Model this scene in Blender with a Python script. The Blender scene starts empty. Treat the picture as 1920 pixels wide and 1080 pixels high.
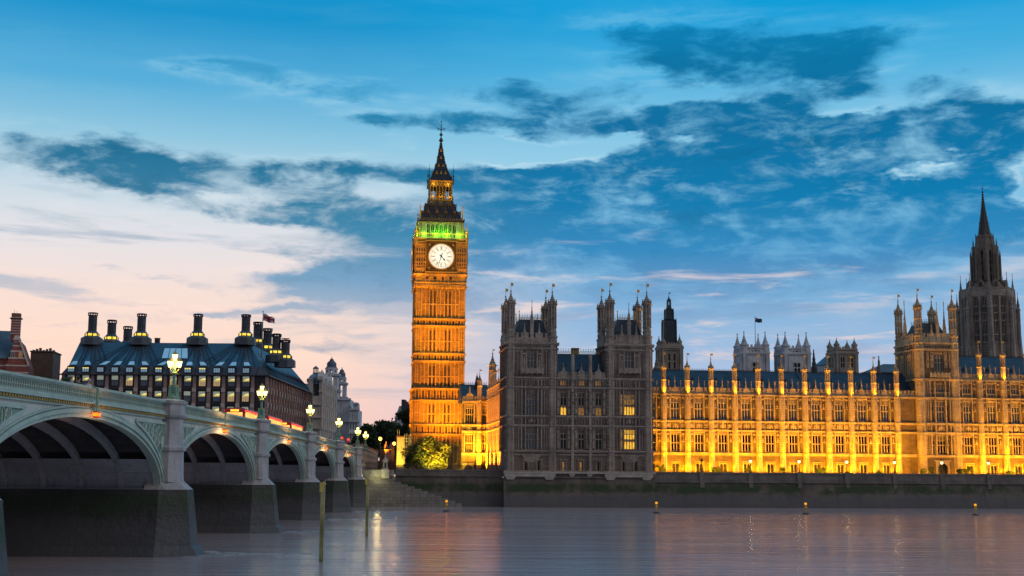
import bpy, math, random
import numpy as np
from mathutils import Vector, Matrix
random.seed(7)
R = math.radians
PI = math.pi
scene = bpy.context.scene
COL = scene.collection

# ------------------------------------------------------------------ camera
F = 2400.0                     # focal length in pixels of a 1920 px wide frame
PITCH = R(7.5); ROLL = 0.0068
SHIFT = 0.0156 * 1920 / F
EYE = 6.8
c_f = Vector((0, math.cos(PITCH), math.sin(PITCH)))
c_u0 = Vector((0, -math.sin(PITCH), math.cos(PITCH))); c_r0 = Vector((1, 0, 0))
c_r = (c_r0 * math.cos(ROLL) + c_u0 * math.sin(ROLL)).normalized()
c_u = (c_u0 * math.cos(ROLL) - c_r0 * math.sin(ROLL)).normalized()
cam_d = bpy.data.cameras.new('camera'); cam = bpy.data.objects.new('camera', cam_d); COL.objects.link(cam)
m = Matrix((c_r, c_u, -c_f)).transposed().to_4x4(); m.translation = Vector((0, 0, EYE))
cam.matrix_world = m
cam_d.sensor_width = 36; cam_d.lens = F / 1920 * 36; cam_d.shift_y = 0.0156
cam_d.clip_start = 0.5; cam_d.clip_end = 9000
scene.camera = cam

def ray(x, y):
    return c_f + c_r * ((x - 960) / F) + c_u * ((540 - y) / F + SHIFT)
def azel(x, y):
    d = ray(x, y).normalized()
    return math.atan2(d.x, d.y), math.asin(d.z)

# ------------------------------------------------------------------ colour management
scene.view_settings.view_transform = 'Standard'
scene.view_settings.look = 'None'
scene.view_settings.exposure = 0.0
scene.view_settings.gamma = 1.0
scene.render.engine = 'CYCLES'
scene.cycles.use_denoising = True
scene.cycles.max_bounces = 5
scene.cycles.diffuse_bounces = 2
scene.cycles.glossy_bounces = 3
scene.cycles.sample_clamp_indirect = 4.0

def lin(r, g, b):
    f = lambda c: (c / 255 / 12.92) if c / 255 <= 0.04045 else ((c / 255 + 0.055) / 1.055) ** 2.4
    return (f(r), f(g), f(b), 1)

class NT:
    """small wrapper for writing node trees"""
    def __init__(s, nt):
        s.nt = nt; s.n = nt.nodes; s.n.clear()
    def new(s, typ, **kw):
        nd = s.n.new(typ)
        for k, v in kw.items():
            setattr(nd, k, v)
        return nd
    def put(s, sock, v):
        if v is None: return
        if isinstance(v, bpy.types.NodeSocket): s.nt.links.new(v, sock)
        else: sock.default_value = v
    def math(s, op, a, b=None, c=None, clamp=False):
        nd = s.new('ShaderNodeMath', operation=op, use_clamp=clamp)
        s.put(nd.inputs[0], a); s.put(nd.inputs[1], b); s.put(nd.inputs[2], c)
        return nd.outputs[0]
    def vmath(s, op, a, b=None, out=0):
        nd = s.new('ShaderNodeVectorMath', operation=op)
        s.put(nd.inputs[0], a); s.put(nd.inputs[1], b)
        return nd.outputs[out]
    def noise(s, vec, scale, detail=4, rough=0.55, dist=0.0, out=0):
        nd = s.new('ShaderNodeTexNoise'); s.put(nd.inputs['Vector'], vec)
        nd.inputs['Scale'].default_value = scale; nd.inputs['Detail'].default_value = detail
        nd.inputs['Roughness'].default_value = rough; nd.inputs['Distortion'].default_value = dist
        return nd.outputs[out]
    def ramp(s, fac, stops, interp='LINEAR'):
        nd = s.new('ShaderNodeValToRGB'); s.put(nd.inputs[0], fac)
        cr = nd.color_ramp; cr.interpolation = interp
        while len(cr.elements) < len(stops): cr.elements.new(0.5)
        for e, (p, c) in zip(cr.elements, stops):
            e.position = p; e.color = c if len(c) == 4 else (*c, 1)
        return nd.outputs[0]
    def mix(s, fac, a, b, blend='MIX'):
        nd = s.new('ShaderNodeMix', data_type='RGBA', blend_type=blend)
        s.put(nd.inputs[0], fac); s.put(nd.inputs[6], a); s.put(nd.inputs[7], b)
        return nd.outputs[2]
    def maprange(s, v, a, b, c=0.0, d=1.0, smooth=True):
        nd = s.new('ShaderNodeMapRange', interpolation_type='SMOOTHSTEP' if smooth else 'LINEAR')
        s.put(nd.inputs[0], v)
        for i, q in enumerate((a, b, c, d)): nd.inputs[i + 1].default_value = q
        return nd.outputs[0]
    def comb(s, x, y, z=0.0):
        nd = s.new('ShaderNodeCombineXYZ')
        for i, q in enumerate((x, y, z)): s.put(nd.inputs[i], q)
        return nd.outputs[0]

# ------------------------------------------------------------------ sky (dusk)
world = bpy.data.worlds.new('World'); scene.world = world; world.use_nodes = True
SUN_EL, SUN_AZ = R(-2.0), R(-24)
def build_world():
    t = NT(world.node_tree)
    tc = t.new('ShaderNodeTexCoord').outputs['Generated']
    sp = t.new('ShaderNodeSeparateXYZ'); t.put(sp.inputs[0], tc)
    az = t.math('ARCTAN2', sp.outputs[0], sp.outputs[1])
    el = t.math('ARCSINE', sp.outputs[2])
    def E(y, x=500): return max(0.0, azel(x, y)[1])
    EM = 0.45
    def stops(lst, x): return [(E(y, x) / EM, lin(*c)) for y, c in sorted(lst, key=lambda q: -q[0])]
    elf = t.math('DIVIDE', el, EM, clamp=True)
    left = t.ramp(elf, stops([(870, (246, 192, 178)), (760, (250, 208, 194)), (640, (252, 220, 203)), (540, (243, 222, 214)), (440, (226, 225, 230)), (350, (198, 218, 230)), (240, (142, 198, 224)), (140, (84, 174, 218)), (0, (12, 146, 204))], 150), )
    right = t.ramp(elf, stops([(870, (200, 196, 220)), (740, (178, 196, 228)), (640, (150, 186, 222)), (540, (118, 174, 216)), (430, (112, 182, 222)), (300, (150, 206, 232)), (200, (120, 192, 228)), (110, (70, 174, 222)), (0, (0, 156, 216))], 1600))
    fa = t.maprange(az, azel(560, 600)[0], azel(1150, 600)[0])
    clear = t.mix(fa, left, right)
    # clouds: noise broken banks, each at its own bearing and height
    cl_dark = t.ramp(elf, stops([(870, (186, 176, 190)), (720, (176, 178, 202)), (640, (150, 172, 204)), (560, (108, 152, 196)), (470, (50, 138, 192)), (380, (0, 122, 176)), (240, (0, 110, 160)), (120, (0, 116, 166)), (0, (0, 134, 190))], 1200))
    cl_left = t.ramp(elf, stops([(870, (205, 186, 188)), (720, (200, 192, 200)), (600, (178, 186, 202)), (520, (120, 164, 198)), (430, (62, 136, 172)), (300, (12, 112, 152)), (140, (50, 150, 196)), (0, (0, 134, 190))], 500))
    cloudc = t.mix(fa, cl_left, cl_dark)
    wv = t.comb(t.math('MULTIPLY', az, 3.0), t.math('MULTIPLY', el, 8.0), 0.3)
    warp = t.vmath('SUBTRACT', t.noise(wv, 3.0, 5, 0.62, 0.0, 1), (0.5, 0.5, 0.5))
    p0 = t.comb(az, el, 0.0)
    p = t.vmath('ADD', p0, t.vmath('MULTIPLY', warp, (0.11, 0.05, 0.0)))
    blobs = [(230, 300, 120, 30, 1.0), (300, 345, 150, 24, 1.0), (110, 280, 120, 22, .5), (400, 300, 60, 26, .5),
             (370, 122, 50, 9, .55), (460, 138, 60, 12, .5), (570, 165, 80, 16, .45),
             (520, 335, 60, 16, .7), (600, 325, 70, 20, .8), (480, 400, 110, 14, .8), (620, 400, 110, 20, .9), (700, 440, 90, 22, .7),
             (660, 360, 80, 24, .6), (780, 320, 90, 24, .8), (900, 330, 90, 26, .75),
             (700, 170, 60, 16, .5), (740, 232, 50, 16, .9), (860, 180, 60, 14, .5), (960, 170, 55, 24, .95), (930, 236, 130, 15, 1.0), (1040, 200, 60, 22, .9),
             (1180, 60, 60, 16, .6), (1280, 80, 110, 30, .95), (1400, 110, 150, 34, 1.0), (1530, 130, 90, 26, .9), (1600, 165, 60, 20, .8), (1560, 85, 110, 14, .6), (1140, 165, 50, 14, .45),
             (1180, 225, 60, 18, 1.0), (1300, 230, 100, 26, 1.0), (1420, 225, 70, 34, 1.0), (1540, 240, 60, 22, 1.0), (1680, 240, 110, 22, 1.0), (1840, 225, 110, 26, 1.0), (1770, 165, 45, 20, .7),
             (1250, 330, 180, 50, 1.1), (1480, 310, 220, 70, 1.2), (1720, 290, 220, 30, 1.0), (1750, 400, 260, 50, 1.1), (1380, 400, 260, 60, 1.1), (1080, 370, 120, 44, 1.0), (960, 400, 120, 40, .8),
             (860, 480, 160, 40, .75), (1100, 470, 220, 50, .75), (1500, 480, 300, 50, .7), (760, 500, 120, 36, .75), (680, 510, 70, 22, .8),
             (620, 560, 150, 10, .5), (500, 585, 130, 9, .5), (860, 590, 160, 20, .5), (1300, 560, 260, 24, .35), (720, 630, 90, 10, .5), (600, 650, 90, 10, .6), (740, 690, 110, 12, .5), (560, 615, 70, 8, .5), (560, 520, 120, 14, .7), (640, 548, 150, 12, .7), (470, 580, 170, 8, .6), (360, 640, 150, 7, .45), (140, 605, 180, 6, .4), (250, 520, 160, 7, .35), (560, 470, 150, 12, .4),
             (1030, 285, 120, 16, -1.0), (930, 275, 90, 10, -.7), (1150, 262, 50, 8, -.8), (1330, 318, 22, 12, -1.3), (1422, 297, 26, 6, -1.1), (1290, 262, 34, 7, -.9), (1330, 185, 90, 12, -.5),
             (1590, 357, 50, 9, -1.2), (1680, 335, 60, 8, -1.2), (1740, 315, 34, 8, -1.2), (1695, 255, 24, 5, -1.0), (1915, 340, 26, 22, -1.1), (1780, 290, 16, 8, -1.0), (1610, 205, 60, 10, -.6),
             (960, 420, 40, 12, -.6), (1670, 450, 60, 7, -.5), (1780, 490, 50, 7, -.4), (700, 360, 40, 14, -.6), (300, 450, 200, 30, -.3)]
    acc = None
    for (x, y, sx, sy, amp) in blobs:
        a0, e0 = azel(x, y)
        kk = 0.92 if amp > 0 else 0.9
        d = t.vmath('MULTIPLY', t.vmath('SUBTRACT', p, (a0, e0, 0)), (F / sx / kk, F / sy / kk, 0))
        q = t.math('POWER', 2.0, t.math('MULTIPLY', t.vmath('DOT_PRODUCT', d, d, 1), -0.8))
        acc = t.math('MULTIPLY_ADD', q, amp, acc if acc is not None else 0.0)
    n2 = t.noise(t.comb(t.math('MULTIPLY', az, 7.0), t.math('MULTIPLY', el, 18.0), 1.7), 2.6, 8, 0.64, 0.25)
    n3 = t.noise(t.comb(t.math('MULTIPLY', az, 4.0), t.math('MULTIPLY', el, 30.0), 5.7), 2.2, 6, 0.55, 0.3)
    # beyond the part of the sky that was described bank by bank, plain broken cloud
    wide = t.maprange(t.math('ABSOLUTE', az), 0.42, 0.7, 0.0, 0.42)
    zen = t.maprange(el, 0.40, 0.6, 0.0, 0.42)
    dens = t.math('ADD', t.math('MINIMUM', acc, 1.0), t.math('MAXIMUM', wide, zen))
    dens = t.math('ADD', dens, t.math('MULTIPLY', t.math('SUBTRACT', n2, 0.5), t.math('MULTIPLY_ADD', t.math('MINIMUM', t.math('ABSOLUTE', acc), 1.0), 1.9, 0.5)))
    mask = t.maprange(dens, 0.24, 1.0)
    n6 = t.noise(t.comb(t.math('MULTIPLY', az, 9.0), t.math('MULTIPLY', el, 22.0), 3.1), 1.8, 6, 0.6, 0.3)
    cloudc = t.mix(t.maprange(n6, 0.50, 0.74, 0.0, 0.7), cloudc, clear)
    cloudc = t.mix(t.maprange(n6, 0.46, 0.26, 0.0, 0.22), cloudc, (0.0, 0.06, 0.10, 1))
    sky = t.mix(mask, clear, cloudc)
    # sunlit wisps between and under the banks
    edge = t.math('MULTIPLY', t.maprange(dens, -0.25, 0.22), t.math('SUBTRACT', 1.0, t.maprange(dens, 0.25, 0.6)))
    edge = t.math('MULTIPLY', edge, t.maprange(n3, 0.42, 0.66))
    edge = t.math('MULTIPLY', edge, t.maprange(t.math('ADD', acc, 0.0), -0.1, 0.25))
    wisp = t.ramp(elf, stops([(870, (250, 205, 195)), (640, (255, 222, 206)), (520, (250, 228, 222)), (400, (226, 230, 238)), (280, (206, 232, 242)), (100, (120, 198, 232))], 700))
    sky = t.mix(t.math('MULTIPLY', edge, 0.45), sky, wisp)
    n5 = t.noise(t.comb(t.math('MULTIPLY', az, 3.2), t.math('MULTIPLY', el, 26.0), 9.0), 2.4, 6, 0.6, 0.4)
    low = t.math('MULTIPLY', t.maprange(el, 0.22, 0.12), t.maprange(n5, 0.56, 0.72))
    sky = t.mix(t.math('MULTIPLY', low, 0.7), sky, wisp)
    n8 = t.noise(t.comb(t.math('MULTIPLY', az, 2.6), t.math('MULTIPLY', el, 20.0), 14.0), 2.2, 6, 0.6, 0.4)
    lowc = t.math('MULTIPLY', t.maprange(el, 0.24, 0.14), t.maprange(n8, 0.50, 0.66))
    sky = t.mix(t.math('MULTIPLY', lowc, 0.6), sky, cloudc)
    # the sky behind the camera and overhead is an even blue
    back = t.maprange(sp.outputs[1], 0.25, -0.35)
    sky = t.mix(back, sky, lin(144, 144, 156))
    below = t.maprange(el, 0.0, -0.03)
    sky = t.mix(below, sky, lin(120, 108, 112))
    b1 = t.new('ShaderNodeBackground'); t.put(b1.inputs[0], sky)
    st = t.math('ADD', 1.0, t.math('MULTIPLY', back, BACK_GAIN)); t.put(b1.inputs[1], st)
    ni = t.new('ShaderNodeTexSky', sky_type='NISHITA'); ni.sun_disc = False
    ni.sun_elevation = R(1.0); ni.sun_rotation = SUN_AZ
    b2 = t.new('ShaderNodeBackground'); t.put(b2.inputs[0], ni.outputs[0]); b2.inputs[1].default_value = 0.004
    ad = t.new('ShaderNodeAddShader'); t.put(ad.inputs[0], b1.outputs[0]); t.put(ad.inputs[1], b2.outputs[0])
    o = t.new('ShaderNodeOutputWorld'); t.put(o.inputs[0], ad.outputs[0])
BACK_GAIN = -0.1
FL_W, FL_B, FL_T, FL_A, FL_N, FL_C, FL_C2 = 2300, 18000, 1800, 4200, 45000, 84000, 165000
build_world()
world.cycles.sampling_method = 'MANUAL'; world.cycles.sample_map_resolution = 1024

sun_d = bpy.data.lights.new('sun', 'SUN'); sun_d.energy = 0.6; sun_d.angle = R(25); sun_d.color = (1.0, 0.93, 0.86)
sun = bpy.data.objects.new('sun', sun_d); COL.objects.link(sun)
sun.rotation_euler = (R(55), 0, R(72))      # soft evening light from beyond the right hand end of the river front

# ------------------------------------------------------------------ frames, mesh collector, things
class Frame:
    def __init__(s, x, y, a):
        s.x, s.y, s.a = x, y, a; s.c, s.s = math.cos(a), math.sin(a)
    def w(s, u, v, z=0.0):
        return Vector((s.x + u * s.c - v * s.s, s.y + u * s.s + v * s.c, z))
    def loc(s, P):
        dx, dy = P[0] - s.x, P[1] - s.y
        return Vector((dx * s.c + dy * s.s, -dx * s.s + dy * s.c, P[2]))
    def at(s, px, py, v):
        """frame point seen at a photo pixel on the plane at depth v"""
        d = ray(px, py)
        o = s.loc((0, 0, EYE)); q = Vector((d.x * s.c + d.y * s.s, -d.x * s.s + d.y * s.c, d.z))
        k = (v - o.y) / q.y
        return o + q * k
    def su(s, px, v, py=800): return s.at(px, py, v).x
    def z(s, px, py, v): return s.at(px, py, v).z
WORLD = Frame(0, 0, 0)

class MB:
    def __init__(s):
        s.v = []; s.f = []; s.mi = []; s.m = 0; s.T = None
    def _a(s, vs, fs):
        b = len(s.v)
        if s.T: vs = [tuple(s.T @ Vector(q)) for q in vs]
        s.v += vs; s.f += [tuple(b + i for i in q) for q in fs]; s.mi += [s.m] * len(fs)
    def box(s, x0, x1, y0, y1, z0, z1):
        vs = [(x, y, z) for z in (z0, z1) for y in (y0, y1) for x in (x0, x1)]
        s._a(vs, [(0, 2, 3, 1), (4, 5, 7, 6), (0, 1, 5, 4), (2, 6, 7, 3), (0, 4, 6, 2), (1, 3, 7, 5)]); return s
    def loft(s, rings, cap=True):
        n = len(rings[0]); vs = [tuple(p) for r in rings for p in r]; fs = []
        for k in range(len(rings) - 1):
            for i in range(n):
                j = (i + 1) % n
                fs.append((k * n + i, k * n + j, (k + 1) * n + j, (k + 1) * n + i))
        if cap: fs += [tuple(range(n))[::-1], tuple((len(rings) - 1) * n + i for i in range(n))]
        s._a(vs, fs); return s
    def turn(s, cx, cy, prof, n=8, rot=None, sx=1.0, sy=1.0):
        """n-gon lofted through (z, radius) pairs"""
        rot = PI / n if rot is None else rot
        return s.loft([[(cx + sx * r * math.cos(rot + 2 * PI * i / n), cy + sy * r * math.sin(rot + 2 * PI * i / n), z) for i in range(n)] for z, r in prof])
    def ex(s, pts, y0, y1):
        """polygon in x,z extruded along y"""
        n = len(pts)
        vs = [(p[0], y0, p[1]) for p in pts] + [(p[0], y1, p[1]) for p in pts]
        s._a(vs, [tuple(range(n)), tuple(range(2 * n - 1, n - 1, -1))] + [(i, n + i, n + (i + 1) % n, (i + 1) % n) for i in range(n)]); return s
    def quad(s, *p):
        s._a([tuple(q) for q in p], [tuple(range(len(p)))]); return s
    def bar(s, a, b, w, h=None):
        a = Vector(a); b = Vector(b); h = h or w
        d = (b - a).normalized(); up = Vector((0, 0, 1)) if abs(d.z) < 0.9 else Vector((0, 1, 0))
        r = d.cross(up).normalized() * (w / 2); u = r.cross(d).normalized() * (h / 2)
        s.loft([[a - r - u, a + r - u, a + r + u, a - r + u], [b - r - u, b + r - u, b + r + u, b - r + u]]); return s
    def tube(s, pts, rad, n=6):
        rings = []
        for i, p in enumerate(pts):
            p = Vector(p); d = (Vector(pts[min(i + 1, len(pts) - 1)]) - Vector(pts[max(i - 1, 0)])).normalized()
            up = Vector((0, 0, 1)) if abs(d.z) < 0.9 else Vector((0, 1, 0))
            r = d.cross(up).normalized(); u = r.cross(d).normalized()
            k = rad[i] if isinstance(rad, (list, tuple)) else rad
            rings.append([p + (r * math.cos(2 * PI * j / n) + u * math.sin(2 * PI * j / n)) * k for j in range(n)])
        s.loft(rings); return s
    def ball(s, c, r, n=8, sz=1.0):
        s.turn(c[0], c[1], [(c[2] + r * sz * math.sin(R(q)), max(0.001, r * math.cos(R(q)))) for q in (-88, -60, -30, 0, 30, 60, 88)], n); return s
    def mesh(s, name, mats, off=(0, 0, 0)):
        me = bpy.data.meshes.new(name)
        me.from_pydata([(v[0] - off[0], v[1] - off[1], v[2] - off[2]) for v in s.v], [], s.f)
        for q in (mats if isinstance(mats, (list, tuple)) else [mats]): me.materials.append(q)
        if any(s.mi): me.polygons.foreach_set('material_index', s.mi)
        me.update()
        return me

class Thing:
    def __init__(s, name, label, cat, fr=WORLD, base=(0, 0, 0), group=None, rot=0.0):
        o = bpy.data.objects.new(name, None); COL.objects.link(o)
        o.location = fr.w(*base); o.rotation_euler = (0, 0, fr.a + rot); o.empty_display_size = 1
        o['label'] = label; o['category'] = cat
        if group: o['group'] = group
        s.o = o; s.base = base; s.fr = fr
    def part(s, name, mb, mats, parent=None, label=None):
        o = bpy.data.objects.new(name, mb.mesh(name, mats, s.base)); COL.objects.link(o)
        o.parent = parent or s.o
        if label: o['label'] = label
        return o
    def inst(s, name, me, loc, parent=None, rz=0.0, sc=None):
        o = bpy.data.objects.new(name, me); COL.objects.link(o)
        o.parent = parent or s.o
        if parent is None: o.location = (loc[0] - s.base[0], loc[1] - s.base[1], loc[2] - s.base[2])
        else: o.location = loc
        o.rotation_euler = (0, 0, rz)
        if sc: o.scale = sc
        return o
def tagged(name, mb, mats, label=None, cat=None, group=None, kind=None, fr=WORLD, base=(0, 0, 0)):
    o = bpy.data.objects.new(name, mb.mesh(name, mats, base)); COL.objects.link(o)
    o.location = fr.w(*base); o.rotation_euler = (0, 0, fr.a)
    for k, v in (('label', label), ('category', cat), ('group', group), ('kind', kind)):
        if v: o[k] = v
    return o
def copy_thing(root, loc, rz=None, label=None):
    r = root.copy(); COL.objects.link(r); r.location = loc
    if rz is not None: r.rotation_euler = (0, 0, rz)
    if label: r['label'] = label
    for ch in list(root.children):
        c = ch.copy(); COL.objects.link(c); c.parent = r
        for g in list(ch.children):
            d = g.copy(); COL.objects.link(d); d.parent = c
    return r

# ------------------------------------------------------------------ materials
MATS = {}
def mat(name, col, rough=0.8, metal=0.0, var=0.25, scale=0.6, bump=0.3, bscale=4.0, courses=None, emis=None, estr=0.0, col2=None, spec=0.5, fine=6.0, moss=None, streak=0.0, sscale=1.0):
    if name in MATS: return MATS[name]
    mt = bpy.data.materials.new(name); mt.use_nodes = True
    t = NT(mt.node_tree)
    bs = t.new('ShaderNodeBsdfPrincipled'); out = t.new('ShaderNodeOutputMaterial'); t.put(out.inputs[0], bs.outputs[0])
    tc = t.new('ShaderNodeTexCoord').outputs['Object']
    c = (*col, 1); c2 = (*(col2 or tuple(q * 0.55 for q in col)), 1)
    n1 = t.noise(tc, scale, 5, 0.6); n2 = t.noise(tc, fine, 3, 0.6)
    f = t.math('ADD', t.math('MULTIPLY', n1, 0.65), t.math('MULTIPLY', n2, 0.35))
    f = t.maprange(f, 0.36, 0.66)
    colr = t.mix(t.math('MULTIPLY', f, min(1.0, var * 2)), c, c2)
    if streak:
        st = t.noise(t.vmath('MULTIPLY', tc, (1.6 * sscale, 1.6 * sscale, 0.12 * sscale)), 1.2, 5, 0.65)
        colr = t.mix(t.math('MULTIPLY', t.maprange(st, 0.5, 0.72), streak), colr, (col[0] * .25, col[1] * .24, col[2] * .24, 1))
    hgt = n2
    if courses:
        cw, chh, mort = courses
        br = t.new('ShaderNodeTexBrick'); br.offset = 0.5
        sp = t.new('ShaderNodeSeparateXYZ'); t.put(sp.inputs[0], tc)
        t.put(br.inputs['Vector'], t.comb(t.math('ADD', sp.outputs[0], sp.outputs[1]), sp.outputs[2], 0.0))
        br.inputs['Scale'].default_value = 1.0; br.inputs['Mortar Size'].default_value = mort
        br.inputs['Brick Width'].default_value = cw; br.inputs['Row Height'].default_value = chh
        br.inputs['Color1'].default_value = (1, 1, 1, 1); br.inputs['Color2'].default_value = (0.72, 0.72, 0.74, 1); br.inputs['Mortar'].default_value = (0.42, 0.42, 0.44, 1)
        colr = t.mix(0.85, colr, br.outputs[0], 'MULTIPLY')
    if moss:
        z0, z1, amt = moss
        sp2 = t.new('ShaderNodeSeparateXYZ'); t.put(sp2.inputs[0], t.new('ShaderNodeNewGeometry').outputs['Position'])
        zz = t.math('ADD', sp2.outputs[2], t.math('MULTIPLY', t.math('SUBTRACT', t.noise(t.vmath('MULTIPLY', tc, (1, 1, 1.5)), 0.35, 6, 0.65), 0.5), 2.2))
        band = t.math('MULTIPLY', t.maprange(zz, z0 - 0.5, z0 + 0.3), t.maprange(zz, z1 + 0.4, z1 - 0.4))
        patch = t.maprange(t.noise(tc, 0.22, 5, 0.6), 0.36, 0.54)
        colr = t.mix(t.math('MULTIPLY', t.math('MULTIPLY', band, patch), amt), colr, (0.016, 0.042, 0.010, 1))
        wet = t.maprange(zz, z0 + 0.3, z0 - 1.6)
        colr = t.mix(t.math('MULTIPLY', wet, 0.72), colr, (0.075, 0.08, 0.088, 1))
    t.put(bs.inputs['Base Color'], colr)
    bs.inputs['Roughness'].default_value = rough; bs.inputs['Metallic'].default_value = metal
    bs.inputs['Specular IOR Level'].default_value = spec
    if bump:
        bp = t.new('ShaderNodeBump'); bp.inputs['Strength'].default_value = bump; bp.inputs['Distance'].default_value = 0.15
        t.put(bp.inputs['Height'], t.noise(tc, bscale, 4, 0.6)); t.put(bs.inputs['Normal'], bp.outputs[0])
    if emis:
        bs.inputs['Emission Color'].default_value = (*emis, 1); bs.inputs['Emission Strength'].default_value = estr
    MATS[name] = mt
    return mt

STONE_W = mat('shaded_panel_stone', (0.22, 0.145, 0.075), 0.9, var=0.45, scale=0.4, courses=(0.9, 0.38, 0.02), streak=0.55, bump=0.6)  # brown recessed stone, darkened further to put shade behind the ribs
STONE_V = mat('brown_panel_stone', (0.24, 0.185, 0.15), 0.9, var=0.45, scale=0.4, courses=(0.9, 0.38, 0.02), streak=0.5, bump=0.6)  # brown panels, coloured darker than the trim to deepen the recess shade
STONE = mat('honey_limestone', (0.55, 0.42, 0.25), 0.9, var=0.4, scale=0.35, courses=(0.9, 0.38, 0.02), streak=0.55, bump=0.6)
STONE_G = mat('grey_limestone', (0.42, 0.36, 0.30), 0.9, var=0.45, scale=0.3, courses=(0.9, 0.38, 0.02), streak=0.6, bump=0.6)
STONE_D = mat('dark_limestone', (0.22, 0.185, 0.15), 0.9, var=0.4, scale=0.5, bump=0.8, streak=0.4)
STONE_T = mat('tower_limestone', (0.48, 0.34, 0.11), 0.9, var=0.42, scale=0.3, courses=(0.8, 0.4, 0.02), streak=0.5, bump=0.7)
IRON_ROOF = mat('cast_iron_roof', (0.035, 0.075, 0.115), 0.45, metal=0.2, var=0.35, scale=0.4, courses=(0.75, 1.0, 0.05), bump=0.3)
IRON_TOWER = mat('tower_iron_roof', (0.03, 0.042, 0.062), 0.4, metal=0.3, var=0.35, scale=0.8, courses=(0.6, 0.45, 0.06), bump=0.4)
GILT = mat('gilded_iron', (0.62, 0.40, 0.07), 0.4, metal=0.6, var=0.2)
BLACK = mat('black_iron', (0.018, 0.018, 0.02), 0.5, var=0.2)
GLASS = mat('leaded_glass', (0.025, 0.05, 0.08), 0.12, var=0.35, scale=1.2, bump=0.5, bscale=5.0, spec=1.0)
GLASS_D = mat('dark_leaded_glass', (0.008, 0.008, 0.008), 0.25, var=0.3, bump=0.5, bscale=5.0, spec=0.3)
def lit(name, c, s, c2=None):
    if name in MATS: return MATS[name]
    mt = bpy.data.materials.new(name); mt.use_nodes = True; t = NT(mt.node_tree)
    tc = t.new('ShaderNodeTexCoord').outputs['Object']
    n = t.maprange(t.noise(tc, 1.6, 4, 0.7), 0.35, 0.65)
    e = t.new('ShaderNodeEmission'); t.put(e.inputs[0], t.mix(n, (*c, 1), (*(c2 or tuple(q * .55 for q in c)), 1))); e.inputs[1].default_value = s
    o = t.new('ShaderNodeOutputMaterial'); t.put(o.inputs[0], e.outputs[0]); MATS[name] = mt
    return mt
LITWIN = lit('lit_window', (1.0, 0.62, 0.06), 1.1, (0.75, 0.25, 0.02))
LITDIM = lit('dim_lit_window', (0.7, 0.36, 0.08), 0.45, (0.2, 0.07, 0.03))
LAMP = lit('lamp_glass', (1.0, 0.80, 0.22), 5.0, (1.0, 0.85, 0.3))
LAMP_W = lit('terrace_lamp_glass', (1.0, 0.86, 0.42), 4.0, (1.0, 0.8, 0.35))
LAMP_O = lit('sodium_lamp_glass', (1.0, 0.5, 0.06), 6.0, (1.0, 0.55, 0.1))

def light(kind, name, energy, color, loc, target=None, size=0.2, size_y=None, spot=60, blend=0.6, fr=WORLD, parent=None):
    key = (kind, name, energy, color, size, size_y, spot, blend)
    d = LDATA.get(key)
    if d is None:
        d = bpy.data.lights.new(name, kind); d.energy = energy; d.color = color
        if kind == 'AREA':
            d.size = size
            if size_y: d.shape = 'RECTANGLE'; d.size_y = size_y
        else: d.shadow_soft_size = size
        if kind == 'SPOT': d.spot_size = R(spot); d.spot_blend = blend
        LDATA[key] = d
    o = bpy.data.objects.new(name, d); COL.objects.link(o)
    p = fr.w(*loc); o.location = p
    if target is not None:
        o.rotation_euler = (fr.w(*target) - p).to_track_quat('-Z', 'Y').to_euler()
    return o
LDATA = {}
# ------------------------------------------------------------------ river, ground
def water_mat():
    mt = bpy.data.materials.new('river_water'); mt.use_nodes = True; t = NT(mt.node_tree)
    bs = t.new('ShaderNodeBsdfPrincipled'); o = t.new('ShaderNodeOutputMaterial'); t.put(o.inputs[0], bs.outputs[0])
    tc = t.new('ShaderNodeTexCoord').outputs['Object']
    v = t.vmath('MULTIPLY', tc, (0.10, 0.75, 1))
    n1 = t.noise(v, 0.5, 6, 0.6, 0.3); n2 = t.noise(t.vmath('MULTIPLY', tc, (0.25, 0.9, 1)), 1.4, 6, 0.65)
    n3 = t.noise(t.vmath('MULTIPLY', tc, (0.016, 0.10, 1)), 1.0, 4, 0.55)
    h = t.math('ADD', t.math('MULTIPLY', n1, 1.0), t.math('MULTIPLY', n2, 0.35))
    bp = t.new('ShaderNodeBump'); bp.inputs['Strength'].default_value = 1.0; bp.inputs['Distance'].default_value = 0.14
    t.put(bp.inputs['Height'], h); t.put(bs.inputs['Normal'], bp.outputs[0])
    t.put(bs.inputs['Base Color'], t.mix(n3, (0.62, 0.46, 0.44, 1), (0.40, 0.30, 0.31, 1)))
    t.put(bs.inputs['Roughness'], t.maprange(n3, 0.35, 0.65, 0.05, 0.14))
    bs.inputs['IOR'].default_value = 2.5; bs.inputs['Specular IOR Level'].default_value = 0.6; bs.inputs['Specular Tint'].default_value = (1.0, 0.95, 0.94, 1)
    return mt
w = MB(); w.quad((-900, -60, 0), (900, -60, 0), (900, 256.5 + 120, 0), (-900, 256.5 + 120, 0))
tagged('river', w, water_mat(), 'wide brown grey tidal river with soft silky ripples', None, kind='structure')
# ------------------------------------------------------------------ palace frame
A = R(7.4)
_o = ray(947, 886); _k = 257 / _o.y
PAL = Frame(_o.x * _k, 257, A)
def S(px, v, py=800): return PAL.at(px, py, v).x
def Zp(px, py, v): return PAL.at(px, py, v).z
GZ = 6.5       # level of the land behind the river walls

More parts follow.
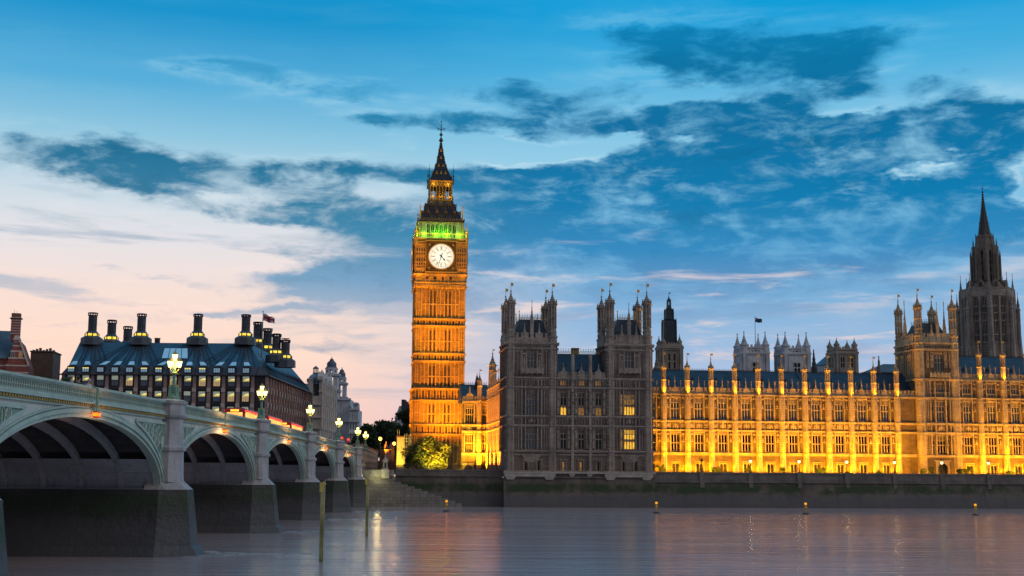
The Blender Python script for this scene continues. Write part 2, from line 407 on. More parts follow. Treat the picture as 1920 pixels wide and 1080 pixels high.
def prof(z0, z1, prs):
    """profile given in fractions of the height"""
    return [(z0 + (z1 - z0) * a, r) for a, r in prs]
def spire_prof(z0, z1, r, knobs=5):
    """crocketed concave spire: knobbly outline"""
    out = [(z0, r * 1.18), (z0 + (z1 - z0) * 0.03, r * 1.25), (z0 + (z1 - z0) * 0.05, r)]
    for k in range(knobs):
        a0 = 0.07 + 0.80 * k / knobs; a1 = 0.07 + 0.80 * (k + 0.8) / knobs; ab = 0.07 + 0.80 * (k + 0.92) / knobs
        rr = lambda a: r * max(0.10, (1 - a) ** 1.7)
        out += [(z0 + (z1 - z0) * a0, rr(a0)), (z0 + (z1 - z0) * a1, rr(a1)), (z0 + (z1 - z0) * ab, rr(a1) * 1.0 + r * 0.13)]
    out += [(z0 + (z1 - z0) * 0.88, r * 0.10), (z0 + (z1 - z0) * 0.93, r * 0.22), (z0 + (z1 - z0) * 0.96, r * 0.07), (z1, r * 0.05)]
    return out
def vane(mb, x, y, z, h=1.6):
    mb.bar((x, y, z - 0.1), (x, y, z + h), 0.08); mb.box(x + 0.04, x + 0.5, y - 0.02, y + 0.02, z + h * 0.6, z + h * 0.92)

def octa_turret(mb, x, y, zb, z1, z2, z3, z4, r, open_top=True):
    """octagonal stair turret: solid shaft to z1, panelled to z2, open lantern to z3, spire to z4"""
    mb.turn(x, y, [(zb, r), (z1 - 0.35, r), (z1 - 0.25, r * 1.15), (z1, r * 1.18), (z1 + 0.05, r * 0.98)])
    zm = (z1 + z2) / 2
    mb.turn(x, y, [(z1, r * 0.86), (zm - 0.2, r * 0.86), (zm - 0.15, r * 0.98), (zm, r), (zm + 0.05, r * 0.84), (z2 - 0.2, r * 0.84), (z2 - 0.1, r * 1.0), (z2, r * 1.02), (z2 + 0.05, r * 0.7)])
    if open_top:
        zq = (z2 + z3) / 2
        for (za, zc) in ((z2, zq), (zq, z3)):
            for i in range(8):
                a = PI / 8 + i * PI / 4
                mb.bar((x + r * 0.74 * math.cos(a), y + r * 0.74 * math.sin(a), za), (x + r * 0.74 * math.cos(a), y + r * 0.74 * math.sin(a), zc), r * 0.26)
            mb.turn(x, y, [(zc - 0.45, r * 0.80), (zc - 0.12, r * 0.9), (zc - 0.02, r * 1.0), (zc + 0.08, r * 0.95)])
            mb.turn(x, y, [(za, r * 0.3), (zc - 0.3, r * 0.3)])
    mb.turn(x, y, spire_prof(z3, z4, r * 0.98, 5))
    for i in range(8):
        a = PI / 8 + i * PI / 4
        mb.turn(x + r * 0.9 * math.cos(a), y + r * 0.9 * math.sin(a), [(z3 - 0.3, 0.13), (z3 + 0.5, 0.13), (z3 + 1.1, 0.02)], 4)

def wall_grid(mb, s0, s1, z0, z1, holes, y, depth=0.45):
    """wall face on plane y with rectangular openings; mb.m gives the material"""
    xs = sorted({s0, s1, *[q for h in holes for q in h[:2]]}); zs = sorted({z0, z1, *[q for h in holes for q in h[2:]]})
    for i in range(len(xs) - 1):
        for j in range(len(zs) - 1):
            cx = (xs[i] + xs[i + 1]) / 2; cz = (zs[j] + zs[j + 1]) / 2
            if any(h[0] < cx < h[1] and h[2] < cz < h[3] for h in holes): continue
            mb.quad((xs[i], y, zs[j]), (xs[i + 1], y, zs[j]), (xs[i + 1], y, zs[j + 1]), (xs[i], y, zs[j + 1]))
    for (a, b, c, d) in holes:
        mb.quad((a, y, c), (a, y + depth, c), (a, y + depth, d), (a, y, d)); mb.quad((b, y, c), (b, y, d), (b, y + depth, d), (b, y + depth, c))
        mb.quad((a, y, c), (b, y, c), (b, y + depth, c), (a, y + depth, c)); mb.quad((a, y, d), (a, y + depth, d), (b, y + depth, d), (b, y, d))

def tracery(w, h, lights, rows=2, big=False, mw=0.15, round_top=False):
    """stone frame: mullions, transoms and cusped heads; local x centred, z from 0, face at y=0"""
    mb = MB(); lw = w / lights; x0 = -w / 2
    for i in range(lights + 1):
        t = mw * (1.15 if i in (0, lights) else 0.9)
        mb.box(x0 + i * lw - t / 2, x0 + i * lw + t / 2, 0, 0.2, 0, h)
    rz = [h * k / rows for k in range(rows + 1)]
    mb.box(x0, x0 + w, 0.01, 0.21, -0.02, mw * 0.7)
    for k in range(rows):
        zt = rz[k + 1] - (0.0 if k < rows - 1 else 0.02)
        mb.box(x0, x0 + w, 0.01, 0.19, zt - mw * 0.8, zt)
        ah = lw * 0.85
        zt -= mw * 0.8
        for i in range(lights):
            a = x0 + i * lw; b = a + lw; c = (a + b) / 2
            L = [(a, zt - ah), (a + lw * 0.07, zt - ah * 0.55), (a + lw * 0.22, zt - ah * 0.25), (c, zt - 0.02), (c, zt + 0.01), (a, zt + 0.01)]
            mb.ex(L, 0.03, 0.16); mb.ex([(2 * c - p[0], p[1]) for p in L][::-1], 0.03, 0.16)
        if big and k == rows - 1:
            for i in range(lights):
                c = x0 + (i + 0.5) * lw
                mb.box(c - 0.045, c + 0.045, 0.04, 0.17, zt - ah - lw * 0.9, zt)
            mb.box(x0, x0 + w, 0.03, 0.17, zt - ah - lw * 0.9 - 0.06, zt - ah - lw * 0.9 + 0.06)
    if round_top:
        ah = w * 0.52; zt = h + 0.02
        n = 8; L = [(x0 - 0.02, zt - ah)]
        for k in range(1, n + 1):
            q = k / n * PI / 2
            L.append((x0 + w / 2 * (1 - math.cos(q)), zt - ah + ah * math.sin(q) ** 0.8 * 0.98))
        L += [(0, zt + 0.1), (x0 - 0.02, zt + 0.1)]
        mb.ex(L, -0.05, 0.22); mb.ex([(-p[0], p[1]) for p in L][::-1], -0.05, 0.22)
    return mb
def pane(w, h, y=0.17):
    mb = MB(); mb.quad((-w / 2, y, 0), (w / 2, y, 0), (w / 2, y, h), (-w / 2, y, h)); return mb
WC = {}
def window(th, s, y, z, w, h, lights, rows, glass=None, big=False, round_top=False, fr=STONE_D, name='window'):
    k = (round(w, 2), round(h, 2), lights, rows, big, round_top, fr.name)
    if k not in WC: WC[k] = tracery(w, h, lights, rows, big, round_top=round_top).mesh('window', fr)
    kp = (round(w, 2), round(h, 2), (glass or GLASS).name)
    if kp not in WC: WC[kp] = pane(w, h).mesh('pane', glass or GLASS)
    o = th.inst(name, WC[k], (s, y, z))
    th.inst('pane', WC[kp], (0, 0, 0), parent=o)
    return o
def small_win_mesh(w, h, fr, glass):
    k = ('small', round(w, 2), round(h, 2), fr.name)
    return k
def ledge(mb, s0, s1, y, z, t=0.28, p=0.28):
    mb.box(s0, s1, y - p, y + 0.02, z - t * 0.45, z + t * 0.3); mb.box(s0, s1, y - p * 0.55, y + 0.02, z - t, z - t * 0.45)
def ribs(mb, s0, s1, y, z0, z1, n, w=0.12, p=0.12):
    """blind gothic panelling"""
    for i in range(n + 1):
        x = s0 + (s1 - s0) * i / n
        mb.box(x - w / 2, x + w / 2, y - p, y + 0.01, z0, z1)
    d = (s1 - s0) / n
    for i in range(n):
        c = s0 + d * (i + .5)
        mb.ex([(c - d / 2, z1 + .01), (c - d / 2, z1 - d * .8), (c, z1 - d * 0.12), (c + d / 2, z1 - d * .8), (c + d / 2, z1 + .01)], y - p * .7, y)
def crenel(mb, s0, s1, y, z0, zt, step=0.95, thick=0.3):
    mb.box(s0, s1, y, y + thick, z0, z0 + (zt - z0) * 0.55)
    n = max(1, int((s1 - s0) / step)); d = (s1 - s0) / n
    for i in range(n):
        mb.box(s0 + d * (i + .2), s0 + d * (i + .8), y + .01, y + thick - .01, z0 + (zt - z0) * 0.55, zt)
        mb.box(s0 + d * (i + .12), s0 + d * (i + .88), y - .05, y + thick + .05, zt - .08, zt + 0.05)
def gablet(mb, s, y, z0, h, w):
    mb.ex([(s - w / 2, z0), (s + w / 2, z0), (s + w / 2, z0 + h * .42), (s + w * .18, z0 + h * .55), (s + .09, z0 + h * .72), (s + .05, z0 + h), (s - .05, z0 + h), (s - .09, z0 + h * .72), (s - w * .18, z0 + h * .55), (s - w / 2, z0 + h * .42)], y - .06, y + .34)
    mb.box(s - .2, s + .2, y - .14, y - .05, z0 + h * .42, z0 + h * .55)
def niche(mb, s, y, z0, z1, w):
    """dark statue niche: canopy, figure and plinth"""
    mb.box(s - w / 2, s - w / 2 + .1, y - .18, y, z0, z1); mb.box(s + w / 2 - .1, s + w / 2, y - .18, y, z0, z1)
    n = max(1, int((z1 - z0) / 1.6)); d = (z1 - z0) / n
    for i in range(n):
        z = z0 + i * d
        mb.box(s - w / 2 + .05, s + w / 2 - .05, y - .26, y, z, z + .16)
        mb.turn(s, y - .08, [(z + .16, .16), (z + d * .35, .2), (z + d * .6, .17), (z + d * .68, .09), (z + d * .78, .1), (z + d * .84, .03)], 6)
        mb.box(s - w / 2 + .05, s + w / 2 - .05, y - .22, y, z + d * .9, z + d)
def shield(mb, s, y, z0, z1, w):
    """carved arms: crowned shield with two supporters in relief"""
    c = (z0 + z1) / 2; h = z1 - z0
    mb.ex([(s - w * .13, z1 - h * .25), (s - w * .13, c - h * .08), (s, z0 + h * .12), (s + w * .13, c - h * .08), (s + w * .13, z1 - h * .25)], y - .2, y)
    mb.box(s - w * .09, s + w * .09, y - .17, y, z1 - h * .22, z1 - h * .06)
    for sg in (-1, 1):
        mb.tube([(s + sg * w * .20, y - .08, z0 + h * .1), (s + sg * w * .27, y - .1, c - h * .08), (s + sg * w * .2, y - .12, c + h * .12), (s + sg * w * .28, y - .1, z1 - h * .15)], [.07, .13, .12, .09], 5)
        mb.tube([(s + sg * w * .24, y - .1, c), (s + sg * w * .4, y - .08, c + h * .18)], [.07, .04], 5)
        mb.tube([(s + sg * w * .27, y - .1, c - h * .05), (s + sg * w * .42, y - .08, z0 + h * .15)], [.09, .04], 5)
def cresting(mb, s0, s1, y, z, h=0.9, step=0.55):
    n = max(1, int((s1 - s0) / step)); d = (s1 - s0) / n
    mb.box(s0, s1, y - .03, y + .03, z, z + .08); mb.box(s0, s1, y - .025, y + .025, z + h * .5, z + h * .58)
    for i in range(n + 1):
        x = s0 + i * d
        mb.box(x - .035, x + .035, y - .02, y + .02, z, z + h); mb.ball((x, y, z + h), .09, 5)
        if i < n: mb.box(x + d / 2 - .12, x + d / 2 + .12, y - .015, y + .015, z + h * .2, z + h * .38)
def iron_roof_box(mb, s0, s1, y0, y1, z0, z1, inset_s, inset_y0, inset_y1):
    mb.loft([[(s0, y0, z0), (s1, y0, z0), (s1, y1, z0), (s0, y1, z0)], [(s0 + inset_s, y0 + inset_y0, z1), (s1 - inset_s, y0 + inset_y0, z1), (s1 - inset_s, y1 - inset_y1, z1), (s0 + inset_s, y1 - inset_y1, z1)]])

# ------------------------------------------------------------------ river front, north pavilion (unlit)
def pavilion():
    y = 0.0
    s0 = 0.0; s1 = S(1224.5, 0); base = ((s0 + s1) / 2, 6, GZ)
    T = Thing('palace_pavilion', 'unlit grey-brown gothic pavilion with two pinnacled square towers rising straight from the river wall', 'palace', PAL, base)
    zz = lambda py, px=1085: Zp(px, py, 0)
    zb = zz(884); z1 = zz(845.5); z2 = zz(798); z3 = zz(780.5); z4 = zz(726.5); z5 = zz(709)
    tl1 = S(1045, 0); tr0 = S(1136, 0)
    # heights of the towers
    t_top = Zp(990, 643, 0); t_fr = Zp(990, 652.5, 0); t_cr = Zp(990, 630, 0)
    W = MB(); W.m = 0
    holes = []; wins = []
    def add(sc, z, w, h, lights, rows, g, big=False, rt=False, yy=0.0):
        holes.append((sc - w / 2, sc + w / 2, z, z + h)); wins.append((sc, z, w, h, lights, rows, g, big, rt))
    mids = [S(q, 0) for q in (1056.5, 1090, 1122.5)]
    for i, c in enumerate(mids):
        w = 1.25
        add(c, zz(843), w, zz(802) - zz(843), 2, 2, GLASS_D, True)
        # upper window: the top half dark, the lower half lit
        zq = zz(761)
        add(c, zq, w, zz(734) - zq, 2, 1, GLASS_D, True)
        add(c, zz(779), w, zq - zz(779) - .15, 2, 1, [LITWIN, LITDIM, LITDIM][i])
        add(c, zz(723.5), w, zz(712) - zz(723.5), 3, 1, LITDIM)
    tc = [(0 + tl1) / 2, (tr0 + s1) / 2]
    for k, c in enumerate(tc):
        px = (999, 1180)[k]
        gl = (GLASS, LITWIN)[k]
        for (pb, pt) in ((843, 804), (779, 738)):
            zq = zz((pb + pt) / 2 + 2, px)
            add(c, zq + .08, 2.25, zz(pt, px) - zq - .08, 4, 1, gl if k and pb > 800 else ((GLASS, LITDIM)[k]), True)
            add(c, zz(pb, px), 2.25, zq - zz(pb, px) - .08, 4, 1, gl)
            for sg in (-1, 1):
                add(c + sg * 1.6, zz(pb, px), .5, zz(pt, px) - zz(pb, px), 1, 2, GLASS if (not k or sg > 0) else LITDIM)
        # big traceried window high in the tower
        add(c, Zp(px, 691, 0), 1.9, Zp(px, 658, 0) - Zp(px, 691, 0), 3, 2, GLASS, True, True)
    # main front, towers, middle
    lowh = [h for h in holes if h[3] < z5 + .3]; hih = [h for h in holes if h[3] >= z5 + .3]
    zsill = Zp(1085, 882.5, 0); zlow = zz(866)
    sm = [S(q, 0) for q in (986.5, 1010.5, 1056.5, 1089, 1122, 1169, 1192)]
    for c in sm: lowh.append((c - .28, c + .28, zsill, zlow))
    wall_grid(W, s0, s1, zb - 1.2, z5, lowh, y)
    for (a, b) in ((s0, tl1), (tr0, s1)): wall_grid(W, a, b, z5, t_top, [h for h in hih if a < h[0] < b], y)
    # tower sides and backs
    dT = 10.0
    for (a, b) in ((s0, tl1), (tr0, s1)):
        for x in (a, b):
            W.quad((x, y, z5 if x in (tl1, tr0) else zb - 1.2), (x, y + dT, z5 if x in (tl1, tr0) else zb - 1.2), (x, y + dT, t_top), (x, y, t_top))
        W.quad((a, y + dT, z5), (b, y + dT, z5), (b, y + dT, t_top), (a, y + dT, t_top))
        W.quad((a, y, t_top - .01), (b, y, t_top - .01), (b, y + dT, t_top - .01), (a, y + dT, t_top - .01))
        for x, sg in ((a, -1), (b, 1)):   # string courses and ribs on the flanks
            for z in ([z1, z2, z3, z4] if x in (s0, s1) else []) + [z5, t_fr, t_top]:
                W.box(*sorted((x, x + sg * .25)), y, y + dT, z - .25, z + .05)
            for q in range(9):
                yy = y + .8 + q * (dT - 1.6) / 8
                W.box(*sorted((x, x + sg * .12)), yy - .07, yy + .07, (z1 if x in (s0, s1) else z5), t_top)
    W.quad((s1, y + dT, zb - 1), (s1, y + 14, zb - 1), (s1, y + 14, z5), (s1, y + dT, z5))
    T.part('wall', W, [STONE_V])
    D = MB()
    for z in (z1, z2, z3, z4, z5): ledge(D, s0 - .2, s1 + .2, y, z, .38, .38)
    ledge(D, s0 - .3, s1 + .3, y, zb, .5, .5); ledge(D, s0 - .2, s1 + .2, y, z1 - .75, .25, .22)
    for (a, b) in ((s0, tl1), (tr0, s1)):
        ledge(D, a - .3, b + .3, y, t_top, .5, .5); ledge(D, a - .2, b + .2, y, t_fr, .35, .35)
        ribs(D, a + 1.2, b - 1.2, y, t_fr + .1, t_top - .5, 12, .1)
    ribs(D, tl1, tr0, y, z4 + .2, z5 - .4, 18, .12)
    # panelled piers between windows
    for c in mids:
        for sg in (-1, 1):
            niche(D, c + sg * 1.12, y, z1 + .5, z2 - .4, .5); niche(D, c + sg * 1.12, y, z3 + .4, z4 - .5, .5)
    mp = [(mids[0] + mids[1]) / 2, (mids[1] + mids[2]) / 2]
    for x in mp:
        D.box(x - .28, x + .28, y - .35, y, zb, z5); D.turn(x, y - .3, [(z5 - .5, .42), (z5 + 1.4, .36), (Zp(1090, 670, 0), .34), (Zp(1090, 669, 0), .42), (Zp(1090, 664, 0), .05)], 8)
        niche(D, x, y - .4, z1 + 1.5, z2 - .6, .5); niche(D, x, y - .4, z3 + 1.0, z4 - .8, .5)
    ribs(D, tl1 + .4, tr0 - .4, y, z2 + .15, z3 - .35, 16, .1)
    for k, c in enumerate(tc):
        a, b = ((s0, tl1), (tr0, s1))[k]
        D.m = 0
        for (za, zc) in ((z1 + .2, z2 - .4), (z2 + .15, z3 - .4), (z3 + .2, z4 - .4), (z4 + .15, z5 - .4)):
            for sg in (-1, 1):
                D.box(c + sg * 1.25 - .1, c + sg * 1.25 + .1, y - .4, y, za, zc); D.box(c + sg * 1.98 - .1, c + sg * 1.98 + .1, y - .22, y, za, zc)
                ribs(D, min(c + sg * 2.1, c + sg * 3.6), max(c + sg * 2.1, c + sg * 3.6), y, za, zc, 3, .12)
        ribs(D, c - 1.9, c + 1.9, y, z4 + .2, z5 - .4, 8, .1); shield(D, c, y - .1, z2 + .2, z3 - .35, 2.2)
        # splayed oriel foot under the window bay
        D.loft([[(c - 1.1, y - .02, z1 - 2.3), (c + 1.1, y - .02, z1 - 2.3), (c + 1.1, y + .1, z1 - 2.3), (c - 1.1, y + .1, z1 - 2.3)], [(c - 2.0, y - .5, z1 - .8), (c + 2.0, y - .5, z1 - .8), (c + 2.0, y + .1, z1 - .8), (c - 2.0, y + .1, z1 - .8)]])
        # balcony and niches of the tower stage
        zbal = Zp((999, 1180)[k], 698, 0)
        D.box(c - 2.3, c + 2.3, y - .7, y, zbal - .2, zbal); D.box(c - 2.3, c + 2.3, y - .7, y - .58, zbal, zbal + .75)
        for q in range(5): D.box(c - 2.3 + q * 1.06, c - 2.3 + q * 1.06 + .36, y - .8, y - .5, zbal - .35, zbal + .9)
        for sg in (-1, 1):
            niche(D, c + sg * 1.55, y, Zp(999, 690, 0), t_fr - 1.0, .75); D.box(c + sg * 2.05 - .1, c + sg * 2.05 + .1, y - .2, y, zbal, t_fr); D.box(c + sg * 1.08 - .1, c + sg * 1.08 + .1, y - .2, y, zbal, t_fr)
            ribs(D, min(c + sg * 2.3, c + sg * 3.7), max(c + sg * 2.3, c + sg * 3.7), y, z5 + .2, t_fr - .4, 2, .13)
    # small ground windows: hood moulds
    for c in sm:
        D.box(c - .62, c - .5, y - .14, y, zsill, zlow + .3); D.box(c + .5, c + .62, y - .14, y, zsill, zlow + .3); D.box(c - .75, c + .75, y - .2, y, zlow + .3, zlow + .46)
        D.box(c - .28, c - .2, y + .05, y + .3, zsill, zlow); D.box(c + .2, c + .28, y + .05, y + .3, zsill, zlow)
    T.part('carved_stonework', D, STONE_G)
    for i, c in enumerate(sm):
        T.inst('ground_window', pane(.56, zlow - zsill, .3).mesh('ground_window', LITDIM if i in (2, 3) else GLASS_D), (c, y, zsill))
    for q in wins: window(T, q[0], y + .15, q[1], q[2], q[3], q[4], q[5], q[6], q[7], q[8], STONE_G)
    # corner turrets: each tower has four
    def turret(x, yy, full, px, tops):
        m_ = MB(); r = 1.02
        za, zb2, zc, zd = tops
        m_.turn(x, yy, [((zb - 1.2) if full else z5 - 1, r), (t_top - .3, r), (t_top, r * 1.2), (t_top + .2, r)])
        zlist = [z1, z2, z3, z4, z5, t_fr] if full else [t_fr]
        for z in zlist: m_.turn(x, yy, [(z - .35, r * 1.02), (z - .2, r * 1.16), (z + .08, r * 1.18), (z + .1, r)])
        for i in range(8):                                     # panel ribs on the corners
            a = PI / 8 + i * PI / 4
            m_.bar((x + r * math.cos(a), yy + r * math.sin(a), (zb if full else z5)), (x + r * math.cos(a), yy + r * math.sin(a), t_top - .3), .16)
        octa_turret(m_, x, yy, t_top, za, zb2, zc, zd, r * .98)
        o = T.part('turret', m_, STONE_G)
        v = MB(); vane(v, x, yy, zd - .3, 1.9)
        T.part('weather_vane', v, GILT, parent=o)
    zt = lambda py, px: Zp(px, py, 0)
    for k, (a, b) in enumerate(((s0, tl1), (tr0, s1))):
        px = (966, 1145)[k]
        tops = (zt(629, px), zt(612, px), zt(568.5, px), zt(543, px))
        for (x, full) in ((a + 1.0, 1), (b - 1.0, 1)): turret(x, y + .55, full, px, tops)
        for x in (a + 1.0, b - 1.0): turret(x, y + dT - .9, 0, px, tops)
        # crenellated parapet, gablets and central pinnacle between the turrets
        m_ = MB(); zc = t_top + .1
        h = t_cr - t_top + .5
        crenel(m_, a + 1.8, b - 1.8, y - .1, zc, zc + h, .9)
        crenel(m_, a + 1.8, b - 1.8, y + dT - .3, zc, zc + h, .9)
        m_.box(a - .1, a + .25, y + 1.4, y + dT - 1.6, zc, zc + h * .7); m_.box(b - .25, b + .1, y + 1.4, y + dT - 1.6, zc, zc + h * .7)
        for q in range(7):
            yy = y + 1.6 + q * 1.0
            m_.box(a - .1, a + .25, yy, yy + .55, zc + h * .7, zc + h); m_.box(b - .25, b + .1, yy, yy + .55, zc + h * .7, zc + h)
        c = (a + b) / 2
        for sg in (-1, 1): gablet(m_, c + sg * 1.5, y - .1, zc, h * 2.1, 1.3)
        m_.box(c - .35, c + .35, y - .2, y + .4, zc, zc + h * 2.2); m_.turn(c, y + .1, spire_prof(zc + h * 2.2, zc + h * 4.6, .42, 4), 6)
        for sx in (a + .1, b - .1): m_.turn(sx, y + dT / 2, spire_prof(zc + h, zc + h * 3.4, .4, 4), 6)
        T.part('parapet', m_, STONE_G)
        m_ = MB(); zr = zt(597, px + 30)
        iron_roof_box(m_, a + 1.0, b - 1.0, y + .9, y + dT - .9, zc, zr, 2.0, 1.6, 1.6)
        for q in range(4):
            x = a + 3.2 + q * 1.5
            m_.box(x - .05, x + .05, y + 1.0, y + 1.1, zc, zc + .1)
        o = T.part('tower_roof', m_, IRON_ROOF)
        m_ = MB(); cresting(m_, a + 3.1, b - 3.1, y + 2.5, zr, 1.0, .5); cresting(m_, a + 3.1, b - 3.1, y + dT - 2.5, zr, 1.0, .5)
        for (x, yy) in ((a + 3.0, y + 2.5), (b - 3.0, y + 2.5), (a + 3.0, y + dT - 2.5), (b - 3.0, y + dT - 2.5)): m_.turn(x, yy, [(zr, .12), (zr + 1.6, .06), (zr + 1.7, .16), (zr + 1.9, .02)], 6)
        T.part('cresting', m_, GILT, parent=o)
    # middle parapet, roof, chimney
    m_ = MB(); h = zt(698, 1090) - z5; crenel(m_, tl1, tr0, y - .1, z5 + .1, z5 + h, .8)
    for x in mids: gablet(m_, x, y - .12, z5, h * 2.5, 1.3)
    T.part('parapet', m_, STONE_G)
    zr = Zp(1090, 664.5, 5.0); m_ = MB()
    m_.loft([[(tl1 - .0, y + .6, z5 + .2), (tr0, y + .6, z5 + .2), (tr0, y + 13, z5 + .2), (tl1, y + 13, z5 + .2)], [(tl1, y + 5, zr), (tr0, y + 5, zr), (tr0, y + 9, zr), (tl1, y + 9, zr)]])
    for q in range(3):
        for r_ in range(2):
            x = tl1 + 1.4 + q * 3.2 + r_ * .7; m_.box(x - .22, x + .22, y + 1.6 + r_, y + 2.6 + r_, z5 + 1.4 + r_ * 1.1, z5 + 2.0 + r_ * 1.1)
    o = T.part('roof', m_, IRON_ROOF)
    m_ = MB(); cresting(m_, tl1, tr0, y + 5, zr, 1.1, .5); T.part('cresting', m_, GILT, parent=o)
    m_ = MB(); cs = S(1080, 5); m_.box(cs - .7, cs + .7, y + 5.4, y + 6.8, zr - 1, Zp(1080, 653, 5)); m_.box(cs - .8, cs + .8, y + 5.3, y + 6.9, Zp(1080, 654, 5), Zp(1080, 652, 5)); T.part('chimney', m_, STONE_D, parent=o)
    return T, z1, z5
PAV, Z_L1, Z_L5 = pavilion()

# ------------------------------------------------------------------ river front wings (floodlit)
WD = 9.0                      # the wing stands this far behind the terrace wall
def wing_z(py, px=1467): return Zp(px, py, WD)
BAY0 = S(1245.3, WD - .7); BAY = (S(1684.3, WD - .7) - BAY0) / 10
def wing(name, label, tx, s0, s1, storeys, base_s):
    """tx: turret positions; windows stand half way between them"""
    y = WD
    T = Thing(name, label, 'palace', PAL, (base_s, y + 5, GZ))
    zb = GZ - .1; z1 = wing_z(850.5); z1b = wing_z(853.5); z2 = wing_z(808); z3 = wing_z(791); z4 = wing_z(741.5)
    zt = wing_z(729.5)
    if storeys == 3: z5 = Zp(1841, 713.5, WD); ztop = Zp(1841, 702, WD)
    else: z5 = z4; ztop = zt
    wc = [(tx[i] + tx[i + 1]) / 2 for i in range(len(tx) - 1)]
    wc = [c for c in wc if s0 < c < s1]
    W = MB(); H = []
    ww = 1.85; zd0 = GZ + .1; zd1 = wing_z(868.5)
    for c in wc:
        H += [(c - ww / 2, c + ww / 2, z1 + .3, z2 - .75), (c - ww / 2, c + ww / 2, z3 + .25, z4 - .6), (c - .75, c + .75, zd0, zd1)]
        if storeys == 3: H.append((c - ww / 2, c + ww / 2, z4 + 1.0, z5 - .6))
    wall_grid(W, s0, s1, zb, z5 + .3, H, y)
    W.quad((s0, y, zb), (s0, y + 12, zb), (s0, y + 12, z5), (s0, y, z5)); W.quad((s1, y, zb), (s1, y + 12, zb), (s1, y + 12, z5), (s1, y, z5))
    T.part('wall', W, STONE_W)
    D = MB()
    for z in (z1, z2, z3, z4) + ((z5,) if storeys == 3 else ()): ledge(D, s0, s1, y, z, .34, .34)
    ledge(D, s0, s1, y, z1b, .2, .2)
    D.box(s0, s1, y - .12, y, zb, zb + .5)
    zst = [(z1 + .12, z2 - .36), (z3 + .12, z4 - .36)] + ([(z4 + .15, z5 - .36)] if storeys == 3 else [])
    for c in wc:
        for (za, zc) in zst:
            for sg in (-1, 1):
                x = c + sg * (ww / 2 + .16)
                D.box(x - .1, x + .1, y - .2, y, za, zc)
                # panelled strip with a statue niche between window and buttress
                x2 = c + sg * (ww / 2 + .72)
                D.box(x2 + sg * .42 - .07, x2 + sg * .42 + .07, y - .14, y, za, zc)
                D.box(x2 - .28, x2 + .28, y - .34, y, za + (zc - za) * .5, za + (zc - za) * .5 + .22)
                D.turn(x2, y - .2, [(za + (zc - za) * .5 + .22, .13), (za + (zc - za) * .62, .17), (za + (zc - za) * .68, .08), (za + (zc - za) * .72, .1), (za + (zc - za) * .74, .02)], 6)
                D.turn(x2, y - .15, [(zc - .7, .25), (zc - .35, .3), (zc - .3, .1), (zc + .05, .05)], 6)
            D.box(c - ww / 2 - .1, c + ww / 2 + .1, y - .16, y, zc - .28, zc - .12)
        # frieze with carved arms
        for sg in (-1, 1):
            for x in (c + sg * (ww / 2 + .16), c + sg * (ww / 2 + 1.1)): D.box(x - .08, x + .08, y - .18, y, z2 + .1, z3 - .3)
            shield(D, c + sg * (ww / 2 + .65), y, z2 + .25, z3 - .4, .9)
        shield(D, c, y - .03, z2 + .12, z3 - .3, 1.9)
        # door hood
        D.box(c - 1.05, c + 1.05, y - .3, y, zd1 + .12, zd1 + .3); D.box(c - .95, c - .8, y - .16, y, zd0, zd1 + .12); D.box(c + .8, c + .95, y - .16, y, zd0, zd1 + .12)
        if storeys == 3: ribs(D, c - ww / 2, c + ww / 2, y, z4 + .2, z4 + .95, 5, .09)
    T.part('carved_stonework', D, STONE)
    for c in wc:
        window(T, c, y + .15, z1 + .3, ww, z2 - z1 - 1.05, 3, 2, GLASS_D, fr=STONE)
        window(T, c, y + .15, z3 + .25, ww, z4 - z3 - .85, 3, 2, GLASS, True, fr=STONE)
        if storeys == 3: window(T, c, y + .15, z4 + 1.0, ww, z5 - z4 - 1.6, 3, 1, GLASS, True, fr=STONE)
        window(T, c, y + .12, zd0, 1.5, zd1 - zd0, 2, 1, GLASS_D, fr=STONE, name='ground_window')
    # buttress turrets
    up = z5 - z4
    key = 'tur%d' % storeys
    m_ = MB(); r = .58
    zz1 = wing_z(723.5) + up; zz2 = wing_z(716) + up; za = wing_z(694) + up; zp = wing_z(674) + up
    m_.turn(0, 0, [(zb, r * 1.1), (z1 - .3, r * 1.1), (z1, r * 1.2), (z1 + .1, r), (z5 + .0, r)])
    m_.box(-r * .8, r * .8, 0, .8, zb, z5)
    for z in [z1, z2, z3, z4] + ([z5] if up else []): m_.turn(0, 0, [(z - .34, r * 1.02), (z - .16, r * 1.2), (z + .1, r * 1.2), (z + .12, r)])
    for (za_, zc_) in zst:
        for i in range(8):
            a = PI / 8 + i * PI / 4
            m_.bar((r * math.cos(a), r * math.sin(a), za_), (r * math.cos(a), r * math.sin(a), zc_), .1)
        m_.turn(0, 0, [((za_ + zc_) / 2 - .1, r * 1.0), ((za_ + zc_) / 2, r * 1.12), ((za_ + zc_) / 2 + .1, r)])
    m_.turn(0, 0, [(z5, r * .98), (zz1, r * .98), (zz2 - .2, r * .95), (zz2, r * 1.12), (zz2 + .08, r * .8)])
    for i in range(8):
        a = PI / 8 + i * PI / 4
        m_.bar((r * .78 * math.cos(a), r * .78 * math.sin(a), zz2), (r * .78 * math.cos(a), r * .78 * math.sin(a), za), .14)
        m_.turn(r * .95 * math.cos(a), r * .95 * math.sin(a), [(za - .2, .09), (za + .35, .08), (za + .7, .01)], 4)
    m_.turn(0, 0, [(zz2, r * .5), (za, r * .5)])
    m_.turn(0, 0, [(za - .35, r * .85), (za - .1, r * 1.08), (za, r * 1.08)]); m_.turn(0, 0, spire_prof(za, zp, r * .98, 4))
    me = m_.mesh('turret', STONE)
    v = MB(); vane(v, 0, 0, zp - .2, 1.2); vme = v.mesh('weather_vane', GILT)
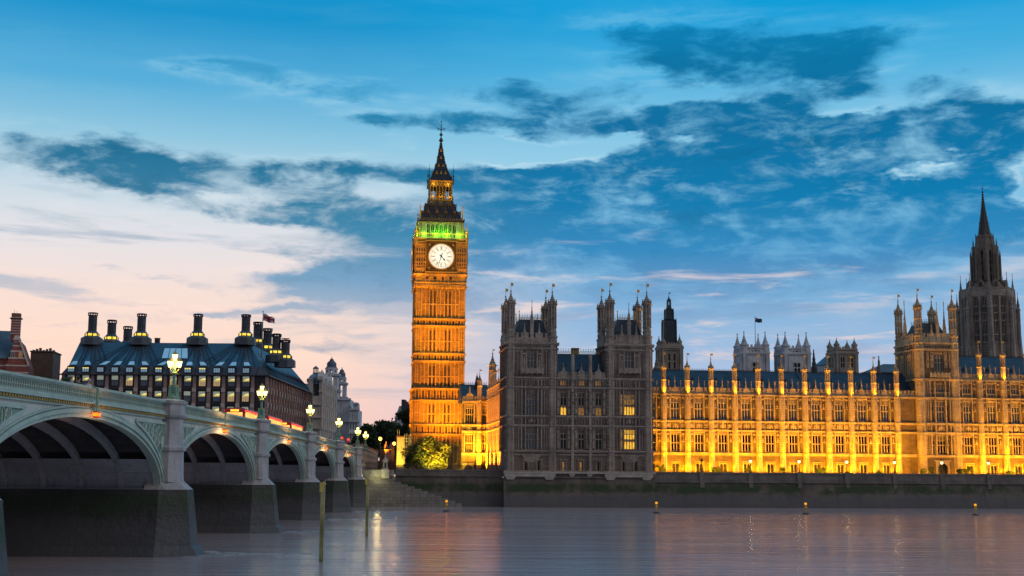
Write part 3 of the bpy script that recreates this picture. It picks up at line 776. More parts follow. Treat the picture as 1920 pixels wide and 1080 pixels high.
    for x in tx:
        if s0 - .1 <= x <= s1 + .1:
            o = T.inst('turret', me, (x, y - .45, 0)); 
            o.location.z = -T.base[2]
            T.inst('weather_vane', vme, (0, 0, 0), parent=o)
    m_ = MB(); crenel(m_, s0, s1, y - .1, z5 + .1, ztop, .85)
    for c in wc:
        gablet(m_, c, y - .12, z5, (ztop - z5) * 2.1, 1.25)
        m_.turn(c, y + .1, [(z5 + (ztop - z5) * 2.0, .1), (z5 + (ztop - z5) * 2.7, .04)], 4)
        for sg in (-1, 1): m_.turn(c + sg * BAY * .25, y + .1, [(ztop, .09), (ztop + 1.3, .05), (ztop + 1.4, .12), (ztop + 1.6, .02)], 5)
    T.part('parapet', m_, STONE)
    zr = (Zp(1467, 698, WD + 6) if storeys == 2 else Zp(1841, 669.5, WD + 6))
    m_ = MB()
    m_.loft([[(s0, y + .5, z5 + .1), (s1, y + .5, z5 + .1), (s1, y + 14, z5 + .1), (s0, y + 14, z5 + .1)], [(s0, y + 6, zr), (s1, y + 6, zr), (s1, y + 8.5, zr), (s0, y + 8.5, zr)]])
    for c in wc:
        for (dx, k) in ((-.8, .25), (.9, .42), (-.2, .62)):
            zz = z5 + (zr - z5) * k; yy = y + .5 + 5.5 * k
            m_.box(c + dx - .2, c + dx + .2, yy - .35, yy + .4, zz - .15, zz + .4)
    if storeys == 2:
        for k in (0.30, 0.62, .90):     # a darker cross gable on the roof slope
            x = s0 + (s1 - s0) * k
            m_.loft([[(x - .5, y + 1.5, z5 + 1.0), (x + .5, y + 1.5, z5 + 1.0), (x + .5, y + 3, z5 + 1.0), (x - .5, y + 3, z5 + 1.0)], [(x - 2.1, y + 5.6, zr - .15), (x - 1.6, y + 5.6, zr - .15), (x - 1.6, y + 6.6, zr - .15), (x - 2.1, y + 6.6, zr - .15)]])
    o = T.part('roof', m_, IRON_ROOF)
    m_ = MB(); cresting(m_, s0, s1, y + 6, zr, .38, .5); T.part('cresting', m_, BLACK, parent=o)
    return T, wc, (zb, z1, z2, z3, z4, z5)
TX = [BAY0 + BAY * i for i in range(-1, 11)]
s_pav = S(1224.5, 0)
CB0 = S(1724, WD - 1.2); CB1 = S(1801, WD - 1.2)
WN, WC_N, ZW = wing('palace_wing', 'long yellow floodlit two-storey gothic wing between the unlit pavilion and the square four-turreted tower', TX, s_pav - .5, CB0 + .5, 2, (s_pav + CB0) / 2)
TX2 = [S(q, WD - .7) for q in (1841, 1886.3)]; b2 = TX2[1] - TX2[0]; TX2 = [TX2[0] - b2] + TX2 + [TX2[1] + b2, TX2[1] + 2 * b2]
WS, WC_S, ZWS = wing('palace_wing', 'taller three-storey floodlit gothic wing right of the square four-turreted tower, at the right edge', TX2, CB1 - .5, TX2[-1] + 1, 3, TX2[2])

# central tower of the river front
def centre_block():
    y = WD - 1.0; s0, s1 = CB0, CB1; dT = 11.0
    T = Thing('palace_tower', 'square gothic river front tower with four pinnacled corner turrets between the two floodlit wings', 'palace', PAL, ((s0 + s1) / 2, y + dT / 2, GZ))
    zq = lambda py, px=1762: Zp(px, py, y)
    zb = GZ - .1; z1 = zq(854.5); z2 = zq(811.5); z3 = zq(794); z4 = zq(746); z5 = zq(711); zf = zq(655); zt = zq(643); zc = zq(629)
    c = S(1764.5, y); W = MB(); H = []; wins = []
    def add(x, za, zc_, w, l, r, g, big=True, rt=False):
        H.append((x - w / 2, x + w / 2, za, zc_)); wins.append((x, za, w, zc_ - za, l, r, g, big, rt))
    for (za, zd) in ((zq(852.5), zq(815)), (zq(791.5), zq(751)), (zq(738), zq(718.5))):
        add(c, za, zd, 2.0, 3, 2 if zd < z4 + .1 else 1, GLASS_D if za < z2 else GLASS); add(c - 1.75, za, zd, .65, 1, 2, GLASS); add(c + 1.75, za, zd, .5, 1, 2, GLASS_D)
    add(c, zq(697), zq(661), 1.9, 3, 2, GLASS, True, True)
    H.append((c - 1.1, c + 1.1, zb + .2, zq(868)))
    wall_grid(W, s0, s1, zb, zt, H, y)
    for x in (s0, s1): W.quad((x, y, zb), (x, y + dT, zb), (x, y + dT, zt), (x, y, zt))
    W.quad((s0, y + dT, zb), (s1, y + dT, zb), (s1, y + dT, zt), (s0, y + dT, zt)); W.quad((s0, y, zt - .01), (s1, y, zt - .01), (s1, y + dT, zt - .01), (s0, y + dT, zt - .01))
    W.m = 1; W.quad((c - 1.1, y + .4, zb), (c + 1.1, y + .4, zb), (c + 1.1, y + .4, zq(868)), (c - 1.1, y + .4, zq(868)))
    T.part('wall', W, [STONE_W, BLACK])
    D = MB()
    for z in (z1, z2, z3, z4, z5, zf, zt): ledge(D, s0 - .1, s1 + .1, y, z, .4, .4)
    for (za, zd) in ((z1 + .2, z2 - .4), (z2 + .1, z3 - .4), (z3 + .2, z4 - .4), (z4 + .2, z5 - .4)):
        for sg in (-1, 1):
            D.box(c + sg * 1.2 - .1, c + sg * 1.2 + .1, y - .4, y, za, zd); D.box(c + sg * 2.2 - .1, c + sg * 2.2 + .1, y - .2, y, za, zd)
            ribs(D, min(c + sg * 2.3, c + sg * 3.2), max(c + sg * 2.3, c + sg * 3.2), y, za, zd, 2, .12)
    shield(D, c, y - .1, z2 + .1, z3 - .3, 2.0); ribs(D, s0 + 1, s1 - 1, y, zf + .1, zt - .45, 12, .1); ribs(D, c - 1.9, c + 1.9, y, z4 + .15, z4 + 1.2, 8, .08)
    for sg in (-1, 1): niche(D, c + sg * 1.55, y, zq(690), zf - .6, .7); niche(D, c + sg * 2.6, y, zq(690), zf - .6, .6)
    zbal = zq(706); D.box(c - 2.3, c + 2.3, y - .6, y, zbal - .2, zbal); D.box(c - 2.3, c + 2.3, y - .6, y - .5, zbal, zbal + .7)
    for q in range(6): D.box(c - 2.3 + q * .86, c - 2.3 + q * .86 + .3, y - .7, y - .45, zbal - .3, zbal + .85)
    # door arch
    D.ex([(c - 1.5, zb), (c - 1.15, zb), (c - 1.1, zq(875)), (c - .6, zq(869.5)), (c, zq(868)), (c + .6, zq(869.5)), (c + 1.1, zq(875)), (c + 1.15, zb), (c + 1.5, zb), (c + 1.5, zq(865)), (c - 1.5, zq(865))], y - .3, y + .1)
    D.box(c - 1.8, c + 1.8, y - .4, y, zq(865), zq(863))
    # north flank: ribs, courses and two windows high up
    for z in (z4, z5, zf, zt): D.box(s0 - .3, s0, y, y + dT, z - .3, z + .08); D.box(s1, s1 + .3, y, y + dT, z - .3, z + .08)
    for q in range(11): D.box(s0 - .14, s0, y + .9 + q * .92 - .07, y + .9 + q * .92 + .07, z5, zt)
    T.part('carved_stonework', D, STONE)
    for q in wins: window(T, q[0], y + .15, *q[1:], fr=STONE)
    for yy in (y + 3.4, y + 7.2):
        o = T.inst('window', tracery(1.5, zq(664) - zq(700), 2, 2, True, round_top=True).mesh('window', STONE), (s0 - .16, yy, zq(700)), rz=-PI / 2)
        T.inst('pane', pane(1.5, zq(664) - zq(700), .14).mesh('pane', GLASS), (0, 0, 0), parent=o)
    def turret(x, yy, low):
        m_ = MB(); r = .92
        m_.turn(x, yy, [(zb if low else z5 - 2, r), (zt - .3, r), (zt, r * 1.2), (zt + .2, r)])
        for z in ([z1, z2, z3, z4, z5, zf] if low else [zf]): m_.turn(x, yy, [(z - .35, r * 1.02), (z - .2, r * 1.18), (z + .08, r * 1.2), (z + .1, r)])
        for i in range(8):
            a = PI / 8 + i * PI / 4; m_.bar((x + r * math.cos(a), yy + r * math.sin(a), zb if low else z5), (x + r * math.cos(a), yy + r * math.sin(a), zt - .3), .14)
        octa_turret(m_, x, yy, zt, Zp(1727, 629, y), Zp(1727, 616, y), Zp(1727, 578, y), Zp(1727, 551, y), r * .98)
        o = T.part('turret', m_, STONE); v = MB(); vane(v, x, yy, Zp(1727, 551, y) - .3, 1.6); T.part('weather_vane', v, GILT, parent=o)
    for x in (s0 + .7, s1 - .7): turret(x, y + .3, 1); turret(x, y + dT - .9, 0)
    m_ = MB(); h = zc - zt + .4
    crenel(m_, s0 + 1.4, s1 - 1.4, y - .1, zt + .1, zt + h, .9); crenel(m_, s0 + 1.4, s1 - 1.4, y + dT - .3, zt + .1, zt + h, .9)
    for x in (s0 - .1, s1 - .2):
        m_.box(x, x + .3, y + 1.2, y + dT - 1.6, zt, zt + h * .6)
        for q in range(8): m_.box(x, x + .3, y + 1.4 + q * 1.0, y + 2.0 + q * 1.0, zt + h * .6, zt + h)
        m_.turn(x + .15, y + dT / 2, spire_prof(zt + h, zt + h * 5, .55, 4), 8)
    gablet(m_, c - 1.4, y - .1, zt, h * 2, 1.2); gablet(m_, c + 1.4, y - .1, zt, h * 2, 1.2); m_.box(c - .3, c + .3, y - .2, y + .3, zt, zt + h * 2); m_.turn(c, y + .1, spire_prof(zt + h * 2, zt + h * 4.5, .4, 4), 6)
    T.part('parapet', m_, STONE)
    m_ = MB(); zr = zq(604); iron_roof_box(m_, s0 + 1, s1 - 1, y + 1, y + dT - 1, zt, zr, 1.8, 1.8, 1.8); o = T.part('tower_roof', m_, IRON_TOWER)
    m_ = MB(); cresting(m_, s0 + 2.8, s1 - 2.8, y + 2.8, zr, .9, .5); cresting(m_, s0 + 2.8, s1 - 2.8, y + dT - 2.8, zr, .9, .5); T.part('cresting', m_, BLACK, parent=o)
    return T, c
CBT, CBC = centre_block()

# ------------------------------------------------------------------ north side of the palace (orange floodlit)
def north_wing():
    # long side wall running away from the river, then a short wall facing the river beside the clock tower
    _p = PAL.at(917, 800, 0)
    xw = 1.3                                     # side wall lies on this frame line
    d1 = 7.0
    # depth at which the line x=xw is seen at px 916.5
    lo, hi = 8, 120
    for _ in range(40):
        md = (lo + hi) / 2
        if PAL.at(916.5, 800, md).x > xw: hi = md
        else: lo = md
    d2 = md
    T = Thing('palace_north_front', 'orange floodlit gothic side range running back from the pavilion to the clock tower', 'palace', PAL, (xw, d2, GZ))
    zz = lambda py, px=917: Zp(px, py, d2)
    zb = GZ - .1; z1 = zz(850.5); z2 = zz(809); z3 = zz(797); z4 = zz(753); zt = zz(744)
    x0 = PAL.at(866, 800, d2).x
    W = MB(); H = []; wl = [PAL.at(880, 800, d2).x, PAL.at(907.5, 800, d2).x]; wd = (1.9, 1.4)
    for c, w in zip(wl, wd): H += [(c - w / 2, c + w / 2, z1 + .4, z2 - .6), (c - w / 2, c + w / 2, z3 + .2, z4 - .7)]
    dc = PAL.at(879, 800, d2).x; H.append((dc - .9, dc + .9, zb + .1, zz(871)))
    wall_grid(W, x0, xw, zb, z4 + .2, H, d2)
    W.quad((xw, d1, zb), (xw, d2, zb), (xw, d2, z4 + .2), (xw, d1, z4 + .2))
    W.m = 1; W.quad((dc - .9, d2 + .4, zb), (dc + .9, d2 + .4, zb), (dc + .9, d2 + .4, zz(871)), (dc - .9, d2 + .4, zz(871)))
    T.part('wall', W, [STONE_W, BLACK])
    D = MB()
    for z in (z1, z2, z3, z4): ledge(D, x0, xw + .1, d2, z, .4, .35)
    for z in (z1, z2, z3, z4): D.box(xw - .35, xw + .02, d1, d2 - .3, z - .35, z + .1)
    for c, w in zip(wl, wd):
        for (za, zc) in ((z1 + .1, z2 - .4), (z3 + .1, z4 - .4)):
            for sg in (-1, 1): D.box(c + sg * (w / 2 + .15) - .1, c + sg * (w / 2 + .15) + .1, d2 - .2, d2, za, zc)
        shield(D, c, d2, z2 + .05, z3 - .3, 1.8)
    ribs(D, wl[0] + 1.2, wl[1] - .9, d2, z1 + .1, z2 - .4, 3); ribs(D, wl[0] + 1.2, wl[1] - .9, d2, z3 + .1, z4 - .4, 3)
    D.ex([(dc - 1.3, zb), (dc - .95, zb), (dc - .9, zz(876)), (dc, zz(871)), (dc + .9, zz(876)), (dc + .95, zb), (dc + 1.3, zb), (dc + 1.3, zz(868)), (dc - 1.3, zz(868))], d2 - .25, d2 + .1)
    T.part('carved_stonework', D, STONE)
    for c, w in zip(wl, wd):
        window(T, c, d2 + .15, z1 + .4, w, z2 - z1 - 1.0, 4 if w > 1.5 else 3, 2, GLASS_D, fr=STONE)
        window(T, c, d2 + .15, z3 + .2, w, z4 - z3 - .9, 4 if w > 1.5 else 3, 2, GLASS_D, True, fr=STONE)
    # buttress pinnacles along the receding wall
    n = 9
    B = MB(); zp0 = z4 + .3
    r = .5
    B.turn(0, 0, [(zb, r * 1.15), (z1, r * 1.15), (z1 + .1, r), (z4, r), (z4 + .1, r * 1.2), (z4 + .3, r)])
    for z in (z1, z2, z3): B.turn(0, 0, [(z - .3, r), (z - .1, r * 1.25), (z + .1, r * 1.25), (z + .12, r)])
    B.turn(0, 0, [(z4, r * .9), (z4 + 2.4, r * .85), (z4 + 2.5, r * 1.1), (z4 + 2.6, r * .8)]); B.turn(0, 0, spire_prof(z4 + 2.6, z4 + 5.2, r * .8, 3)); vane(B, 0, 0, z4 + 5, 1.0)
    me = B.mesh('buttress_pinnacle', STONE)
    for i in range(n):
        yy = d1 + 2.0 + (d2 - d1 - 4) * i / (n - 1)
        o = T.inst('buttress_pinnacle', me, (xw - .35, yy, 0)); o.location.z = -GZ
    V = MB()
    for i in range(n - 1):                        # side windows between the buttresses
        ya = d1 + 2.0 + (d2 - d1 - 4) * (i + .5) / (n - 1)
        for (za, zc) in ((z1 + .4, z2 - .6), (z3 + .3, z4 - .7)):
            o = T.inst('window', tracery(1.8, zc - za, 3, 2).mesh('window', STONE), (xw - .22, ya, za), rz=-PI / 2)
            T.inst('pane', pane(1.8, zc - za, .2).mesh('pane', GLASS_D), (0, 0, 0), parent=o)
    m_ = MB(); crenel(m_, x0, xw, d2 - .1, z4 + .1, zt, .8)
    m_.box(xw - .1, xw + .2, d1, d2, z4, z4 + .8)
    k = int((d2 - d1) / .9)
    for i in range(k): m_.box(xw - .1, xw + .2, d1 + i * .9 + .2, d1 + i * .9 + .7, z4 + .8, z4 + 1.4)
    gablet(m_, wl[0], d2 - .1, z4, zz(725) - z4, 1.6)
    T.part('parapet', m_, STONE)
    for (px, top, rr, zsh) in ((898.5, 693, .62, 715), (922.5, 655, 1.0, 686)):
        m_ = MB(); x = PAL.at(px, 800, d2 - .4).x
        m_.turn(x, d2 - .4, [(zb, rr), (z4, rr), (z4 + .1, rr * 1.2), (z4 + .3, rr * .95), (zz(zsh + 10, px), rr * .9), (zz(zsh + 9, px), rr * 1.15), (zz(zsh + 8, px), rr * .85), (zz(zsh, px), rr * .85)])
        for z in (z1, z2, z3): m_.turn(x, d2 - .4, [(z - .3, rr), (z - .1, rr * 1.2), (z + .1, rr * 1.2), (z + .12, rr)])
        m_.turn(x, d2 - .4, spire_prof(zz(zsh, px), zz(top + 6, px), rr, 4)); o = T.part('turret', m_, STONE)
        v = MB(); vane(v, x, d2 - .4, zz(top + 7, px), .9); T.part('weather_vane', v, GILT, parent=o)
    m_ = MB(); zr = Zp(890, 722, d2 + 6)
    m_.loft([[(x0, d2 + .8, z4), (xw + 10, d2 + .8, z4), (xw + 10, d2 + 12, z4), (x0, d2 + 12, z4)], [(x0, d2 + 6, zr), (xw + 10, d2 + 6, zr), (xw + 10, d2 + 7, zr), (x0, d2 + 7, zr)]])
    m_.loft([[(xw + .8, d1, z4), (xw + 9, d1, z4), (xw + 9, d2, z4), (xw + .8, d2, z4)], [(xw + 4.4, d1, z4 + 2.6), (xw + 5, d1, z4 + 2.6), (xw + 5, d2, z4 + 2.6), (xw + 4.4, d2, z4 + 2.6)]])
    o = T.part('roof', m_, IRON_ROOF); m_ = MB(); cresting(m_, x0 + .3, xw, d2 + 6, zr, .7, .5)
    T.part('cresting', m_, BLACK, parent=o)
    # lantern on the roof
    m_ = MB(); x = PAL.at(893.5, 800, d2 + 5).x; m_.turn(x, d2 + 5, [(zr - 1, .6), (zz(716), .55), (zz(708), .35), (zz(700), .08), (zz(696), .03)], 8); T.part('roof_lantern', m_, IRON_TOWER)
    return T, xw, d1, d2, (z1, z2, z3, z4)
NW, NX, ND1, ND2, ZN = north_wing()
# ------------------------------------------------------------------ clock tower
def clock_tower():
    Y0 = 323.0
    d = ray(822.5, 800); k = Y0 / d.y
    TF = Frame(d.x * k, Y0, A)                      # origin: middle of the front face
    half = 6.15
    zz = lambda py, px=824: TF.z(px, py, 0)
    su = lambda px, py=600: TF.at(px, py, 0).x
    T = Thing('clock_tower', 'tall square gothic clock tower floodlit orange with an illuminated white dial and green lit belfry', 'tower', TF, (0, half, GZ))
    cy = half
    zb = GZ - .1; zbase = zz(745)
    M = MB()
    def sq(z, h): return [(-h, cy - h, z), (h, cy - h, z), (h, cy + h, z), (-h, cy + h, z)]
    hs = half
    zt = zz(534)
    M.loft([sq(zb, hs), sq(zt, hs)])
    # wider base storey
    M.loft([sq(zb, hs + .35), sq(zz(751), hs + .35), sq(zz(750), hs + .5), sq(zz(748), hs + .5), sq(zz(746), hs + .1)])
    T.part('shaft', M, mat('tower_panel_stone', (.30, .19, .08), .9, var=.45, scale=.4, courses=(.8, .4, .02), streak=.5, bump=.7))  # panel colour darkened so the recesses between the tracery look shaded
    # panelled stone skin, the same on each face
    levels = [(zz(537), zz(597)), (zz(612), zz(662)), (zz(678), zz(728)), (zz(753), zz(795)), (zz(815), zz(872))]
    bands = [(zz(598), zz(611)), (zz(663), zz(677)), (zz(729), zz(751)), (zz(796), zz(814))]
    def face(mb, dk):
        y = 0
        for (zt_, zb_) in levels:
            off = .0 if zt_ > zbase else -.35
            yy = y + off
            w = hs - 1.35
            n = 10; dx = 2 * w / n
            for i in range(n + 1):
                x = -w + dx * i
                mb.box(x - .11, x + .11, yy - (.34 if i % 2 == 0 else .22), yy, zb_ + .1, zt_ - .1)
            for i in range(n):
                c = -w + dx * (i + .5)
                mb.ex([(c - dx / 2, zt_), (c - dx / 2, zt_ - .75), (c, zt_ - .12), (c + dx / 2, zt_ - .75), (c + dx / 2, zt_)], yy - .2, yy)
                mb.box(c - dx / 2, c + dx / 2, yy - .12, yy, zb_ + (zt_ - zb_) * .42, zb_ + (zt_ - zb_) * .42 + .3)
                mb.box(c - dx / 2, c + dx / 2, yy - .12, yy, zb_, zb_ + .4)
            for i in (3, 4, 6, 7) if zt_ > zbase else (3, 4, 6, 7):         # dark slit windows
                i = {3: 2, 4: 3, 6: 6, 7: 7}[i]
                c = -w + dx * (i + .5)
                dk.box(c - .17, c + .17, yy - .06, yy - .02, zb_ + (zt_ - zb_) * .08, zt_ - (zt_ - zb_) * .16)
            for sg in (-1, 1):
                for q in (0.0, .55, 1.1): mb.box(sg * (hs - .12 - q) - .09, sg * (hs - .12 - q) + .09, yy - .16, yy, zb_, zt_)
                m2 = (zt_ + zb_) / 2
                for zq in (m2, m2 + 2.2, m2 - 2.2): mb.box(min(sg * (hs - .1), sg * (hs - 1.2)), max(sg * (hs - .1), sg * (hs - 1.2)), yy - .1, yy, zq, zq + .22)
        for (zt_, zb_) in bands:
            off = .0 if zt_ > zbase + 4 else -.35
            yy = y + off
            for z in (zt_, zb_):
                mb.box(-hs - .25, hs + .25, yy - .5, yy + .1, z - .2, z + .12)
                for i in range(20): mb.box(-hs + .1 + i * .61, -hs + .4 + i * .61, yy - .42, yy, z - .45, z - .2)
            n = 16
            for i in range(n + 1):
                x = -hs + .2 + (2 * hs - .4) * i / n; mb.box(x - .08, x + .08, yy - .24, yy, zb_, zt_)
            for i in range(0, n, 2):
                c = -hs + .2 + (2 * hs - .4) * (i + .5) / n
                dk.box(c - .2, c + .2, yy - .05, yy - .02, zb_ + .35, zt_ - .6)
        mb.box(-hs - .3, hs + .3, -.62, .1, zb, zb + 1.2)
    fc = [Matrix.Translation((0, cy, 0)) @ Matrix.Rotation(PI / 2 * q, 4, 'Z') @ Matrix.Translation((0, -cy, 0)) for q in range(4)]
    M = MB(); K = MB()
    for q in range(4): M.T = fc[q]; K.T = fc[q]; face(M, K)
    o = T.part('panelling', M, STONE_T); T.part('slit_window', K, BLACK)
    C = MB()
    for q in range(4):
        C.T = fc[q]
        C.loft([[(-hs - .35, -.2, zz(752)), (-hs + .9, -.2, zz(752)), (-hs + .9, 1, zz(752)), (-hs - .35, 1, zz(752))], [(-hs - .2, -.1, zz(740)), (-hs + .5, -.1, zz(740)), (-hs + .5, .6, zz(740)), (-hs - .2, .6, zz(740))]])
        C.turn(-hs, 0, spire_prof(zz(741), zz(728), .45, 3), 6)
        C.turn(-hs - .6, -.6, spire_prof(zz(752), zz(742), .4, 2), 6)
    T.part('corner_pinnacle', C, STONE_T)
    # corbelled stage with a row of dark openings, then the clock stage
    h2 = 6.62
    M = MB(); zc0 = zz(541); zc1 = zz(532); zc2 = zz(514); zc3 = zz(447.5)
    M.loft([sq(zc0, hs), sq(zc0 + .3, hs + .2), sq(zc1, h2 - .1), sq(zc1 + .3, h2 + .1), sq(zc1 + .5, h2 - .15), sq(zc2 - .5, h2 - .15), sq(zc2 - .3, h2 + .25), sq(zc2, h2 + .3), sq(zc2 + .05, h2 - .1), sq(zc3 - .5, h2 - .1), sq(zc3 - .3, h2 + .3), sq(zc3, h2 + .35)])
    T.part('clock_stage', M, STONE_T)
    M = MB(); K = MB()
    for q in range(4):
        M.T = fc[q]; K.T = fc[q]; y = -(h2 - .1 - half)
        for i in range(9):
            x = -4.0 + i; M.box(x - .11, x + .11, y - .3, y + .1, zc1 + .4, zc2 - .3)
            if i % 2 == 0 and i < 8: K.box(x + .2, x + .8, y - .03, y + .02, zc1 + 1.0, zc2 - .6)
        for i in range(26): M.box(-h2 + .2 + i * .5, -h2 + .45 + i * .5, y - .3, y, zc2 - .75, zc2 - .35); M.box(-h2 + .2 + i * .5, -h2 + .45 + i * .5, y - .3, y, zc0 + .3, zc0 + .8)
        for sg in (-1, 1):
            for xq in (4.0, 4.6, 5.2, 5.8, 6.4): M.box(sg * xq - .12, sg * xq + .12, y - .22, y, zc2, zc3 - .5)
            for zq in (zz(475), zz(494), zz(460), zz(506)): M.box(min(sg * 4.0, sg * 6.4), max(sg * 4.0, sg * 6.4), y - .18, y, zq, zq + .35)
            for zq in (zz(472), zz(491)):
                for xq in (4.3, 4.9, 5.5, 6.1): K.box(sg * xq - .14, sg * xq + .14, y - .12, y - .05, zq, zq + .6); K.box(sg * xq - .14, sg * xq + .14, y - .12, y - .05, zq - .9, zq - .3)
        M.box(-h2, h2, y - .35, y, zc3 - 1.1, zc3 - .85)
        for i in range(18): M.ex([(-3.7 + i * .41, zc3 - .5), (-3.6 + i * .41, zc3 - .8), (-3.4 + i * .41, zc3 - .8), (-3.3 + i * .41, zc3 - .5)], y - .3, y)
    T.part('clock_stage_carving', M, STONE_T); T.part('stage_opening', K, BLACK)
    # dials
    zc = zz(481.7, 826); rd = 3.28
    DIAL = lit('clock_dial_glass', (1.0, .93, .74), 1.25, (1.0, .88, .6))
    for q in range(4):
        rot = fc[q]
        def P(mb): mb.T = rot; return mb
        y = -(h2 - half) - .02
        M = P(MB()); w = 3.75
        for (a, b, c, e) in ((-w, w, zc + w - .5, zc + w), (-w, w, zc - w, zc - w + .5), (-w, -w + .5, zc - w, zc + w), (w - .5, w, zc - w, zc + w)): M.box(a, b, y - .4, y + .1, c, e)
        # corner plates inside the square
        n = 10
        for sx in (-1, 1):
            for sz in (-1, 1):
                pts = [(sx * rd * math.sin(PI / 2 * i / n), sz * rd * math.cos(PI / 2 * i / n) + zc) for i in range(n + 1)] + [(sx * (w - .4), zc), (sx * (w - .4), zc + sz * (w - .4)), (0, zc + sz * (w - .4))]
                if sx * sz > 0: pts = pts[::-1]
                M.ex(pts, y - .2, y)
        f = T.part('clock_frame', M, mat('dark_gilt_bronze', (.16, .105, .025), .5, metal=.5, var=.3))
        G = P(MB()); n = 48
        def ring(mb, r0, r1, y0, y1):
            for i in range(n):
                a0 = 2 * PI * i / n; a1 = 2 * PI * (i + 1) / n
                mb.ex([(r0 * math.sin(a0), zc + r0 * math.cos(a0)), (r1 * math.sin(a0), zc + r1 * math.cos(a0)), (r1 * math.sin(a1), zc + r1 * math.cos(a1)), (r0 * math.sin(a1), zc + r0 * math.cos(a1))], y0, y1)
        ring(G, rd - .12, rd + .16, y - .5, y - .1)
        for sx in (-1, 1):
            for sz in (-1, 1): G.box(sx * 3.0 - .22, sx * 3.0 + .22, y - .35, y - .15, zc + sz * 3.0 - .24, zc + sz * 3.0 + .24)
        G.box(-w - .3, w + .3, y - .5, y, zc + w + .12, zc + w + .42); G.box(-w - .3, w + .3, y - .5, y, zc - w - .5, zc - w - .15)
        T.part('gilded_rim', G, GILT, parent=f)
        Dm = P(MB()); Dm.ex([(rd * math.sin(2 * PI * i / 48), zc + rd * math.cos(2 * PI * i / 48)) for i in range(48)], y - .12, y - .05)
        dl = T.part('clock_face', Dm, DIAL)
        G = P(MB())
        ring(G, 2.48, 2.53, y - .2, y - .13); ring(G, 1.60, 1.66, y - .2, y - .13); ring(G, 3.16, 3.2, y - .2, y - .13); ring(G, 1.98, 2.0, y - .2, y - .13)
        for i in range(12):
            a = PI / 6 * i
            G.T = rot @ Matrix.Translation((0, 0, zc)) @ Matrix.Rotation(a, 4, 'Y')
            G.box(-.045, .045, y - .2, y - .13, 1.6, rd - .1)
        for i in range(60):
            G.T = rot @ Matrix.Translation((0, 0, zc)) @ Matrix.Rotation(PI / 30 * i, 4, 'Y')
            G.box(-.025, .025, y - .19, y - .13, 2.55, 3.2)
            if i % 5: G.box(-.04, .04, y - .19, y - .13, 2.75, 2.95)
        T.part('dial_lattice', G, mat('dial_lattice_iron', (.22, .15, .05), .6), parent=dl)
        # roman numerals, upright along the radius
        NUM = ['XII', 'I', 'II', 'III', 'IV', 'V', 'VI', 'VII', 'VIII', 'IX', 'X', 'XI']
        G = P(MB())
        for i, s_ in enumerate(NUM):
            G.T = rot @ Matrix.Translation((0, 0, zc)) @ Matrix.Rotation(PI / 6 * i, 4, 'Y')
            wds = {'I': .13, 'V': .30, 'X': .30}; tot = sum(wds[c] for c in s_); x = -tot / 2
            z0, z1 = 1.74, 2.40
            for c in s_:
                wc_ = wds[c]; a, b = x + .02, x + wc_ - .02
                if c == 'I': G.box(x + .04, x + .09, y - .21, y - .13, z0, z1)
                if c == 'V':
                    G.bar((a + .03, y - .17, z1), ((a + b) / 2, y - .17, z0), .055); G.bar((b - .03, y - .17, z1), ((a + b) / 2, y - .17, z0), .055)
                if c == 'X':
                    G.bar((a + .03, y - .17, z1), (b - .03, y - .17, z0), .055); G.bar((b - .03, y - .17, z1), (a + .03, y - .17, z0), .055)
                x += wc_
        T.part('numerals', G, mat('numeral_iron', (.30, .19, .04), .6), parent=dl)
        # hands: about 4.33
        Hm = P(MB())
        def hand(ang, L, w0, w1, tail, yo):
            Hm.T = rot @ Matrix.Translation((0, 0, zc)) @ Matrix.Rotation(R(ang), 4, 'Y')
            Hm.ex([(-w0 / 2, 0), (-w1 / 2, L), (0, L + .25), (w1 / 2, L), (w0 / 2, 0), (w0 * .7, -tail), (-w0 * .7, -tail)][::-1], y - yo - .06, y - yo)
        hand(137, 1.25, .22, .16, .6, .26); Hm.ex([(-.28, .95), (0, 1.55), (.28, .95), (0, .8)][::-1], y - .33, y - .27)
        hand(197.5, 2.9, .2, .08, .85, .36)
        Hm.T = rot; Hm.ex([(.24 * math.sin(2 * PI * i / 12), zc + .24 * math.cos(2 * PI * i / 12)) for i in range(12)], y - .46, y - .24)
        T.part('clock_hands', Hm, BLACK, parent=dl)
    # belfry arcade lit green
    h3 = 5.55; z0 = zc3; z1 = zz(414)
    M = MB()
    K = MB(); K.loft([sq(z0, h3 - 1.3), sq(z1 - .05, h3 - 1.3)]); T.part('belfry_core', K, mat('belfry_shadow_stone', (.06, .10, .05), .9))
    M.loft([sq(z1 - .35, h3 - .2), sq(z1 - .05, h3 - .2)]); M.loft([sq(z0 - .05, h2 + .2), sq(z0 + .25, h2 + .2), sq(z0 + .26, h3)])
    for q in range(4):
        M.T = fc[q]; y = half - h3
        n = 7; w = 3.9; dx = 2 * w / n
        for i in range(n + 1): M.box(-w + dx * i - .17, -w + dx * i + .17, y - .1, y + .5, z0, z1 - .9)
        for i in range(n):
            c = -w + dx * (i + .5)
            zt_ = z1 - .6
            L = [(c - dx / 2, zt_ - 1.3), (c - dx * .38, zt_ - .75), (c - dx * .2, zt_ - .35), (c, zt_ - .12), (c, zt_ + .1), (c - dx / 2, zt_ + .1)]
            M.ex(L, y, y + .4); M.ex([(2 * c - p[0], p[1]) for p in L][::-1], y, y + .4)
            M.ex([(c - dx / 2, zt_), (c, zt_ + .6), (c + dx / 2, zt_), (c + dx / 2, zt_ + .75), (c - dx / 2, zt_ + .75)], y - .15, y)
            M.box(c - .05, c + .05, y + .15, y + .3, z0, zt_ - .3)
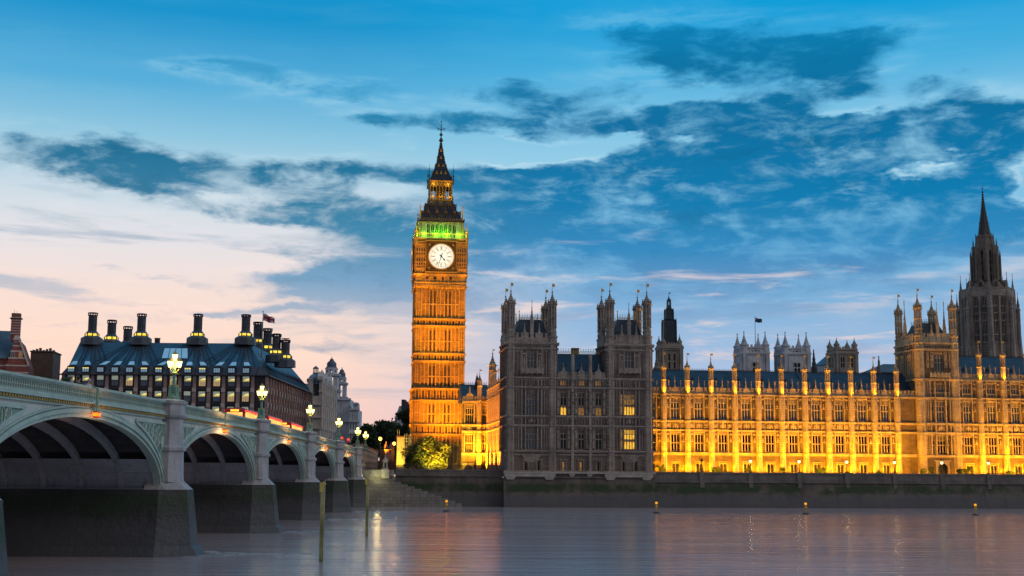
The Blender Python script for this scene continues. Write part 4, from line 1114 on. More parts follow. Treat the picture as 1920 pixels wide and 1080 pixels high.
        for sg in (-1, 1):
            M.box(min(sg * 3.9, sg * h3), max(sg * 3.9, sg * h3), y, y + .5, z0, z1)
            for xq in (4.2, 4.6, 5.0, 5.4): M.box(sg * xq - .09, sg * xq + .09, y - .16, y, z0, z1 - .3)
        M.box(-h3 - .1, h3 + .1, y - .3, y + .3, z1 - .3, z1)
        M.box(-h2, h2, -(h2 - half) - .2, -(h2 - half), z0 + .2, z0 + .35)
        M.box(-h2, h2, -(h2 - half) - .2, -(h2 - half), z0 + 1.1, z0 + 1.3)
        for i in range(27): M.box(-h2 + .1 + i * .5, -h2 + .22 + i * .5, -(h2 - half) - .18, -(h2 - half) - .05, z0 + .3, z0 + 1.15)
        for i in range(6): M.turn(-4 + i * 1.6, -(h2 - half) - .1, spire_prof(z0 + 1.3, z0 + 2.1, .16, 1), 5)
    T.part('belfry', M, mat('belfry_stone', (.50, .46, .36), .9, var=.3))
    # corner pinnacles
    M = MB()
    for sx in (-1, 1):
        for sy in (-1, 1):
            x, y = sx * (h2 - .1), cy + sy * (h2 - .1)
            M.turn(x, y, [(z0 - 2, .42), (z0 + 1.6, .4), (z0 + 1.7, .5), (z0 + 1.8, .35)]); M.turn(x, y, spire_prof(z0 + 1.8, z0 + 4.4, .38, 2), 6)
            x, y = sx * (h3 + .25), cy + sy * (h3 + .25)
            M.turn(x, y, [(z0, .3), (zz(433), .28), (zz(432), .4), (zz(430), .25)]); M.turn(x, y, spire_prof(zz(431), zz(414), .3, 3), 6)
            M.bar((x, y, zz(431)), (sx * h3 * .93, cy + sy * h3 * .93, z1 - .8), .25)
            x, y = sx * (h3 - .1), cy + sy * (h3 - .1)
            M.turn(x, y, [(z1 - .2, .22), (zz(396), .18), (zz(395), .3), (zz(392), .1), (zz(388), .06), (zz(387), .28), (zz(385), .05), (zz(378), .03)], 6)
            M.bar((x - .45, y, zz(389)), (x + .45, y, zz(389)), .08)
    T.part('corner_pinnacle', M, GILT)
    # lower iron roof with two rows of dormers
    zr0 = zz(413); zr1 = zz(371); M = MB(); e = h3 + .35
    M.loft([sq(zr0 - .4, e), sq(zr0, e), sq(zr0 + .1, e - .15), sq(zr0 + (zr1 - zr0) * .33, 4.55), sq(zr0 + (zr1 - zr0) * .66, 3.75), sq(zr1, 3.05)])
    ro = T.part('lower_roof', M, IRON_TOWER)
    G = MB()
    for q in range(4):
        G.T = fc[q]; y = half - e
        for i in range(24): G.box(-e + .2 + i * .47, -e + .36 + i * .47, y - .12, y, zr0 + .02, zr0 + .5)
        for i in range(12):
            G.ball((-e + .5 + i * .94, y - .02, zr0 + .65), .13, 6)
    G.T = None
    T.part('gilded_eaves', G, mat('eaves_gilding', (.25, .16, .03), .5, metal=.5), parent=ro)
    M = MB(); G = MB()
    def roof_h(z):
        f = (z - zr0) / (zr1 - zr0)
        return np.interp(f, [0, .33, .66, 1], [e - .15, 4.55, 3.75, 3.05])
    for q in range(4):
        M.T = fc[q]; G.T = fc[q]
        for (zd, xs) in ((zz(405), (-3.4, -1.15, 1.15, 3.4)), (zz(389.5), (-2.2, 0, 2.2))):
            yy = half - roof_h(zd)
            for x in xs:
                G.box(x - .34, x - .22, yy - .12, yy + .8, zd, zd + 1.1); G.box(x + .22, x + .34, yy - .12, yy + .8, zd, zd + 1.1)
                G.ex([(x - .45, zd + 1.05), (x + .45, zd + 1.05), (x, zd + 1.9)], yy - .16, yy + 1.2)
                M.box(x - .22, x + .22, yy + .02, yy + .1, zd, zd + 1.1)
                G.turn(x, yy - .1, [(zd + 1.8, .05), (zd + 2.2, .03)], 4)
    T.part('dormer', G, mat('gilded_dormer', (.20, .13, .035), .5, metal=.4), parent=ro); T.part('dormer_opening', M, BLACK, parent=ro)
    # lantern
    zl0 = zr1; zl1 = zz(333); hl = 2.85; M = MB(); n = 7
    M.loft([sq(zl0 - .1, 3.2), sq(zl0 + .25, 3.25), sq(zl0 + .3, 2.9)]); M.loft([sq(zl1 - 1.3, hl + .05), sq(zl1 - .3, hl + .1), sq(zl1 - .2, hl + .35), sq(zl1, hl + .4)])
    M.loft([sq(zl0, 1.15), sq(zl1 - 1.2, 1.15)])
    for q in range(4):
        M.T = fc[q]; y = half - hl
        for i in range(n + 1):
            x = -hl + 2 * hl * i / n; M.box(x - .12, x + .12, y - .05, y + .25, zl0, zl1 - 1.2)
        for i in range(n):
            c = -hl + 2 * hl * (i + .5) / n; g = hl / n
            M.ex([(c - g, zl1 - 1.9), (c, zl1 - 1.35), (c + g, zl1 - 1.9), (c + g, zl1 - 1.2), (c - g, zl1 - 1.2)], y, y + .15)
            M.turn(c, y - .1, [(zl1 - 1.2, .16), (zl1 - .7, .2), (zl1 - .4, .05)], 5)
        M.box(-hl - .3, hl + .3, y - .4, y - .3, zl0 + .9, zl0 + 1.05)
        for i in range(15): M.box(-hl - .3 + i * .43, -hl - .2 + i * .43, y - .4, y - .3, zl0 + .3, zl0 + .95)
    T.part('lantern', M, mat('lantern_gilt', (.32, .21, .05), .5, metal=.4))
    # spire
    zs0 = zz(333); zs1 = zz(256); M = MB()
    pr = [(0, 3.05), (.03, 2.85), (.12, 2.35), (.25, 1.8), (.4, 1.3), (.55, .92), (.7, .62), (.85, .36), (1.0, .17)]
    M.loft([sq(zs0, 3.1)] + [sq(zs0 + .1 + (zs1 - zs0) * a, h) for a, h in pr])
    for q in range(4):
        M.T = fc[q]
        for i in range(22):
            f = i / 22; h = np.interp(f, [a for a, _ in pr], [b for _, b in pr]); z = zs0 + (zs1 - zs0) * f
            M.ball((h, half - h, z + .2), .17, 5)
    sp = T.part('spire', M, IRON_TOWER)
    for q in range(4):
        for (f, xs) in ((.17, (-1.15, 0, 1.15)), (.37, (-.6, .6)), (.37, (0,)), (.57, (0,)), (.76, (0,))):
            if f == .37 and xs == (0,): continue
            h = np.interp(f, [a for a, _ in pr], [b for _, b in pr]); z = zs0 + (zs1 - zs0) * f
            for x in xs:
                G = MB(); G.T = fc[q]; G.ex([(x - .35, z), (x + .35, z), (x, z + .95)], half - h - .14, half - h + .4)
                T.part('spire_gablet', G, mat('gilded_gablet', (.5, .32, .06), .5, metal=.4), parent=sp)
    G = MB(); z = zs1 - .3
    G.turn(0, cy, [(z, .2), (z + .4, .2), (z + .6, .5), (z + .9, .6), (z + 1.3, .35), (zz(246), .15), (zz(243), .16), (zz(242.5), .4), (zz(240.5), .5), (zz(239), .2), (zz(234), .1), (zz(231), .12), (zz(228), .1), (zz(218), .06), (zz(216.5), .22), (zz(215), .05), (zz(213), .03)], 8)
    for sx in (-1, 1):
        G.tube([(0, cy, zz(233)), (sx * .5, cy, zz(230)), (sx * .75, cy, zz(228)), (sx * .95, cy, zz(231)), (sx * .75, cy, zz(233))], .09, 5)
        G.tube([(0, cy, zz(233)), (0, cy + sx * .5, zz(230)), (0, cy + sx * .75, zz(228)), (0, cy + sx * .95, zz(231)), (0, cy + sx * .75, zz(233))], .09, 5)
    T.part('finial', G, IRON_TOWER)
    for sx in (-1, 1):
        for sy in (-1, 1):
            M = MB(); x, y = sx * 3.15, cy + sy * 3.15
            M.turn(x, y, [(zs0 - 1, .22), (zz(326), .16), (zz(325), .3), (zz(323), .1), (zz(317), .08), (zz(316), .22), (zz(314), .06), (zz(303), .03)], 6); M.bar((x - .3, y, zz(312)), (x + .3, y, zz(312)), .08)
            T.part('roof_pinnacle', M, IRON_TOWER)
    return T, TF, zz, half
CT, TF, ct_z, CH = clock_tower()

# ------------------------------------------------------------------ great octagonal tower behind the river front
def octagon_tower():
    Yd = 82.0
    c = PAL.at(1854, 640, Yd); x, y = c.x, Yd
    zz = lambda py, px=1854: Zp(px, py, Yd)
    pxm = 2400 / (Yd + 257 + c.x * math.sin(A)) * 1.03
    T = Thing('octagonal_tower', 'dark octagonal gothic tower with tall lancets and needle spire behind the right hand wing', 'tower', PAL, (x, y, GZ))
    W = MB(); r = 44 / pxm / math.cos(PI / 8)
    zb = GZ; z1 = zz(676); z2 = zz(560); z3 = zz(548)
    W.turn(x, y, [(zb, r * 1.15), (z1 - 2, r * 1.15), (z1, r), (z2, r), (z2 + .2, r * 1.06), (z3, r * 1.06), (z3 + .1, r * .93)])
    T.part('wall', W, STONE_G)
    D = MB(); K = MB()
    apo = r * math.cos(PI / 8)
    for i in range(8):
        D.T = Matrix.Translation((x, y, 0)) @ Matrix.Rotation(i * PI / 4, 4, 'Z') @ Matrix.Translation((0, -apo, 0)); K.T = D.T
        hw = r * math.sin(PI / 8)
        # corner buttress with pinnacle
        D.turn(-hw, 0, [(zb, 1.25), (zz(650), 1.0), (zz(648), .8), (z2, .7), (z3 + .5, .6), (zz(546), .55)]); D.turn(-hw, 0, spire_prof(zz(546), zz(515), .5, 4), 6)
        for sg in (-1, 1):
            for wq in (-1, 1):
                cx = sg * hw * .42 + wq * .0
            cx = sg * hw * .42; w = hw * .48
            K.quad((cx - w / 2, -.03, zz(646)), (cx + w / 2, -.03, zz(646)), (cx + w / 2, -.03, zz(567)), (cx, -.03, zz(562)), (cx - w / 2, -.03, zz(567)))
            for q in range(4):
                xx = cx - w / 2 + w * q / 3; D.box(xx - .07, xx + .07, -.2, 0, zz(646), zz(565))
            for zq in (646, 632, 606, 592, 579): D.box(cx - w / 2, cx + w / 2, -.24, 0, zz(zq) - .15, zz(zq) + .2)
            ah = w * .7; zt = zz(562) + .2
            L = [(cx - w / 2, zt - ah), (cx - w * .38, zt - ah * .4), (cx, zt - .05), (cx, zt + .3), (cx - w / 2, zt + .3)]
            D.ex(L, -.2, 0); D.ex([(2 * cx - p[0], p[1]) for p in L][::-1], -.2, 0)
        D.box(-.25, .25, -.5, 0, z1, z2)
        n = 12
        for q in range(n): D.box(-hw + 2 * hw * (q + .2) / n, -hw + 2 * hw * (q + .8) / n, -.35, -.1, z3, z3 + .7)
        D.box(-hw, hw, -.45, 0, z2, z2 + .3)
    T.part('buttress', D, STONE_G); T.part('lancet_window', K, GLASS_D)
    # detached flyer pinnacles
    D = MB()
    for i in range(8):
        a = PI / 8 + i * PI / 4; rr = r * 1.17
        px_, py_ = x + rr * math.cos(a), y + rr * math.sin(a)
        D.turn(px_, py_, [(zb, .95), (zz(665), .8), (zz(630), .55), (zz(585), .5), (zz(583), .7), (zz(580), .42), (zz(572), .38)], 6); D.turn(px_, py_, spire_prof(zz(574), zz(549), .4, 3), 6)
        D.bar((px_, py_, zz(612)), (x + r * .98 * math.cos(a), y + r * .98 * math.sin(a), zz(592)), .5, .7)
        D.bar((px_, py_, zz(583)), (x + r * 1.0 * math.cos(a), y + r * 1.0 * math.sin(a), zz(580)), .4, .5)
    T.part('flying_pinnacle', D, STONE_G)
    # sloping roof, lantern stage, spire
    c2 = PAL.at(1849.5, 500, Yd).x; k = (1849.5 - 1854)
    D = MB(); M = MB()
    D.turn(x, y, [(z3 - .1, r * .93), (zz(533), r * .62), (zz(530), r * .60), (zz(529), r * .66), (zz(528), r * .52)])
    for i in range(8):
        a = i * PI / 4
        D.T = Matrix.Translation((x, y, 0)) @ Matrix.Rotation(a, 4, 'Z')
        D.ex([(-.7, zz(540)), (.7, zz(540)), (.7, zz(532)), (0, zz(528)), (-.7, zz(532))], -r * .78, -r * .5)
        M.T = D.T; M.box(-.35, .35, -r * .78 - .05, -r * .78 - .01, zz(539), zz(533))
    T.part('sloping_roof', D, STONE_D); T.part('gablet_opening', M, BLACK)
    D = MB(); rl = r * .43
    zl0 = zz(529); zl1 = zz(472)
    for i in range(8):
        a = PI / 8 + i * PI / 4
        D.T = None
        D.bar((x + rl * math.cos(a), y + rl * math.sin(a), zl0 - .5), (x + rl * math.cos(a), y + rl * math.sin(a), zz(463)), 1.0)
        px_, py_ = x + rl * 1.32 * math.cos(a), y + rl * 1.32 * math.sin(a)
        D.turn(px_, py_, [(zz(533), .32), (zz(480), .26), (zz(470), .04)], 6); D.bar((px_, py_, zz(500)), (x + rl * math.cos(a), y + rl * math.sin(a), zz(493)), .25); D.bar((px_, py_, zz(484)), (x + rl * math.cos(a), y + rl * math.sin(a), zz(480)), .25)
        D.T = Matrix.Translation((x, y, 0)) @ Matrix.Rotation(i * PI / 4, 4, 'Z') @ Matrix.Translation((0, -rl * math.cos(PI / 8), 0))
        hw = rl * math.sin(PI / 8)
        for xx in (-.25 * hw * 1.4, .25 * hw * 1.4): D.box(xx - .12, xx + .12, -.15, .1, zl0, zl1)
        for zq in (516, 502, 490): D.box(-hw, hw, -.1, .1, zz(zq), zz(zq) + .25)
        D.ex([(-hw, zz(478)), (-hw * .5, zz(474.5)), (0, zz(472.5)), (hw * .5, zz(474.5)), (hw, zz(478)), (hw, zz(466)), (-hw, zz(466))], -.2, .2)
    D.T = None
    D.turn(x, y, [(zz(471), rl * 1.1), (zz(468), rl * 1.12), (zz(466), rl * 1.0), (zz(464), rl * .88), (zz(447), rl * .74), (zz(446), rl * .8), (zz(443), rl * .78), (zz(442), rl * .52)])
    for i in range(8):
        a = PI / 8 + i * PI / 4
        D.turn(x + rl * 1.05 * math.cos(a), y + rl * 1.05 * math.sin(a), [(zz(470), .28), (zz(457), .22), (zz(448), .03)], 5)
        D.turn(x + rl * .78 * math.cos(a), y + rl * .78 * math.sin(a), [(zz(450), .2), (zz(442), .18), (zz(438), .03)], 5)
        D.bar((x + rl * .86 * math.cos(a), y + rl * .86 * math.sin(a), zz(466)), (x + rl * .74 * math.cos(a), y + rl * .74 * math.sin(a), zz(447)), .3)
    T.part('lantern', D, STONE_D)
    SPD = mat('dark_spire_stone', (.09, .08, .075), .9, var=.4); D = MB(); z0, z1_ = zz(444), zz(362)
    pr = [(0, .58), (.3, .40), (.31, .45), (.33, .38), (.6, .2), (.9, .07), (1, .05)]
    D.turn(x, y, [(z0 + (z1_ - z0) * a, rl * q) for a, q in pr] + [(zz(361), .35), (zz(359), .1), (zz(352), .06), (zz(349), .04)])
    for i in range(8):
        a = PI / 8 + i * PI / 4
        for q in range(20):
            f = q / 20; rr = rl * np.interp(f, [p[0] for p in pr], [p[1] for p in pr])
            D.ball((x + rr * math.cos(a), y + rr * math.sin(a), z0 + (z1_ - z0) * f), .17, 4)
    D.box(x - .3, x + .3, y - .05, y + .05, zz(354), zz(353.3))
    T.part('spire', D, SPD)
    return T
octagon_tower()

# ------------------------------------------------------------------ towers on the skyline
def sky_tower(name, label, cat, fr_px, Y, hw_px, zs, m, pinn, win=None, parapet=True, depth=None, group=None, wm=GLASS_D):
    """square tower: zs = (body top y, parapet top y, cornice y); pinn = (half width px, shaft bottom y, top y, radius)"""
    d = ray(fr_px, 700); k = Y / d.y; fr = Frame(d.x * k, Y, A)
    h = hw_px * Y / F
    zz = lambda py: fr.z(fr_px, py, 0)
    T = Thing(name, label, cat, fr, (0, h, GZ), group)
    M = MB(); cy = h
    def sq(z, q): return [(-q, cy - q, z), (q, cy - q, z), (q, cy + q, z), (-q, cy + q, z)]
    top, par, cor = zs
    M.loft([sq(GZ, h), sq(zz(cor), h), sq(zz(cor) + .2, h + .5), sq(zz(cor) + .8, h + .5), sq(zz(cor) + .9, h), sq(zz(top), h)])
    T.part('wall', M, m)
    M = MB(); rot = [Matrix.Translation((0, cy, 0)) @ Matrix.Rotation(PI / 2 * q, 4, 'Z') @ Matrix.Translation((0, -cy, 0)) for q in range(4)]
    for q in range(4):
        M.T = rot[q]
        for z in (zz(cor), zz(top)): M.box(-h - .2, h + .2, -.3, .05, z - .25, z + .15)
        n = 7
        for i in range(n): M.box(-h + 2 * h * (i + .2) / n, -h + 2 * h * (i + .75) / n, -.05, .3, zz(top), zz(par))
        M.box(-h, h, 0, .3, zz(top), zz((top * 2 + par) / 3))
        for sg in (-1, 1): M.box(sg * h * .88 - h * .10, sg * h * .88 + h * .10, -.45, 0, GZ, zz(top) - .5)
        for sg in (-1, 1): M.box(sg * h * .62 - .15, sg * h * .62 + .15, -.2, 0, GZ, zz(cor))
    T.part('parapet', M, m)
    pr, pb, pt, prr = pinn
    for sx in (-1, 1):
        for sy in (-1, 1):
            M = MB(); xx, yy = sx * (h - prr * .7), cy + sy * (h - prr * .7)
            M.turn(xx, yy, [(zz(top) - 2, prr), (zz(pb), prr), (zz(pb) + .1, prr * 1.25), (zz(pb) + .5, prr * 1.1)])
            n = 6
            for i in range(1): M.turn(xx, yy, spire_prof(zz(pb) + .5, zz(pt), prr * .95, 5), 8)
            T.part('pinnacle', M, m)
    if win:
        for q in range(2):
            for (cx, w, yb, yt, lights) in win:
                w = w * Y / F; x_ = cx * Y / F
                hgt = zz(yt) - zz(yb)
                me = tracery(w, hgt, lights, 2, False, mw=.22, round_top=True).mesh('window', m)
                R_ = rot[q if q == 0 else 3]
                p = R_ @ Vector((x_, -.12, zz(yb)))
                o = T.inst('window', me, (p.x, p.y, p.z), rz=0 if q == 0 else -PI / 2)
                T.inst('pane', pane(w, hgt, .1).mesh('pane', wm), (0, 0, 0), parent=o)
    return T, fr, zz, h, cy
PORT = mat('portland_stone', (.56, .58, .62), .9, var=.4, scale=.25, streak=.4, bump=.4)
BUFF = mat('buff_limestone', (.34, .30, .25), .9, var=.4, scale=.4, streak=.4)
_win = [(0, 15, 640, 616, 3)]
sky_tower('abbey_tower', 'pale grey stone church tower with four pinnacles and a flagpole rising behind the iron roof', 'church tower', 1417.5, 520, 25.5, (652, 646, 664), PORT, (0, 648, 620, 1.5), [(0, 13, 697, 678, 2), (0, 22, 663, 655, 3)], group='twin pale church towers')
sky_tower('abbey_tower', 'pale grey church tower with four pinnacles and no flagpole, right one of the twins', 'church tower', 1495, 520, 25.5, (654, 648, 665), PORT, (0, 650, 621, 1.5), [(0, 13, 698, 679, 2), (0, 22, 664, 656, 3)], group='twin pale church towers')
sky_tower('church_tower', 'small square brown church tower with two louvred bell openings beside the blue glass roof', 'church tower', 1588, 430, 21, (655, 650, 664), BUFF, (0, 648, 633, .9), [(-8, 9, 690, 668, 2), (8, 9, 690, 668, 2)])
T, fr, zz, h, cy = sky_tower('ventilation_tower', 'square buff stone tower topped by a tall tapering dark iron lantern and spire', 'tower', 1260, 330, 19, (647, 642, 655), BUFF, (0, 643, 626, .6), [(-5, 6, 692, 661, 1), (5, 6, 692, 661, 1)])
M = MB()
def sqq(z, q): return [(-q, cy - q, z), (q, cy - q, z), (q, cy + q, z), (-q, cy + q, z)]
k = 330 / F
M.loft([sqq(zz(645), 11.5 * k), sqq(zz(600), 10.5 * k), sqq(zz(598), 11.5 * k), sqq(zz(597), 7.8 * k), sqq(zz(580), 6.4 * k), sqq(zz(578), 6.8 * k), sqq(zz(576), 4.2 * k), sqq(zz(570), 3.6 * k)])
for sx in (-1, 1):
    for sy in (-1, 1):
        M.bar((sx * 2.6 * k, cy + sy * 2.6 * k, zz(570)), (sx * 2.4 * k, cy + sy * 2.4 * k, zz(562)), .3)
        M.turn(sx * 11 * k, cy + sy * 11 * k, [(zz(645), .25), (zz(603), .2), (zz(594), .03)], 5); M.turn(sx * 7 * k, cy + sy * 7 * k, [(zz(597), .2), (zz(582), .15), (zz(575), .03)], 5)
M.loft([sqq(zz(563), 3.4 * k), sqq(zz(561), 3.6 * k), sqq(zz(556), 1.0 * k), sqq(zz(551), .3 * k)]); vane(M, 0, cy, zz(552), .9)
T.part('iron_spire', M, mat('spire_iron', (.03, .055, .075), .5, metal=.3, var=.3, courses=(.9, 1.6, .06)))
T.part('iron_spire_rib', MB().bar((0, cy - 10.9 * k, zz(640)), (0, cy - 9.8 * k, zz(602)), .2), BLACK)
def flagpole(name, label, px, py0, py1, Y, fpx, fh, mt2, tilt=.25):
    d = ray(px, py0); kk = Y / d.y; x = d.x * kk; z0 = EYE + d.z * kk
    d2 = ray(px, py1); z1 = EYE + d2.z * Y / d2.y
    T = Thing(name, label, 'flag', WORLD, (x, Y, z0))
    M = MB(); M.turn(x, Y, [(z0, .18), (z1, .08), (z1 + .1, .2), (z1 + .3, .04)], 6); T.part('pole', M, mat('pole_paint', (.3, .3, .32), .5))
    L = fpx * Y / F; h = fh * Y / F; n = 10; M = MB()
    for th in (0, .03):
        for i in range(n):
            def pt(q, t): return (x + .1 + L * q, Y + th + .35 * math.sin(q * 7), z1 - .3 - h * t * (1 - .25 * q) - L * tilt * q + .12 * math.sin(q * 9))
            M.m = 0
            for j in range(6):
                a, b = j / 6, (j + 1) / 6
                cx, cz = (i + .5) / n, (j + .5) / 6
                if mt2 == 'cross':
                    dd = min(abs(cx - cz), abs(cx - (1 - cz))); M.m = 2 if (abs(cx - .5) < .07 or abs(cz - .5) < .1) else (1 if dd < .12 or abs(cx - .5) < .13 or abs(cz - .5) < .2 else 0)
                else:
                    M.m = (2 if abs(cx - .22) < .06 or abs(cz - .25) < .09 else 1 if min(abs(cx / .44 - cz / .5), abs(cx / .44 - 1 + cz / .5)) < .18 else 0) if cx < .44 and cz < .5 else 3
                M.quad(pt(i / n, a), pt((i + 1) / n, a), pt((i + 1) / n, b), pt(i / n, b))
    T.part('flag_cloth', M, [mat('flag_blue', (.02, .03, .12), .9), mat('flag_white', (.5, .5, .52), .9), mat('flag_red', (.35, .01, .02), .9), mat('flag_teal', (.01, .07, .11), .9)])
flagpole('flagpole', 'thin white flagpole flying a small teal ensign above the pale church tower', 1416.5, 650, 594, 524, 13, 9, 'ens')
# glazed pyramid roof, iron fleche and low roofs behind the wing
def lump(name, label, cat, px, Y, prof_, m, n=4, rot=None, part='roof', sx=1, sy=1):
    d = ray(px, 700); kk = Y / d.y; fr = Frame(d.x * kk, Y, A)
    T = Thing(name, label, cat, fr, (0, 0, GZ)); M = MB()
    M.turn(0, 0, [(fr.z(px, py, 0), max(.03, w * Y / F)) for py, w in prof_], n, rot, sx, sy)
    T.part(part, M, m); return T, fr
T, fr = lump('chapter_roof', 'shallow blue-grey pyramid roof between the church towers', 'roof', 1551, 440, [(686, 22), (685, 23), (667, 1)], mat('blue_lead', (.16, .30, .38), .5, var=.25, courses=(2, 9, .05)), 8)
M = MB(); M.turn(0, 0, [(GZ, 20 * 440 / F), (fr.z(1551, 686, 0), 20 * 440 / F)], 8); T.part('wall', M, PORT)
T, fr = lump('iron_fleche', 'slim black crocketed spire standing left of the blue pyramid roof', 'spire', 1526.5, 420, [(700, 6.5), (689, 6), (688, 4.6), (683, 3.6), (682, 4.4), (676, 2.4), (675, 3.2), (666, 1.4), (665, 2.1), (659, .8), (658, 1.8), (656.5, .6), (654, .4)], BLACK, 8, part='spire')
M = MB(); M.turn(0, 0, [(GZ, 1.2), (fr.z(1526, 699, 0), 1.15)], 8); T.part('shaft', M, STONE_D)
T, fr = lump('turret_spirelet', 'grey knobbly stone spirelet just right of the unlit pavilion', 'spire', 1231.8, 315, [(700, 7), (692, 7), (690, 7.5), (688, 5), (683, 4.2), (682, 4.8), (678, 3), (677, 3.5), (672, 1.2), (671, 2), (669, .8), (663, .4)], STONE_D, 8, part='spire')
M = MB(); M.turn(0, 0, [(GZ, 6.5 * 315 / F), (fr.z(1231, 699, 0), 6.5 * 315 / F)], 8); T.part('shaft', M, STONE_D)
T, fr = lump('turret_spirelet', 'dark stone spirelet behind the ridge between the brown church tower and the square palace tower', 'spire', 1648.5, 330, [(700, 3.6), (688, 3.4), (687, 4), (686, 2.6), (680, 1.9), (679, 2.4), (674, 1), (670, .8), (669, 1.4), (667, .3)], STONE_D, 8, part='spire')
M = MB(); M.turn(0, 0, [(GZ, 3.4 * 330 / F), (fr.z(1648, 699, 0), 3.4 * 330 / F)], 8); T.part('shaft', M, STONE_D)
# great hall roof
fr = Frame(PAL.at(1672, 700, 60).x * math.cos(A) + PAL.x - 60 * math.sin(A), PAL.y + 60 * math.cos(A) + PAL.at(1672, 700, 60).x * math.sin(A), A)
T = Thing('hall_roof', 'long lead-grey hall roof sloping up behind the floodlit wing', 'roof', fr, (0, 0, GZ))
M = MB(); a, b = fr.at(1640, 700, 0).x, fr.at(1700, 700, 0).x
M.box(a + 1, b + 8, .5, 14.5, GZ, fr.z(1672, 698, 0) - .02)
M.loft([[(a, 0, fr.z(1640, 698, 0)), (b + 9, 0, fr.z(1640, 698, 0)), (b + 9, 15, fr.z(1640, 698, 0)), (a, 15, fr.z(1640, 698, 0))], [(b - 3, 7, fr.z(1690, 683, 7)), (b + 9, 7, fr.z(1690, 683, 7)), (b + 9, 8, fr.z(1690, 683, 7)), (b - 3, 8, fr.z(1690, 683, 7))]])
T.part('roof_slope', M, mat('lead_roof', (.12, .14, .16), .7, courses=(1.2, .7, .06)))
# ------------------------------------------------------------------ bridge
GREEN = mat('pale_green_paint', (.38, .48, .41), .55, var=.25, scale=.5, streak=.35, bump=.15)
GREEN_D = mat('mid_green_paint', (.20, .34, .28), .5, var=.25, scale=.6, streak=.3, bump=.15)
SPAN = mat('spandrel_paint', (.54, .55, .49), .6, var=.25, scale=.25, streak=.5, bump=.15)
RIB = mat('grey_rib_paint', (.30, .31, .33), .6, var=.3, scale=.4, streak=.5, bump=.2)
PLATE = mat('grey_skewback_plate', (.36, .38, .42), .55, var=.3, scale=.3, streak=.45, bump=.2, courses=(4.2, 1.1, .015))
UNDER = mat('sooty_underdeck', (.10, .10, .11), .9, var=.3)
PIER_U = mat('granite', (.40, .38, .385), .85, var=.35, scale=.5, streak=.45, bump=.4)
PIER_L = mat('wet_granite', (.055, .052, .05), .6, var=.4, scale=.4, streak=.5, bump=.7, bscale=2.0, courses=(2.4, .8, .03), moss=(3.4, 4.9, .6), sscale=.3)
DECK = mat('asphalt', (.05, .05, .052), .9, var=.2)
BF = Frame(-26.75 - .0133 * 250, 250, math.atan2(-1, .0133))
def bt(px, py):
    """(t, z) of a photo pixel on the south face of the bridge (frame plane v=0)"""
    o = BF.loc((0, 0, EYE)); d = ray(px, py); q = Vector((d.x * BF.c + d.y * BF.s, -d.x * BF.s + d.y * BF.c, d.z))
    k = -o.y / q.y; p = o + q * k
    return p.x, p.z
_tp = [bt(*q) for q in ((0, 697), (150, 722), (280, 744.7), (307, 746.7), (339, 757), (479.6, 787.5), (574, 811), (630, 828), (669, 839.6))]
_cf = np.polyfit([p[0] for p in _tp], [p[1] for p in _tp], 2)
def ztop(t): return float(np.polyval(_cf, t))
print('bridge top', [(round(a, 1), round(b, 2), round(ztop(a), 2)) for a, b in _tp])
PT = [0.8, 31.5, 66, 104.5, 144.6, 185.9, 224.0]
ZSP = 5.35
BW = 26.0                     # deck width, away from the camera side (v from 0 to -BW)
BR = Thing('arch_bridge', 'long pale green iron road bridge on granite piers from the left edge to far bank', 'bridge', BF, (100, -BW / 2, 0))
ts = np.arange(-14, 226, 2.0)
M = MB()
for a, b in zip(ts[:-1], ts[1:]):
    za, zb_ = ztop(a) - 1.15, ztop(b) - 1.15
    M.loft([[(a, -BW + .2, za - .55), (a, -.4, za - .55), (a, -.4, za), (a, -BW + .2, za)], [(b, -BW + .2, zb_ - .55), (b, -.4, zb_ - .55), (b, -.4, zb_), (b, -BW + .2, zb_)]])
BR.part('deck', M, DECK)
DENT = mat('gilt_dentil', (.45, .30, .08), .5, metal=.4)
def strip(mb, t0, t1, v0, v1, o0, o1, n=16):
    """moulding following the deck line, from o0 to o1 below the rail top"""
    for i in range(n):
        a = t0 + (t1 - t0) * i / n; b = t0 + (t1 - t0) * (i + 1) / n
        za, zb_ = ztop(a), ztop(b)
        mb.loft([[(a, v0, za - o1), (a, v1, za - o1), (a, v1, za - o0), (a, v0, za - o0)], [(b, v0, zb_ - o1), (b, v1, zb_ - o1), (b, v1, zb_ - o0), (b, v0, zb_ - o0)]])
